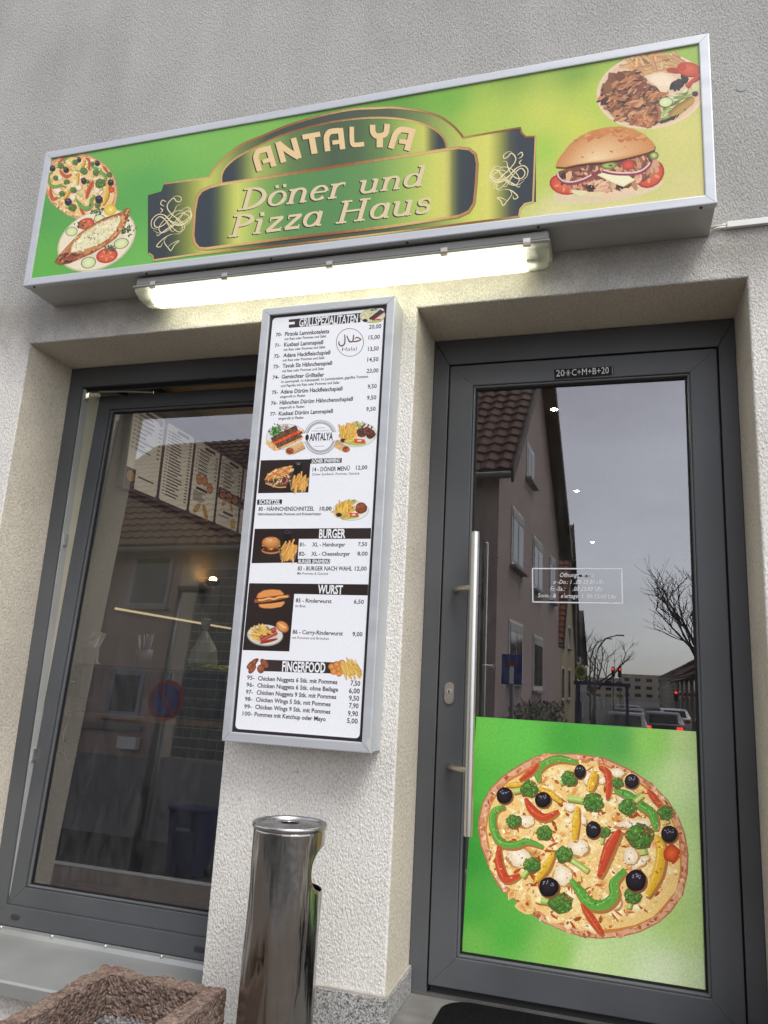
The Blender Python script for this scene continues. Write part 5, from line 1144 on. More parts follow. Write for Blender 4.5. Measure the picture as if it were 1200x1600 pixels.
for i in range(5):
    for j in range(len(cov)-1): bm.faces.new([rings[i][j], rings[i][j+1], rings[i+1][j+1], rings[i+1][j]])
bm.faces.new(rings[0]); bm.faces.new(list(reversed(rings[-1])))
cv = bm_obj('clear_cover', bm, MATS['lamp_cover']); attach(smooth_auto(cv, 35), lamp)
attach(box('reflector', LXA+.05, LXB-.05, LY-.056, LY+.056, zt-.0535, zt-.0508, MATS['white_pvc']), lamp)
TUBE = emis('tube_light', (1.0, 0.94, 0.74), 5.2)
for dy in (-.026, .026):
    attach(tube('fluorescent_tube', [(LXA+.075, LY+dy, zt-.074), (LXB-.085, LY+dy, zt-.074)], .013, TUBE, seg=12), lamp)
    for xa, xb in ((LXA+.05, LXA+.074), (LXB-.084, LXB-.05)):
        attach(box('tube_holder', xa, xb, LY+dy-.014, LY+dy+.014, zt-.094, zt-.054, MATS['white_pvc'], bevel=.003), lamp)
for x in (-1.03, -.72, -.30, .12, .40):
    bm = bmesh.new()
    prof = [(LY-.0665, zt-.030), (LY-.0745, zt-.034), (LY-.0765, zt-.050), (LY-.0745, zt-.060), (LY-.0655, zt-.062), (LY-.0655, zt-.060), (LY-.0725, zt-.058), (LY-.0745, zt-.050), (LY-.0725, zt-.036), (LY-.0665, zt-.032)]
    bm_prism(bm, [(x, y, z) for y, z in prof], (.024, 0, 0)); attach(bm_obj('cover_clip', bm, MATS['nickel']), lamp)
attach(tube('cable_gland', [(LXA+.006, LY-.02, zt-.022), (LXA-.014, LY-.02, zt-.022)], .011, MATS['dark_plastic']), lamp)
attach(box('mount_bracket', -.80, -.76, LY-.055, LY+.055, zt-.006, zt+.0008, MATS['dark_plastic']), lamp)
attach(box('mount_bracket', .10, .14, LY-.055, LY+.055, zt-.006, zt+.0008, MATS['dark_plastic']), lamp)

# cable duct running right from the sign
duct = empty('cable_duct', (1.03, 0, 2.63)); tag(duct, 'white plastic cable duct running along the wall right of the sign', 'cable duct')
attach(box('duct_base', 1.034, 3.6, -.010, -.0005, 2.628, 2.647, MATS['white_pvc']), duct)
attach(box('duct_cover', 1.046, 3.6, -.016, -.0102, 2.627, 2.648, MATS['white_pvc'], bevel=.002), duct)
attach(tube('cable', [(.998, -.010, 2.634), (1.02, -.010, 2.638), (1.05, -.009, 2.638)], .004, MATS['cream_pvc']), duct)
attach(tube('cable', [(1.0, -.008, 2.628), (1.02, -.011, 2.631), (1.05, -.009, 2.633)], .0035, MATS['white_pvc']), duct)

# ================================================================== ash bin, planter, mat
def bin_steel():
    m, nt, out = new_mat('bin_steel'); L = nt.links
    p = N(nt, 'ShaderNodeBsdfPrincipled'); L.new(p.outputs[0], out.inputs['Surface']); p.inputs['Metallic'].default_value = 1; p.inputs['Base Color'].default_value = (.36, .345, .325, 1)
    tc = N(nt, 'ShaderNodeTexCoord'); src = tc.outputs['Object']
    mp = N(nt, 'ShaderNodeMapping'); mp.inputs['Scale'].default_value = (9, 9, 1.2); L.new(src, mp.inputs['Vector'])
    n1 = N(nt, 'ShaderNodeTexNoise'); n1.inputs['Scale'].default_value = 1.6; n1.inputs['Detail'].default_value = 4; L.new(mp.outputs[0], n1.inputs['Vector'])
    n2 = N(nt, 'ShaderNodeTexNoise'); n2.inputs['Scale'].default_value = 60; n2.inputs['Detail'].default_value = 6; L.new(src, n2.inputs['Vector'])
    mp3 = N(nt, 'ShaderNodeMapping'); mp3.inputs['Scale'].default_value = (400, 400, 6); mp3.inputs['Rotation'].default_value = (0, .3, 0); L.new(src, mp3.inputs['Vector'])
    n3 = N(nt, 'ShaderNodeTexNoise'); n3.inputs['Scale'].default_value = 1; n3.inputs['Detail'].default_value = 2; L.new(mp3.outputs[0], n3.inputs['Vector'])
    r = N(nt, 'ShaderNodeMapRange'); r.inputs['From Min'].default_value = .3; r.inputs['From Max'].default_value = .75; r.inputs['To Min'].default_value = .12; r.inputs['To Max'].default_value = .26; L.new(n2.outputs['Fac'], r.inputs['Value']); L.new(r.outputs[0], p.inputs['Roughness'])
    b1 = N(nt, 'ShaderNodeBump'); b1.inputs['Strength'].default_value = .85; b1.inputs['Distance'].default_value = .012; L.new(n1.outputs['Fac'], b1.inputs['Height'])
    b2 = N(nt, 'ShaderNodeBump'); b2.inputs['Strength'].default_value = .06; b2.inputs['Distance'].default_value = .002; L.new(n3.outputs['Fac'], b2.inputs['Height']); L.new(b1.outputs[0], b2.inputs['Normal']); L.new(b2.outputs[0], p.inputs['Normal'])
    MATS['bin_steel'] = m
bin_steel()
BX, BY, BR, BT = -0.223, -0.30, 0.1025, 0.705
binr = empty('ash_bin', (BX, BY, GZ)); tag(binr, 'dented shiny steel ash bin standing in front of the pillar', 'ash bin')
def bin_body():
    bm = bmesh.new(); SEG, ROW = 120, 90; z0, z1 = GZ+.02, BT-.012; rings = []
    hole_a, hole_z = R_(40), .59      # opening towards the door
    def inh(a, z):
        da = (a-hole_a+math.pi) % (2*math.pi)-math.pi
        return (abs(da)/R_(64))**2.6+(abs(z-hole_z)/.066)**2.6
    for r in range(ROW+1):
        z = z0+(z1-z0)*r/ROW; ring = []
        for k in range(SEG):
            a = 2*math.pi*k/SEG
            dent = .0060*mnoise.noise(Vector((math.cos(a)*1.6, math.sin(a)*1.6, z*3.2)))+.0030*mnoise.noise(Vector((math.cos(a)*5, math.sin(a)*5, z*7+3)))
            fade = min(1, (z1-z)/.12); rr = BR+dent*fade
            ring.append(bm.verts.new((BX+rr*math.cos(a), BY+rr*math.sin(a), z)))
        rings.append(ring)
    for r in range(ROW):
        for k in range(SEG):
            a = 2*math.pi*(k+.5)/SEG; z = z0+(z1-z0)*(r+.5)/ROW
            if inh(a, z) < 1: continue
            bm.faces.new([rings[r][k], rings[r][(k+1) % SEG], rings[r+1][(k+1) % SEG], rings[r+1][k]])
    # smooth the rim of the opening
    for _ in range(6):
        bv = [v for v in bm.verts if v.is_boundary and v.link_edges and z0+.02 < v.co.z < z1-.02]
        new = {}
        for v in bv:
            nb = [e.other_vert(v) for e in v.link_edges if e.is_boundary]
            if len(nb) == 2: new[v] = v.co*.5+(nb[0].co+nb[1].co)*.25
        for v, c in new.items(): v.co = c
    bmesh.ops.delete(bm, geom=[v for v in bm.verts if not v.link_faces], context='VERTS')
    return bm_obj('bin_body', bm, MATS['bin_steel'], smooth=True)
bb = attach(bin_body(), binr); md = bb.modifiers.new('thick', 'SOLIDIFY'); md.thickness = .0014; md.offset = -1
bm = bmesh.new(); bm_lathe(bm, [(BR-.012, GZ+.03), (BR-.012, .44), (BR-.014, .44), (BR-.014, .035+GZ)], 48, BX, BY); attach(bm_obj('inner_liner', bm, mat('liner', (.20, .20, .19), rough=.4, metal=.8), smooth=True), binr)
bm = bmesh.new(); bm_lathe(bm, [(BR-.004, GZ), (BR+.002, GZ+.001), (BR+.002, GZ+.02), (BR-.003, GZ+.022)], 64, BX, BY); attach(bm_obj('base_ring', bm, MATS['dark_plastic'], smooth=True), binr)
def lid():
    bm = bmesh.new()
    pr = [(BR+.0015, BT-.014), (BR+.0045, BT-.010), (BR+.005, BT-.004), (BR+.0025, BT-.0005), (BR-.003, BT), (BR-.008, BT-.0015), (BR-.0095, BT-.006), (BR-.011, BT-.007), (.085, BT-.005), (.05, BT-.003), (.032, BT-.001), (.027, BT-.002), (.0255, BT-.004)]
    bm_lathe(bm, pr, 72, BX, BY); o = bm_obj('lid', bm, mat('lid_steel', (.46, .455, .45), rough=.3, metal=1, var=.12, vscale=24, rvar=.14, bump=.05, bscale=30), recalc=True)
    return smooth_auto(o, 50)
ld = attach(lid(), binr)
bm = bmesh.new(); bmesh.ops.create_circle(bm, cap_ends=True, segments=32, radius=.075, matrix=Matrix.Translation((BX, BY, BT-.0075))); attach(bm_obj('hole_shade_disc', bm, MATS['black']), binr)  # unlit depth of the lid hole painted as a black disc

# planter of red-brown lava concrete
PX0, PX1, PY0, PY1, PT = -0.79, -0.385, -0.78, -0.285, 0.245
def lava_mat(name, col, pale):
    m, nt, out = new_mat(name); L = nt.links
    p = N(nt, 'ShaderNodeBsdfPrincipled'); L.new(p.outputs[0], out.inputs['Surface']); p.inputs['Roughness'].default_value = .95; p.inputs['Specular IOR Level'].default_value = .1
    tc = N(nt, 'ShaderNodeTexCoord'); src = tc.outputs['Object']
    v = N(nt, 'ShaderNodeTexVoronoi'); v.inputs['Scale'].default_value = 120; L.new(src, v.inputs['Vector'])
    sc = N(nt, 'ShaderNodeSeparateColor'); L.new(v.outputs['Color'], sc.inputs[0])
    n = N(nt, 'ShaderNodeTexNoise'); n.inputs['Scale'].default_value = 9; n.inputs['Detail'].default_value = 5; L.new(src, n.inputs['Vector'])
    mx = N(nt, 'ShaderNodeMix', data_type='RGBA'); mx.inputs['A'].default_value = (*[c*.55 for c in col], 1); mx.inputs['B'].default_value = (*[c*1.35 for c in col], 1); L.new(sc.outputs[0], mx.inputs['Factor'])
    m2 = N(nt, 'ShaderNodeMix', data_type='RGBA'); L.new(mx.outputs['Result'], m2.inputs['A']); m2.inputs['B'].default_value = (*pale, 1)
    r = N(nt, 'ShaderNodeMapRange'); r.inputs['From Min'].default_value = .5; r.inputs['From Max'].default_value = .75; r.inputs['To Min'].default_value = 0; r.inputs['To Max'].default_value = .5; L.new(n.outputs['Fac'], r.inputs['Value']); L.new(r.outputs[0], m2.inputs['Factor']); L.new(m2.outputs['Result'], p.inputs['Base Color'])
    b = N(nt, 'ShaderNodeBump'); b.inputs['Strength'].default_value = .9; b.inputs['Distance'].default_value = .005; b.invert = True; L.new(v.outputs['Distance'], b.inputs['Height']); L.new(b.outputs[0], p.inputs['Normal'])
    MATS[name] = m
lava_mat('lava', (0.165, 0.117, 0.094), (0.29, 0.225, 0.185))
plant = empty('stone_planter', (-.5875, -.53, GZ)); tag(plant, 'rough red brown lava stone planter box below the shop window', 'planter')
def planter():
    bm = bmesh.new(); d = .0075; W = .055; zin = PT-.17
    def patch(o, u, v, nu, nv):
        g = [[bm.verts.new(Vector(o)+Vector(u)*(i/nu)+Vector(v)*(j/nv)) for j in range(nv+1)] for i in range(nu+1)]
        for i in range(nu):
            for j in range(nv): bm.faces.new([g[i][j], g[i+1][j], g[i+1][j+1], g[i][j+1]])
    n_ = lambda L: max(1, int(abs(L)/d))
    X, Y, Z = PX1-PX0, PY1-PY0, PT-GZ-.003; zb = GZ+.003
    patch((PX0, PY0, zb), (X, 0, 0), (0, 0, Z), n_(X), n_(Z)); patch((PX1, PY0, zb), (0, Y, 0), (0, 0, Z), n_(Y), n_(Z)); patch((PX1, PY1, zb), (-X, 0, 0), (0, 0, Z), n_(X), n_(Z)); patch((PX0, PY1, zb), (0, -Y, 0), (0, 0, Z), n_(Y), n_(Z))
    xi0, xi1, yi0, yi1 = PX0+W, PX1-W, PY0+W, PY1-W; h = PT-zin; s = .0
    patch((xi0+s, yi0+s, zin), (xi1-xi0-2*s, 0, 0), (0, -s, h), n_(X), n_(h)); patch((xi1-s, yi0+s, zin), (0, yi1-yi0-2*s, 0), (s, 0, h), n_(Y), n_(h)); patch((xi1-s, yi1-s, zin), (-(xi1-xi0-2*s), 0, 0), (0, s, h), n_(X), n_(h)); patch((xi0+s, yi1-s, zin), (0, -(yi1-yi0-2*s), 0), (-s, 0, h), n_(Y), n_(h))
    patch((PX0, PY0, PT), (X, 0, 0), (0, W, 0), n_(X), n_(W)); patch((PX0, PY1-W, PT), (X, 0, 0), (0, W, 0), n_(X), n_(W)); patch((PX0, PY0+W, PT), (W, 0, 0), (0, Y-2*W, 0), n_(W), n_(Y-2*W)); patch((PX1-W, PY0+W, PT), (W, 0, 0), (0, Y-2*W, 0), n_(W), n_(Y-2*W))
    patch((xi0, yi0, zin), (xi1-xi0, 0, 0), (0, yi1-yi0, 0), n_(X), n_(Y))
    bmesh.ops.remove_doubles(bm, verts=bm.verts, dist=.0045)
    for v in bm.verts:
        c = v.co; n1 = mnoise.noise_vector(c*70); n2 = mnoise.noise_vector(c*160); n3 = mnoise.noise(c*16)
        k = Vector((n1.x, n1.y, n1.z))*.0042+Vector((n2.x, n2.y, n2.z))*.0030
        if c.z > PT-.02: k.z += n3*.008-.001
        v.co = c+k
    return bm_obj('planter_box', bm, MATS['lava'], smooth=False)
attach(planter(), plant)
def gravel():
    bm = bmesh.new(); zg = PT-.10; base = bmesh.new(); bmesh.ops.create_icosphere(base, subdivisions=1, radius=1); bv = [v.co.copy() for v in base.verts]; bf = [[v.index for v in f.verts] for f in base.faces]; base.free()
    for k in range(1300):
        x = rnd.uniform(PX0+.07, PX1-.07); y = rnd.uniform(PY0+.07, PY1-.07); r = rnd.uniform(.004, .0075); z = zg+rnd.uniform(-.006, .006)
        m_ = Matrix.Rotation(rnd.uniform(0, 6), 3, Vector((rnd.random(), rnd.random(), 1)).normalized()); sx, sy, sz = r*rnd.uniform(.8, 1.3), r*rnd.uniform(.8, 1.2), r*rnd.uniform(.6, 1)
        vv = [bm.verts.new(Vector((x, y, z))+m_ @ Vector((c.x*sx, c.y*sy, c.z*sz))) for c in bv]
        for f in bf: bm.faces.new([vv[i] for i in f])
    o = bm_obj('gravel', bm, None, recalc=False); lava_mat('gravel_mat', (.20, .19, .19), (.42, .41, .42)); o.data.materials.append(MATS['gravel_mat']); o['kind'] = 'stuff'; return o
attach(gravel(), plant)
attach(box('soil_bed', PX0+.06, PX1-.06, PY0+.06, PY1-.06, PT-.165, PT-.107, mat('soil', (.10, .085, .075), rough=.95, var=.3, vscale=60)), plant)

# doormat with rounded edge
mm = mat('mat_pile', (.008, .008, .009), rough=1.0, var=.4, vscale=120, bump=.8, bscale=600, spec=.05)
bm = bmesh.new(); bm_prism(bm, [(q[0], q[1], .1055) for q in rounded(.60, .085, .93, .36, .09, 10)], (0, 0, .008))
bmesh.ops.bevel(bm, geom=[e for e in bm.edges if all(v.co.z > .112 for v in e.verts)], offset=.003, segments=1, affect='EDGES')
dm = bm_obj('doormat', bm, mm); tag(dm, 'black doormat with rounded corners lying before the glass door', 'doormat')
# ================================================================== shop interior behind the glass
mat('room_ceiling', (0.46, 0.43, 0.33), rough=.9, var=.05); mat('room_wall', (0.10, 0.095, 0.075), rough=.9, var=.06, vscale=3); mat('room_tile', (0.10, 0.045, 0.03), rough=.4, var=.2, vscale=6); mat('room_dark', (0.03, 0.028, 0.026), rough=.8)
mat('counter_grey', (0.06, 0.058, 0.056), rough=.5, var=.1); mat('wood_warm', (0.26, 0.15, 0.07), rough=.5, var=.25, vscale=4, stretch=(1, 8, 8))
RX0, RX1, RY1, RZ0, RZ1 = -2.25, 1.75, 8.6, 0.104, 2.96
def room(name, pts, m_): o = mesh_obj(name, pts, [(0, 1, 2, 3)], m_); tag(o, kind='structure'); return o
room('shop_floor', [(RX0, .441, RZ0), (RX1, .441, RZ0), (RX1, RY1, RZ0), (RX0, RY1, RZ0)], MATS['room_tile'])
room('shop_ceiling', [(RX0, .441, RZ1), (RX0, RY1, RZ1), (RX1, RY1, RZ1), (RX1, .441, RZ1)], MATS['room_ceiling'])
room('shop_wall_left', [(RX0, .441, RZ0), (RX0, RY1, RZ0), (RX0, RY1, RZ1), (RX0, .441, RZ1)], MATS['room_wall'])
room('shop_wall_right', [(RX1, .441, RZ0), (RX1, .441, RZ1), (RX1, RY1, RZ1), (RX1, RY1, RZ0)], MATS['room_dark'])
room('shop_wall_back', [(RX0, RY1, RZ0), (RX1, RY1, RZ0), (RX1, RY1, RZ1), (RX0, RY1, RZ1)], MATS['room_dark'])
# boards with the price lists
class YPrint:
    """flat print on a wall facing +x"""
    def __init__(s, x): s.x = x; s.V = []; s.F = []; s.C = []; s.L = 0
    def quad(s, y0, y1, z0, z1, col, r=0.0):
        pts = rounded((y0+y1)/2, (z0+z1)/2, y1-y0, z1-z0, r, 4) if r else [(y0, z0), (y1, z0), (y1, z1), (y0, z1)]
        s.add(pts, col)
    def add(s, pts, col):
        k = len(s.V); s.L += 1; x = s.x+s.L*1e-5; s.V += [(x, a, b) for a, b in pts]; s.F.append(tuple(range(k, k+len(pts)))); s.C += [lin(col)]*len(pts)
    def blob(s, y, z, ry, rz, col, rot=0): s.add(eposts(y, z, ry, rz, rot, 12), col)
    def build(s, name, m_, parent):
        o = mesh_obj(name, s.V, s.F, m_); at = o.data.color_attributes.new('Col', 'FLOAT_COLOR', 'POINT'); at.data.foreach_set('color', np.array([(*c, 1) for c in s.C], np.float32).ravel()); attach(o, parent); return o
BOARDS = ['first price list board left in the window, list only and two round dishes', 'second price list board, closely set list without pictures', 'third price list board with pizza pictures in its middle', 'fourth price list board with a dark picture band', 'fifth price list board half hidden behind the menu box']
for i in range(5):
    y0 = 1.40+i*.378; y1 = y0+.345; zb, zt_ = 2.20, 2.735
    r = empty('price_board', (-2.235, (y0+y1)/2, zb)); tag(r, BOARDS[i], 'price board', 'price boards above the counter')
    attach(box('board', -2.2449, -2.2005, y0-.014, y1+.014, zb-.02, zt_+.02, MATS['dark_plastic'], bevel=.003), r)
    P = YPrint(-2.2); P.quad(y0, y1, zb, zt_, (222, 220, 210), .02)
    z = zt_-.05; P.quad(y0+.13, y0+.28, z+.012, z+.034, (40, 34, 32))
    stop = [.30, .5, .24, .26, .25][i]
    while z > zt_-stop:
        P.quad(y0+.02, y0+.05, z-.008, z-.002, (60, 56, 54)); P.quad(y0+.06, y0+.06+rnd.uniform(.1, .19), z-.009, z, (48, 45, 44)); P.quad(y1-.05, y1-.02, z-.009, z, (60, 56, 54))
        if i != 1: P.quad(y0+.06, y0+.06+rnd.uniform(.08, .16), z-.018, z-.014, (110, 106, 100))
        z -= .028 if i != 1 else .0215
    if i == 0:
        P.quad(y0, y0+.10, zb, zb+.12, (44, 36, 32)); P.blob(y0+.05, zb+.07, .04, .035, (160, 110, 60)); P.quad(y0+.13, y0+.3, zb+.08, zb+.09, (50, 46, 44)); P.blob(y0+.30, zt_-.03, .03, .025, (150, 96, 50))
    if i == 2:
        for a, b in ((.09, .26), (.17, .27), (.25, .235)): P.blob(y0+a, zb+b, .045, .04, (168, 96, 54)); P.blob(y0+a, zb+b, .036, .031, (196, 140, 84))
        P.quad(y0+.06, y0+.22, zb+.185, zb+.205, (44, 36, 34))
        for k in range(6): P.quad(y0+.03, y0+rnd.uniform(.14, .22), zb+.10+k*.013, zb+.107+k*.013, (60, 56, 54))
        P.blob(y0+.1, zb+.05, .06, .024, (176, 140, 70), 40); P.blob(y0+.22, zb+.045, .07, .026, (182, 140, 78), -50)
    if i >= 3:
        P.quad(y0, y1, zb+.20, zb+.28, (44, 34, 30))
        for k in range(3): P.blob(y0+.07+.1*k, zb+.24, .042, .034, (186, 130, 76)); P.blob(y0+.07+.1*k, zb+.24, .03, .022, (160, 70, 44))
        P.blob(y0+.1, zb+.18, .04, .02, (196, 150, 92), 40); P.blob(y0+.22, zb+.17, .045, .02, (196, 150, 92), -50); P.quad(y0+.1, y0+.26, zb+.10, zb+.118, (50, 44, 42)); P.quad(y0+.03, y0+.2, zb+.07, zb+.078, (60, 56, 54)); P.blob(y0+.27, zb+.05, .045, .04, (196, 176, 90))
    P.build('board_print', MATS['print_flat'], r)
rail = box('board_rail', -2.2495, -2.2005, 1.3, 3.4, 2.765, 2.80, MATS['dark_plastic']); tag(rail, 'dark hanging rail above the row of price boards', 'rail')
# counter with glass top case
ctr = empty('counter', (-1.5, 1.1, RZ0)); tag(ctr, 'grey sales counter with glass case behind the shop window', 'counter')
attach(box('counter_body', -2.24, -.75, .80, 1.42, RZ0+.001, .86, MATS['counter_grey'], bevel=.004), ctr); attach(box('counter_top', -2.24, -.73, .78, 1.44, .8605, .885, MATS['wood_warm'], bevel=.004), ctr)
attach(box('case_glass', -2.0, -.78, .82, .826, .886, 1.098, MATS['pane_glass']), ctr); attach(box('case_shelf', -2.24, -.74, .80, 1.36, 1.10, 1.115, MATS['counter_grey'], bevel=.002), ctr)
lst = tube('light_strip', [(-2.235, 1.52, 1.452), (-2.235, 3.0, 1.445)], .007, emis('strip_glow', (1, .78, .45), .35)); tag(lst, 'thin warm light strip along the shop wall below the price boards', 'light strip')
for x in (-2.2, -.77): attach(box('case_post', x, x+.03, .83, .86, .886, 1.0995, MATS['nickel']), ctr)
# card terminal on its stand, box, straws, bag, cables
ter = empty('card_terminal', (-1.86, .88, 1.116)); tag(ter, 'white card terminal tilted on a stand at the window', 'card terminal')
bm = bmesh.new(); bm_prism(bm, [(-1.90, .90, 1.116), (-1.90, .86, 1.116), (-1.90, .85, 1.20), (-1.90, .90, 1.275), (-1.90, .915, 1.27), (-1.90, .87, 1.195), (-1.90, .875, 1.13)], (.075, 0, 0)); attach(bm_obj('stand', bm, MATS['white_pvc']), ter)
bm = bmesh.new(); bm_box(bm, -.032, .032, -.004, .004, -.05, .05, .003); o = bm_obj('reader', bm, MATS['white_pvc']); o.location = (-1.8625, .866, 1.235); o.rotation_euler = (-R_(34), 0, 0); attach(o, ter)
bm = bmesh.new(); bm_box(bm, -.012, .012, -.0052, -.0045, -.01, .014); o = bm_obj('screen', bm, MATS['black']); o.location = (-1.8625, .864, 1.238); o.rotation_euler = (-R_(34), 0, 0); attach(o, ter)
bxo = empty('carton', (-1.88, .775, .96)); tag(bxo, 'dark grey terminal carton with small white print at the counter edge', 'carton')
attach(box('carton_body', -1.93, -1.80, .735, .793, .955, 1.105, MATS['room_dark'], bevel=.002), bxo); attach(box('carton_print', -1.885, -1.873, .7340, .7346, 1.02, 1.034, MATS['white_pvc']), bxo); attach(box('carton_print', -1.868, -1.838, .7340, .7346, 1.024, 1.030, MATS['white_pvc']), bxo)
attach(box('carton_hook', -1.93, -1.80, .7935, .7995, 1.09, 1.104, MATS['room_dark']), bxo)
st_ = empty('straw_cup', (-1.58, .9, 1.116)); tag(st_, 'clear cup full of coloured drinking straws on the counter', 'straw cup')
bm = bmesh.new(); bm_lathe(bm, [(.001, 1.1165), (.035, 1.117), (.042, 1.20), (.040, 1.20), (.034, 1.12)], 20, -1.58, .9); attach(bm_obj('cup', bm, MATS['grey_plastic'], smooth=True), st_)
SC = [(.36, .16, .5), (.7, .66, .1), (.16, .4, .5), (.62, .2, .26), (.25, .25, .55), (.6, .6, .58)]
for k, c in enumerate(SC): mat('straw%d' % k, c, rough=.4)
for k in range(26):
    a = rnd.uniform(0, 6.28); q = rnd.uniform(.005, .03); attach(tube('straw', [(-1.58+q*math.cos(a)*.6, .9+q*math.sin(a)*.6, 1.125), (-1.58+q*2*math.cos(a), .9+q*1.6*math.sin(a), 1.26+rnd.uniform(0, .02))], .0032, MATS['straw%d' % (k % 6)], seg=6), st_)
bag = bmesh.new(); bm_lathe(bag, [(.002, 1.1165), (.06, 1.118), (.075, 1.15), (.065, 1.21), (.03, 1.27), (.012, 1.31), (.03, 1.36), (.004, 1.365)], 16, -1.26, .92)
for v in bag.verts: v.co += Vector(mnoise.noise_vector(v.co*22))*.012
bg = bm_obj('carrier_bag', bag, mat('bag_white', (.42, .42, .34), rough=.5)); tag(bg, 'pale knotted plastic bag standing on the counter', 'bag')
sal = bmesh.new()
for k in range(60): bm_tube(sal, [(-1.2+rnd.uniform(-.1, .1), .9+rnd.uniform(-.05, .05), 1.121+rnd.uniform(0, .015)), (-1.2+rnd.uniform(-.12, .12), .9+rnd.uniform(-.06, .06), 1.123+rnd.uniform(0, .02))], .004, 5)
so = bm_obj('cut_salad', sal, mat('salad', (.45, .5, .12), rough=.6)); tag(so, 'strips of pale green cut salad heaped on the counter', 'salad', kind='stuff')
cbl = tube('charging_cable', [(-1.84, .80, .95), (-1.87, .78, .88), (-1.88, .76, .78), (-1.87, .75, .70), (-1.82, .75, .66), (-1.78, .75, .69), (-1.79, .75, .74), (-1.84, .75, .75), (-1.90, .75, .70), (-1.96, .755, .60), (-1.99, .76, .50)], .004, MATS['white_pvc'], seg=8); tag(cbl, 'thin white charging cable hanging in a loop by the window', 'cable')
pw = box('socket_strip', -2.02, -1.92, .74, .785, .50, .56, MATS['white_pvc'], bevel=.004); tag(pw, 'small white socket strip at the end of the white cable', 'socket')
# warm wall lamp and three ceiling spots
wl_ = empty('wall_lamp', (-2.14, 2.5, 1.70)); tag(wl_, 'glowing warm wall lamp deep inside the shop window', 'lamp')
bm = bmesh.new(); bmesh.ops.create_uvsphere(bm, u_segments=16, v_segments=10, radius=.028, matrix=Matrix.Translation((-2.15, 2.5, 1.76))); attach(bm_obj('bulb', bm, emis('bulb_warm', (1.0, .50, .14), 30.0), smooth=True), wl_)
bm = bmesh.new(); bm_lathe(bm, [(.02, 1.715), (.05, 1.735), (.06, 1.755), (.056, 1.756), (.03, 1.73), (.02, 1.72)], 20, -2.15, 2.5); attach(bm_obj('lamp_cup', bm, MATS['nickel'], smooth=True), wl_); attach(box('wall_bracket', -2.2495, -2.14, 2.49, 2.51, 1.70, 1.716, MATS['nickel']), wl_)
for k, (x, y, nm) in enumerate([(.30, 2.5, 'ceiling spot nearest the door pane, highest of three'), (.34, 4.74, 'middle ceiling spot of three seen through the door'), (.41, 7.39, 'farthest ceiling spot of three seen through the door')]):
    s_ = empty('ceiling_spot', (x, y, RZ1)); tag(s_, nm, 'ceiling lamp', 'ceiling spots')
    bm = bmesh.new(); bm_lathe(bm, [(.024, RZ1-.001), (.034, RZ1-.0015), (.033, RZ1-.004), (.023, RZ1-.004)], 24, x, y); attach(bm_obj('spot_ring', bm, MATS['nickel'], smooth=True), s_)
    bm = bmesh.new(); bmesh.ops.create_circle(bm, cap_ends=True, segments=24, radius=.022, matrix=Matrix.Translation((x, y, RZ1-.0045))); attach(bm_obj('spot_lens', bm, emis('spot_warm', (1.0, .80, .55), 60.0)), s_)

pl_ = empty('ceiling_panel', (-.9, 1.9, RZ1)); tag(pl_, 'square ceiling light panel over the counter and price boards', 'ceiling lamp'); attach(box('panel_frame', -1.22, -.58, 1.58, 2.22, RZ1-.02, RZ1-.001, MATS['white_pvc']), pl_); attach(box('panel_light', -1.20, -.60, 1.60, 2.20, RZ1-.0235, RZ1-.0205, emis('panel_glow', (1.0, .92, .78), 9.0)), pl_)
# ================================================================== opposite side of the street (seen as reflections)
mat('pink_plaster', (0.40, 0.31, 0.275), rough=.9, var=.08, vscale=.6, bump=.3, bscale=30); mat('beige_plaster', (0.55, 0.48, 0.38), rough=.9, var=.08, vscale=.6); mat('base_grey', (0.22, 0.217, 0.215), rough=.9, var=.18, vscale=.8)
mat('roof_brown', (0.12, 0.062, 0.046), rough=.75, var=.3, vscale=2.2); mat('roof_orange', (0.28, 0.10, 0.05), rough=.75, var=.25, vscale=2.2); mat('barge', (0.035, 0.024, 0.02), rough=.6)
mat('win_white', (0.62, 0.62, 0.60), rough=.45); mat('win_grey', (0.30, 0.31, 0.34), rough=.45); mat('win_dark', (0.012, 0.013, 0.016), rough=.08, spec=.7); mat('stone_sill', (0.30, 0.27, 0.24), rough=.8); mat('shutter', (0.42, 0.40, 0.36), rough=.6)
mat('pole_grey', (0.13, 0.135, 0.14), rough=.5, metal=.4); mat('yellow_wall', (0.42, 0.34, 0.20), rough=.9, var=.1, vscale=.5); mat('grey_house', (0.26, 0.24, 0.22), rough=.9, var=.12, vscale=.5); mat('brick_house_', (0.20, 0.12, 0.085), rough=.9, var=.15, vscale=.7)
_mc = {}
def cube_part(name, cx, cy, cz, sx, sy, sz, m_, parent):
    k = m_.name
    if k not in _mc:
        bm = bmesh.new(); bm_box(bm, -.5, .5, -.5, .5, -.5, .5); me = bpy.data.meshes.new('block'); bmesh.ops.recalc_face_normals(bm, faces=bm.faces); bm.to_mesh(me); bm.free(); me.materials.append(m_); _mc[k] = me
    o = bpy.data.objects.new(name, _mc[k]); COL.objects.link(o); o.location = (cx, cy, cz); o.scale = (sx, sy, sz); o.parent = parent; return o
def sub(o, part):      # o under a scaled/offset part: keep place in the house frame
    o.parent = part; o.matrix_parent_inverse = (Matrix.Translation(part.location) @ Matrix.Diagonal((*part.scale, 1))).inverted(); return o
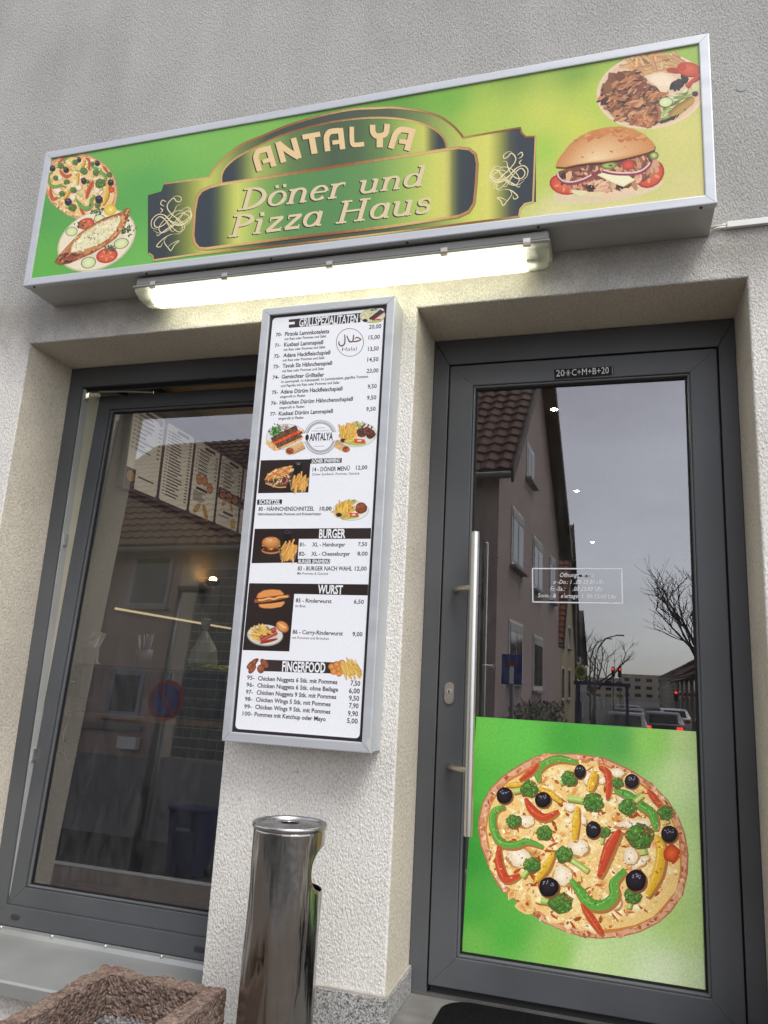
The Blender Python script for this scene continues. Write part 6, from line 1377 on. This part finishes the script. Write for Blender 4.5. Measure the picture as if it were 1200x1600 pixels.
def house_window(root, face, a0, a1, z0, z1, fm, div=2, box_=False):
    """face 'front' (plane y=0, a = x) or 'gable' (plane x=0, a = y)"""
    c = (a0+a1)/2; w = abs(a1-a0); h = z1-z0; zc = (z0+z1)/2
    P = (lambda a, d, z, sa, sd, sz, n, m_: cube_part(n, a, d, z, sa, sd, sz, m_, root)) if face == 'front' else (lambda a, d, z, sa, sd, sz, n, m_: cube_part(n, d, a, z, sd, sa, sz, m_, root))
    f = P(c, .012, zc, w+.14, .03, h+.14, 'window', fm)
    for k in range(div):
        q = a0+(a1-a0)*(k+.5)/div; sub(P(q, .032, zc, w/div-.09, .012, h-.12, 'pane', MATS['win_dark']), f)
    sub(P(c, .07, z0-.09, w+.3, .16, .06, 'sill', MATS['stone_sill']), f)
    if box_: sub(P(c, .036, z1-.09, w-.02, .02, .18, 'shutter_box', MATS['shutter']), f)
def tiled(name, x0, x1, ya, za, yb, zb, m_, root, tw=.30, tl=.36, thick=.05):
    """roof slope from eave (ya, za) to ridge (yb, zb) with stepped, rolled tiles"""
    L = math.hypot(yb-ya, zb-za); nr = max(2, int(L/tl)); nc = max(2, int((x1-x0)/tw)); sub_ = 4; V = []; F = []
    dy, dz = (yb-ya)/L, (zb-za)/L; nx, nz = -dz, dy
    if nz < 0: nx, nz = -nx, -nz
    for r in range(nr):
        for e in (0, 1):
            for i in range(nc*sub_+1):
                x = x0+(x1-x0)*i/(nc*sub_); s_ = (r+e*.999)*L/nr; roll = .028*math.sin(2*math.pi*i/sub_)+(.045 if e == 0 else 0.0)
                V.append((x, ya+dy*s_+nx*roll, za+dz*s_+nz*roll))
        b = r*2*(nc*sub_+1); n_ = nc*sub_+1
        for i in range(nc*sub_): F.append((b+i, b+i+1, b+n_+i+1, b+n_+i))
        if r:
            pb = b-n_
            for i in range(nc*sub_): F.append((pb+i, pb+i+1, b+i+1, b+i))
    o = mesh_obj(name, V, F, m_, root); return o
def gable_house(name, label, loc, rz, W, D, zb, ze, zr, wall_m, roof_m, over=.45, base=None):
    root = empty(name, (loc[0], loc[1], SZ), rz); tag(root, label, 'house'); z = lambda q: q-SZ
    bm = bmesh.new(); bm_prism(bm, [(0, 0, 0), (0, -D, 0), (0, -D, z(ze)), (0, -D/2, z(zr)), (0, 0, z(ze))], (-W, 0, 0)); bm_obj('wall', bm, wall_m, root)
    s_ = (zr-ze)/(D/2); y_o = over; t = .16
    rf = tiled('roof', -W-.3, over-.1, y_o, z(ze-s_*over)+t, -D/2, z(zr)+t, roof_m, root); rb_ = tiled('roof', -W-.3, over-.1, -D-over, z(ze-s_*over)+t, -D/2, z(zr)+t, roof_m, root)
    bm = bmesh.new(); bm_prism(bm, [(-W-.3, y_o, z(ze-s_*over)), (-W-.3, -D/2, z(zr)), (-W-.3, -D-over, z(ze-s_*over)), (-W-.3, -D-over, z(ze-s_*over)+t-.02), (-W-.3, -D/2, z(zr)+t-.02), (-W-.3, y_o, z(ze-s_*over)+t-.02)], (W+.3+over-.12, 0, 0)); bm_obj('roof_deck', bm, MATS['barge'], root)
    for a, b in (((y_o+.02, ze-s_*over-.02), (-D/2, zr)), ((-D-over-.02, ze-s_*over-.02), (-D/2, zr))):
        bm = bmesh.new(); bm_prism(bm, [(over-.118, a[0], z(a[1])-.1), (over-.118, b[0], z(b[1])-.1), (over-.118, b[0], z(b[1])+t+.06), (over-.118, a[0], z(a[1])+t+.06)], (.05, 0, 0)); bm_obj('barge_board', bm, MATS['barge'], root)
    tube('gutter', [(-W-.3, y_o+.06, z(ze-s_*over)+.03), (over-.12, y_o+.06, z(ze-s_*over)+.03)], .075, MATS['pole_grey'], root, 8)
    if base: cube_part('base', -W/2+.01, -D/2, z((base+SZ)/2)+.001, W+.06, D+.06, base-SZ, MATS['base_grey'], root)
    return root
# corner house: eaves towards the shop, gable along the side street
H1 = gable_house('corner_house', 'pinkish two storey corner house with brown gable roof across the street', (-1.57, -12.0), R_(3.38), 12.6, 9.3, SZ, 5.62, 10.3, MATS['pink_plaster'], MATS['roof_brown'], base=.5)
zz_ = lambda q: q-SZ
for a0, a1, z0, z1 in ((-1.4, -2.7, 3.75, 4.95), (-4.3, -5.7, 3.6, 4.85), (-1.3, -2.8, 1.25, 2.45), (-4.5, -5.9, 1.1, 2.35), (-7.3, -8.2, 3.65, 4.85)): house_window(H1, 'gable', a0, a1, zz_(z0), zz_(z1), MATS['win_white'], box_=True)
house_window(H1, 'gable', -3.2, -4.15, zz_(6.2), zz_(7.0), MATS['win_white'])
house_window(H1, 'front', -9.1, -8.05, zz_(3.95), zz_(5.15), MATS['win_grey'], 1); house_window(H1, 'front', -9.1, -8.3, zz_(1.40), zz_(2.35), MATS['win_grey'], 1); house_window(H1, 'front', -3.6, -2.4, zz_(3.9), zz_(5.1), MATS['win_white']); house_window(H1, 'front', -3.6, -2.4, zz_(1.4), zz_(2.6), MATS['win_white']); house_window(H1, 'front', -11.9, -10.9, zz_(3.9), zz_(5.1), MATS['win_grey'], 1)
cube_part('string_course', -9.0, .05, zz_(1.10), 1.9, .1, .12, MATS['base_grey'], H1); cube_part('render_strip', -7.45, .012, zz_(2.75), .5, .03, 4.4, MATS['beige_plaster'], H1); cube_part('downpipe', -9.85, .08, zz_(2.6), .1, .1, 6.0, MATS['pole_grey'], H1); cube_part('letter_box', -8.3, .10, zz_(.78), .5, .16, .26, MATS['win_white'], H1)
# stairwell of glass blocks
gbk = cube_part('stair_panel', -6.5, .008, zz_(2.7), 1.36, .03, 4.3, mat('mesh_joint', (0.5, 0.5, 0.48), rough=.8), H1)
mat('glass_block', (0.045, 0.05, 0.048), rough=.25, var=.5, vscale=4, spec=.6)
for i in range(6):
    for j in range(20): sub(cube_part('glass_block', -7.06+i*.224, .03, zz_(.68+j*.213), .195, .03, .185, MATS['glass_block'], H1), gbk)
ch = cube_part('chimney', -8.0, -4.2, zz_(10.3), .9, .6, 1.7, MATS['brick_house_'], H1)
# second house with orange roof
H2 = gable_house('gabled_house', 'yellowish house with steep orange tiled roof farther down the side street', (-2.1, -36.0), R_(2), 9.0, 10.0, SZ, 3.7, 10.2, MATS['yellow_wall'], MATS['roof_orange'])
for a0, a1 in ((-2, -3.2), (-5.5, -6.7)): house_window(H2, 'gable', a0, a1, zz_(.6), zz_(2.2), MATS['win_white']); house_window(H2, 'gable', a0, a1, zz_(3.4), zz_(4.6), MATS['win_white'])
for a0 in (-1.4, -4.2, -7.0): house_window(H2, 'front', a0-1.1, a0, zz_(.8), zz_(2.2), MATS['win_white'])
H3 = gable_house('gabled_house', 'pale far house with dark gable roof behind the bus shelter', (-2.4, -58.0), R_(2), 9.0, 9.0, SZ, 3.6, 7.4, MATS['beige_plaster'], MATS['roof_brown'])
for a0, a1 in ((-2, -3.2), (-5.5, -6.7)): house_window(H3, 'gable', a0, a1, zz_(.4), zz_(1.9), MATS['win_white'])
# row on the right hand side of the side street
row_l = ['nearest brown terraced house of the right hand row', 'second terraced house of the right hand row', 'third terraced house of the right hand row', 'fourth terraced house of the right hand row', 'farthest terraced house of the right hand row']
for i in range(5):
    m_ = [MATS['brick_house_'], MATS['grey_house'], MATS['yellow_wall'], MATS['grey_house'], MATS['brick_house_']][i]
    h = gable_house('terraced_house', row_l[i], (5.4+i*.5, -48-i*17.0), R_(-90), 16.5, 9.0, SZ, 2.3+.35*i, 4.3+.45*i+.4*(i % 2), m_, MATS['roof_brown'], over=.3); h['group'] = 'terraced houses of the side street'
    h.location.x += 0; h.rotation_euler.z = R_(90); h.location = (5.4+i*.5, -48-i*17.0, SZ)
    for k in range(4): house_window(h, 'front', -1.8-k*3.9, -.6-k*3.9, zz_(-.3), zz_(1.0), MATS['win_white'], 1); house_window(h, 'front', -1.8-k*3.9, -.6-k*3.9, zz_(1.35), zz_(2.05), MATS['win_white'], 1)
for i, (x, y, w, hh) in enumerate([(-3, -230, 12, 6), (9, -260, 14, 8), (24, -240, 10, 5)]):
    t = empty('apartment_block', (x, y, SZ)); tag(t, ['small distant grey block left of the street end', 'taller distant block at the street end', 'low distant block right of the street end'][i], 'building', 'distant blocks')
    o = box('wall', x-w/2, x+w/2, y-8, y, SZ, SZ+hh, MATS['beige_plaster']); attach(o, t)
    for k in range(4):
        for j in range(3): attach(cube_part('window', x-w/2+(k+.5)*w/4, y+.03, SZ+(j+.6)*hh/3.3, w/8, .05, hh/8, MATS['win_dark'], None), t)
# bare tree at the right kerb
def bare_tree(loc, label, seed, h0=1.8, spread=1.0):
    r2 = random.Random(seed); root = empty('bare_tree', loc); tag(root, label, 'tree'); bmT = bmesh.new(); bmC = bmesh.new()
    def grow(bm, p, d, L, r, depth):
        pts = [p]; q = p.copy(); dd = d.copy()
        for k in range(4): dd = (dd+Vector((r2.uniform(-.25, .25), r2.uniform(-.25, .25), r2.uniform(-.06, .16)))).normalized(); q = q+dd*L/4; pts.append(q.copy())
        bm_tube(bm, pts, [r*(1-.45*i/4) for i in range(5)], 6 if r > .03 else 4, cap=False)
        if depth == 0: return
        for k in range(r2.choice((3, 3, 4)) if depth > 1 else 4):
            i = r2.choice((2, 3, 4)); nd = (dd+Vector((r2.uniform(-1, 1), r2.uniform(-1, 1), r2.uniform(-.35, .7)))*.8*spread).normalized(); grow(bmC, pts[i], nd, L*r2.uniform(.55, .8), r*.5, depth-1)
    grow(bmT, Vector((0, 0, 0)), Vector((0, 0, 1)), h0*1.6, .16, 0); top = Vector((0, 0, h0*1.45))
    for k in range(7): a = k*.9; grow(bmC, top+Vector((0, 0, r2.uniform(-.4, .2))), Vector((math.cos(a), math.sin(a), r2.uniform(.5, 1.3))).normalized(), 2.3, .075, 3)
    bk = MATS.get('bark') or mat('bark', (.06, .05, .042), rough=.95, var=.2, vscale=8, bump=.5, bscale=40)
    bm_obj('trunk', bmT, bk, root, smooth=True, recalc=False); bm_obj('crown', bmC, bk, root, recalc=False); return root
bare_tree((4.25, -27.0, SZ), 'bare winter tree at the right kerb of the side street', 3, 2.1, 1.35)
bare_tree((-.9, -52, SZ), 'bare tree behind the bus shelter on the left kerb', 5, 1.6)
# shrubs before the gable
def shrub(loc, label, seed):
    r2 = random.Random(seed); root = empty('shrub', loc); tag(root, label, 'shrub', 'shrubs before the gable'); V = []; F = []
    for k in range(420):
        a = r2.uniform(0, 6.28); q = .42*math.sqrt(r2.random()); z = r2.uniform(.25, 1.5); c = Vector((q*math.cos(a)*(1.2-.4*z/1.5), q*math.sin(a), z)); u = Vector((r2.uniform(-1, 1), r2.uniform(-1, 1), r2.uniform(-1, 1))).normalized()*.07; w = u.cross(Vector((r2.random(), r2.random(), 1))).normalized()*.03; b = len(V); V += [c-u, c+w, c+u, c-w]; F.append((b, b+1, b+2, b+3))
    mesh_obj('leaves', V, F, MATS.get('leaf') or mat('leaf', (.06, .062, .03), rough=.7, var=.3, vscale=9), root); bm = bmesh.new()
    for k in range(9): bm_tube(bm, [(0, 0, 0), (r2.uniform(-.2, .2), r2.uniform(-.2, .2), .6), (r2.uniform(-.45, .45), r2.uniform(-.4, .4), r2.uniform(1.0, 1.6))], [.02, .014, .006], 5)
    bm_obj('stems', bm, MATS['bark'], root)
for i, (x, y) in enumerate([(-1.05, -12.8), (-.95, -14.3), (-.85, -16.2)]): shrub((x, y, SZ+.45), ['shrub nearest the shop before the pink gable', 'middle shrub before the pink gable', 'farthest shrub before the pink gable'][i], 20+i)
bed = box('garden_bed', -1.45, -.55, -18.5, -12.2, SZ+.002, SZ+.46, MATS['base_grey'], bevel=.01); tag(bed, 'low grey walled garden bed along the pink gable', 'planting bed')
# street lamps
def lamp_post(loc, h, label, arm=(.6, 0)):
    root = empty('street_lamp', loc); tag(root, label, 'street lamp', 'street lamps'); tube('post', [(0, 0, 0), (0, 0, h*.5), (0, 0, h)], [.075, .06, .045], MATS['pole_grey'], root, 10); bm = bmesh.new(); bm_box(bm, min(0, arm[0])-.02, max(0, arm[0])+.02, -.09, .09, h-.02, h+.07, .02); bm_obj('lamp_head', bm, MATS['dark_plastic'], root); return root
lamp_post((-6.63, -8.35, SZ), 4.55, 'grey street lamp with dark head beside the round no stopping sign', (.55, 0)); lamp_post((-1.30, -38, SZ), 8.1, 'tall straight street lamp behind the pink gable', (.75, 0))
def curved_lamp(loc, h, label):
    root = empty('street_lamp', loc); tag(root, label, 'street lamp', 'street lamps'); tube('post', [(0, 0, 0), (0, 0, h*.55), (.06, 0, h*.72), (.25, 0, h*.86), (.65, 0, h*.96), (1.3, 0, h), (1.7, 0, h)], [.08, .06, .05, .045, .04, .035, .05], MATS['pole_grey'], root, 8); return root
curved_lamp((-.55, -44, SZ), 5.5, 'nearer curved street lamp over the bus shelter'); curved_lamp((-1.3, -60, SZ), 6.3, 'farther curved street lamp over the bus shelter')
# traffic signs
def disc_sign(name, loc, zc, r, label, draw, face):
    root = empty(name, loc); tag(root, label, 'traffic sign'); return root
mat('sign_red', (.32, .02, .02), rough=.4); mat('sign_blue', (.02, .04, .22), rough=.4); mat('sign_white', (.7, .7, .7), rough=.4); mat('sign_yellow', (.55, .45, .02), rough=.4)
ns = empty('no_stopping_sign', (-6.45, -8.2, SZ)); tag(ns, 'round blue and red no stopping sign on a grey post', 'traffic sign')
tube('post', [(0, -.06, 0), (0, -.06, 3.1)], .03, MATS['pole_grey'], ns)
def disc(name, r, y, m_, parent, zc, n=32):
    bm = bmesh.new(); bm_prism(bm, [(r*math.cos(6.2832*k/n), y, zc+r*math.sin(6.2832*k/n)) for k in range(n)], (0, -.004, 0)); return bm_obj(name, bm, m_, parent)
disc('sign_plate', .33, 0.0, MATS['sign_red'], ns, 2.66); disc('sign_face', .26, .005, MATS['sign_blue'], ns, 2.66)
bm = bmesh.new(); bm_prism(bm, [(-.20, .010, 2.88), (-.15, .010, 2.90), (.21, .010, 2.45), (.15, .010, 2.42)], (0, -.004, 0)); bm_obj('sign_stroke', bm, MATS['sign_red'], ns)
de = empty('dead_end_sign', (-.74, -8.0, SZ)); tag(de, 'square blue dead end sign with a white and red T', 'traffic sign')
tube('post', [(0, -.05, 0), (0, -.05, 2.72)], .03, MATS['pole_grey'], de); cube_part('sign_plate', 0, 0, 2.50, .29, .012, .42, MATS['sign_blue'], de); cube_part('sign_mark', 0, .009, 2.42, .06, .006, .24, MATS['sign_white'], de); cube_part('sign_bar', 0, .010, 2.575, .14, .008, .05, MATS['sign_red'], de)
bs = empty('bus_stop_sign', (-.55, -26, SZ)); tag(bs, 'round yellow and green bus stop sign beside the shelter', 'traffic sign'); tube('post', [(0, -.05, 0), (0, -.05, 3.2)], .035, MATS['pole_grey'], bs); disc('sign_plate', .22, 0, MATS['sign_yellow'], bs, 2.9); disc('sign_face', .15, .006, mat('sign_green', (.02, .16, .05)), bs, 2.9); cube_part('timetable', 0, 0, 2.2, .4, .02, .7, MATS['sign_white'], bs)
# bus shelter
sh = empty('bus_shelter', (0.25, -22.5, SZ)); tag(sh, 'dark blue bus shelter with glass sides at the kerb', 'bus shelter'); SB = mat('shelter_blue', (.02, .03, .09), rough=.4)
cube_part('roof', 0, -.2, 2.48, 1.7, 1.6, .10, SB, sh)
for x in (-.75, .75):
    for y in (-.9, .5): cube_part('post', x, y, 1.215, .07, .07, 2.43, SB, sh)
mesh_obj('side_glass', [(-.71, -.9, .3), (.71, -.9, .3), (.71, -.9, 2.2), (-.71, -.9, 2.2)], [(0, 1, 2, 3)], MATS['pane_glass'], sh); cube_part('seat', 0, -.7, .45, 1.4, .35, .05, mat('seat_orange', (.35, .09, .03)), sh); cube_part('back_rail', 0, -.86, .9, 1.4, .05, .12, mat('rail_orange', (.32, .10, .04)), sh); cube_part('litter_bin', -.98, .2, .5, .25, .25, .8, SB, sh)
# blue refuse bin before the base wall
rb = empty('refuse_bin', (-5.9, -8.75, SZ)); tag(rb, 'dark blue wheeled refuse bin before the grey base wall', 'refuse bin'); BL = mat('bin_blue', (.012, .02, .085), rough=.45)
bm = bmesh.new(); b_ = [(-.22, -.26), (.22, -.26), (.22, .26), (-.22, .26)]; t_2 = [(-.29, -.35), (.29, -.35), (.29, .32), (-.29, .32)]
a = [bm.verts.new((x, y, .06)) for x, y in b_]; c = [bm.verts.new((x, y, .98)) for x, y in t_2]
for k in range(4): bm.faces.new([a[k], a[(k+1) % 4], c[(k+1) % 4], c[k]])
bm.faces.new(list(reversed(a))); bm.faces.new(c); bm_obj('bin_body', bm, BL, rb); bm = bmesh.new(); bm_box(bm, -.31, .31, -.38, .36, .985, 1.05, .02); bm_obj('lid', bm, BL, rb); tube('handle_bar', [(-.25, -.42, 1.03), (.25, -.42, 1.03)], .018, BL, rb)
for x in (-.24, .24): tube('wheel', [(x-.03, -.27, .101), (x+.03, -.27, .101)], .10, MATS['dark_plastic'], rb, 16)
cube_part('bin_print', 0, .318, .72, .26, .004, .05, mat('print_grey', (.16, .18, .24)), rb)
# cars
def car(loc, rz, paint, label, lights=True):
    root = empty('car', loc, rz); tag(root, label, 'car', 'cars in the side street'); W = .86
    prof = [(-2.1, .35), (-2.15, .62), (-2.05, .92), (-1.75, 1.0), (-1.35, 1.38), (-.7, 1.47), (.2, 1.46), (.85, 1.05), (1.75, .9), (2.08, .70), (2.12, .38), (1.75, .26), (-1.8, .26)]
    bm = bmesh.new(); rings = []
    for k, (s_, x) in enumerate([(.86, -W), (1, -W*.9), (1, W*.9), (.86, W)]): rings.append([bm.verts.new((x*(1 if z < 1.02 else .84), y*(.985 if k in (0, 3) else 1), z*(.985 if k in (0, 3) else 1))) for y, z in prof])
    n = len(prof)
    for r in range(3):
        for i in range(n): bm.faces.new([rings[r][i], rings[r][(i+1) % n], rings[r+1][(i+1) % n], rings[r+1][i]])
    bm.faces.new(rings[0]); bm.faces.new(list(reversed(rings[3]))); smooth_auto(bm_obj('body', bm, paint, root), 40)
    gm = MATS.get('car_glass') or mat('car_glass', (.012, .013, .015), rough=.5, spec=.2)
    mesh_obj('rear_window', [(-.62, -1.74, 1.03), (.62, -1.74, 1.03), (.58, -1.39, 1.37), (-.58, -1.39, 1.37)], [(0, 1, 2, 3)], gm, root); mesh_obj('windscreen', [(-.62, .87, 1.075), (.62, .87, 1.075), (.58, .25, 1.45), (-.58, .25, 1.45)], [(0, 1, 2, 3)], gm, root)
    for sx in (-1, 1): mesh_obj('side_window', [(sx*.738, -1.5, 1.06), (sx*.738, .72, 1.08), (sx*.738, .2, 1.40), (sx*.738, -1.15, 1.40)], [(0, 1, 2, 3)], gm, root)
    for sx in (-1, 1):
        for y in (-1.3, 1.3): tube('wheel', [(sx*.70, y, .32), (sx*.875, y, .32)], .32, MATS['dark_plastic'], root, 18)
        cube_part('tail_light', sx*.66, -2.125, .80, .26, .06, .16, MATS['tail_red'] if lights else MATS['sign_red'], root)
        cube_part('headlight', sx*.62, 2.07, .68, .3, .08, .13, MATS['win_white'], root)
    cube_part('number_plate', 0, -2.155, .6, .5, .02, .11, MATS['sign_white'], root); return root
emis('tail_red', (1.0, .05, .03), 3.0)
mat('paint_black', (.012, .012, .014), rough=.2, spec=.7); mat('paint_silver', (.25, .26, .27), rough=.3, metal=.6); mat('paint_dark', (.03, .032, .04), rough=.22); mat('paint_white', (.55, .55, .54), rough=.25)
car((1.05, -31, SZ), R_(180+2), MATS['paint_black'], 'black car braking just beyond the bus shelter'); car((2.75, -36, SZ), R_(182), MATS['paint_dark'], 'dark car in the right lane with lit tail lights'); car((1.3, -40, SZ), R_(181), MATS['paint_dark'], 'dark grey car queueing behind the black car'); car((3.9, -47, SZ), R_(180), MATS['paint_white'], 'white car parked at the right kerb', False); car((1.4, -50, SZ), R_(180), MATS['paint_black'], 'farthest black car in the queue')
# traffic lights over the queue
for i, (x, y, h) in enumerate([(.45, -62, 3.9), (.95, -62, 3.9), (5.0, -60, 2.3), (6.6, -60, 2.2)]):
    tl = empty('traffic_light', (x, y, SZ)); tag(tl, ['left of the two high red traffic lights', 'right of the two high red traffic lights', 'left of the two low red traffic lights', 'right of the two low red traffic lights'][i], 'traffic light', 'traffic lights')
    tube('post', [(0, 0, 0), (0, 0, h)], .05, MATS['pole_grey'], tl, 8); cube_part('signal_box', 0, .08, h-.1, .28, .14, .8, MATS['dark_plastic'], tl); bm = bmesh.new(); bmesh.ops.create_uvsphere(bm, u_segments=12, v_segments=8, radius=.10, matrix=Matrix.Translation((0, .16, h+.14))); bm_obj('red_lens', bm, MATS['tail_red'], tl)
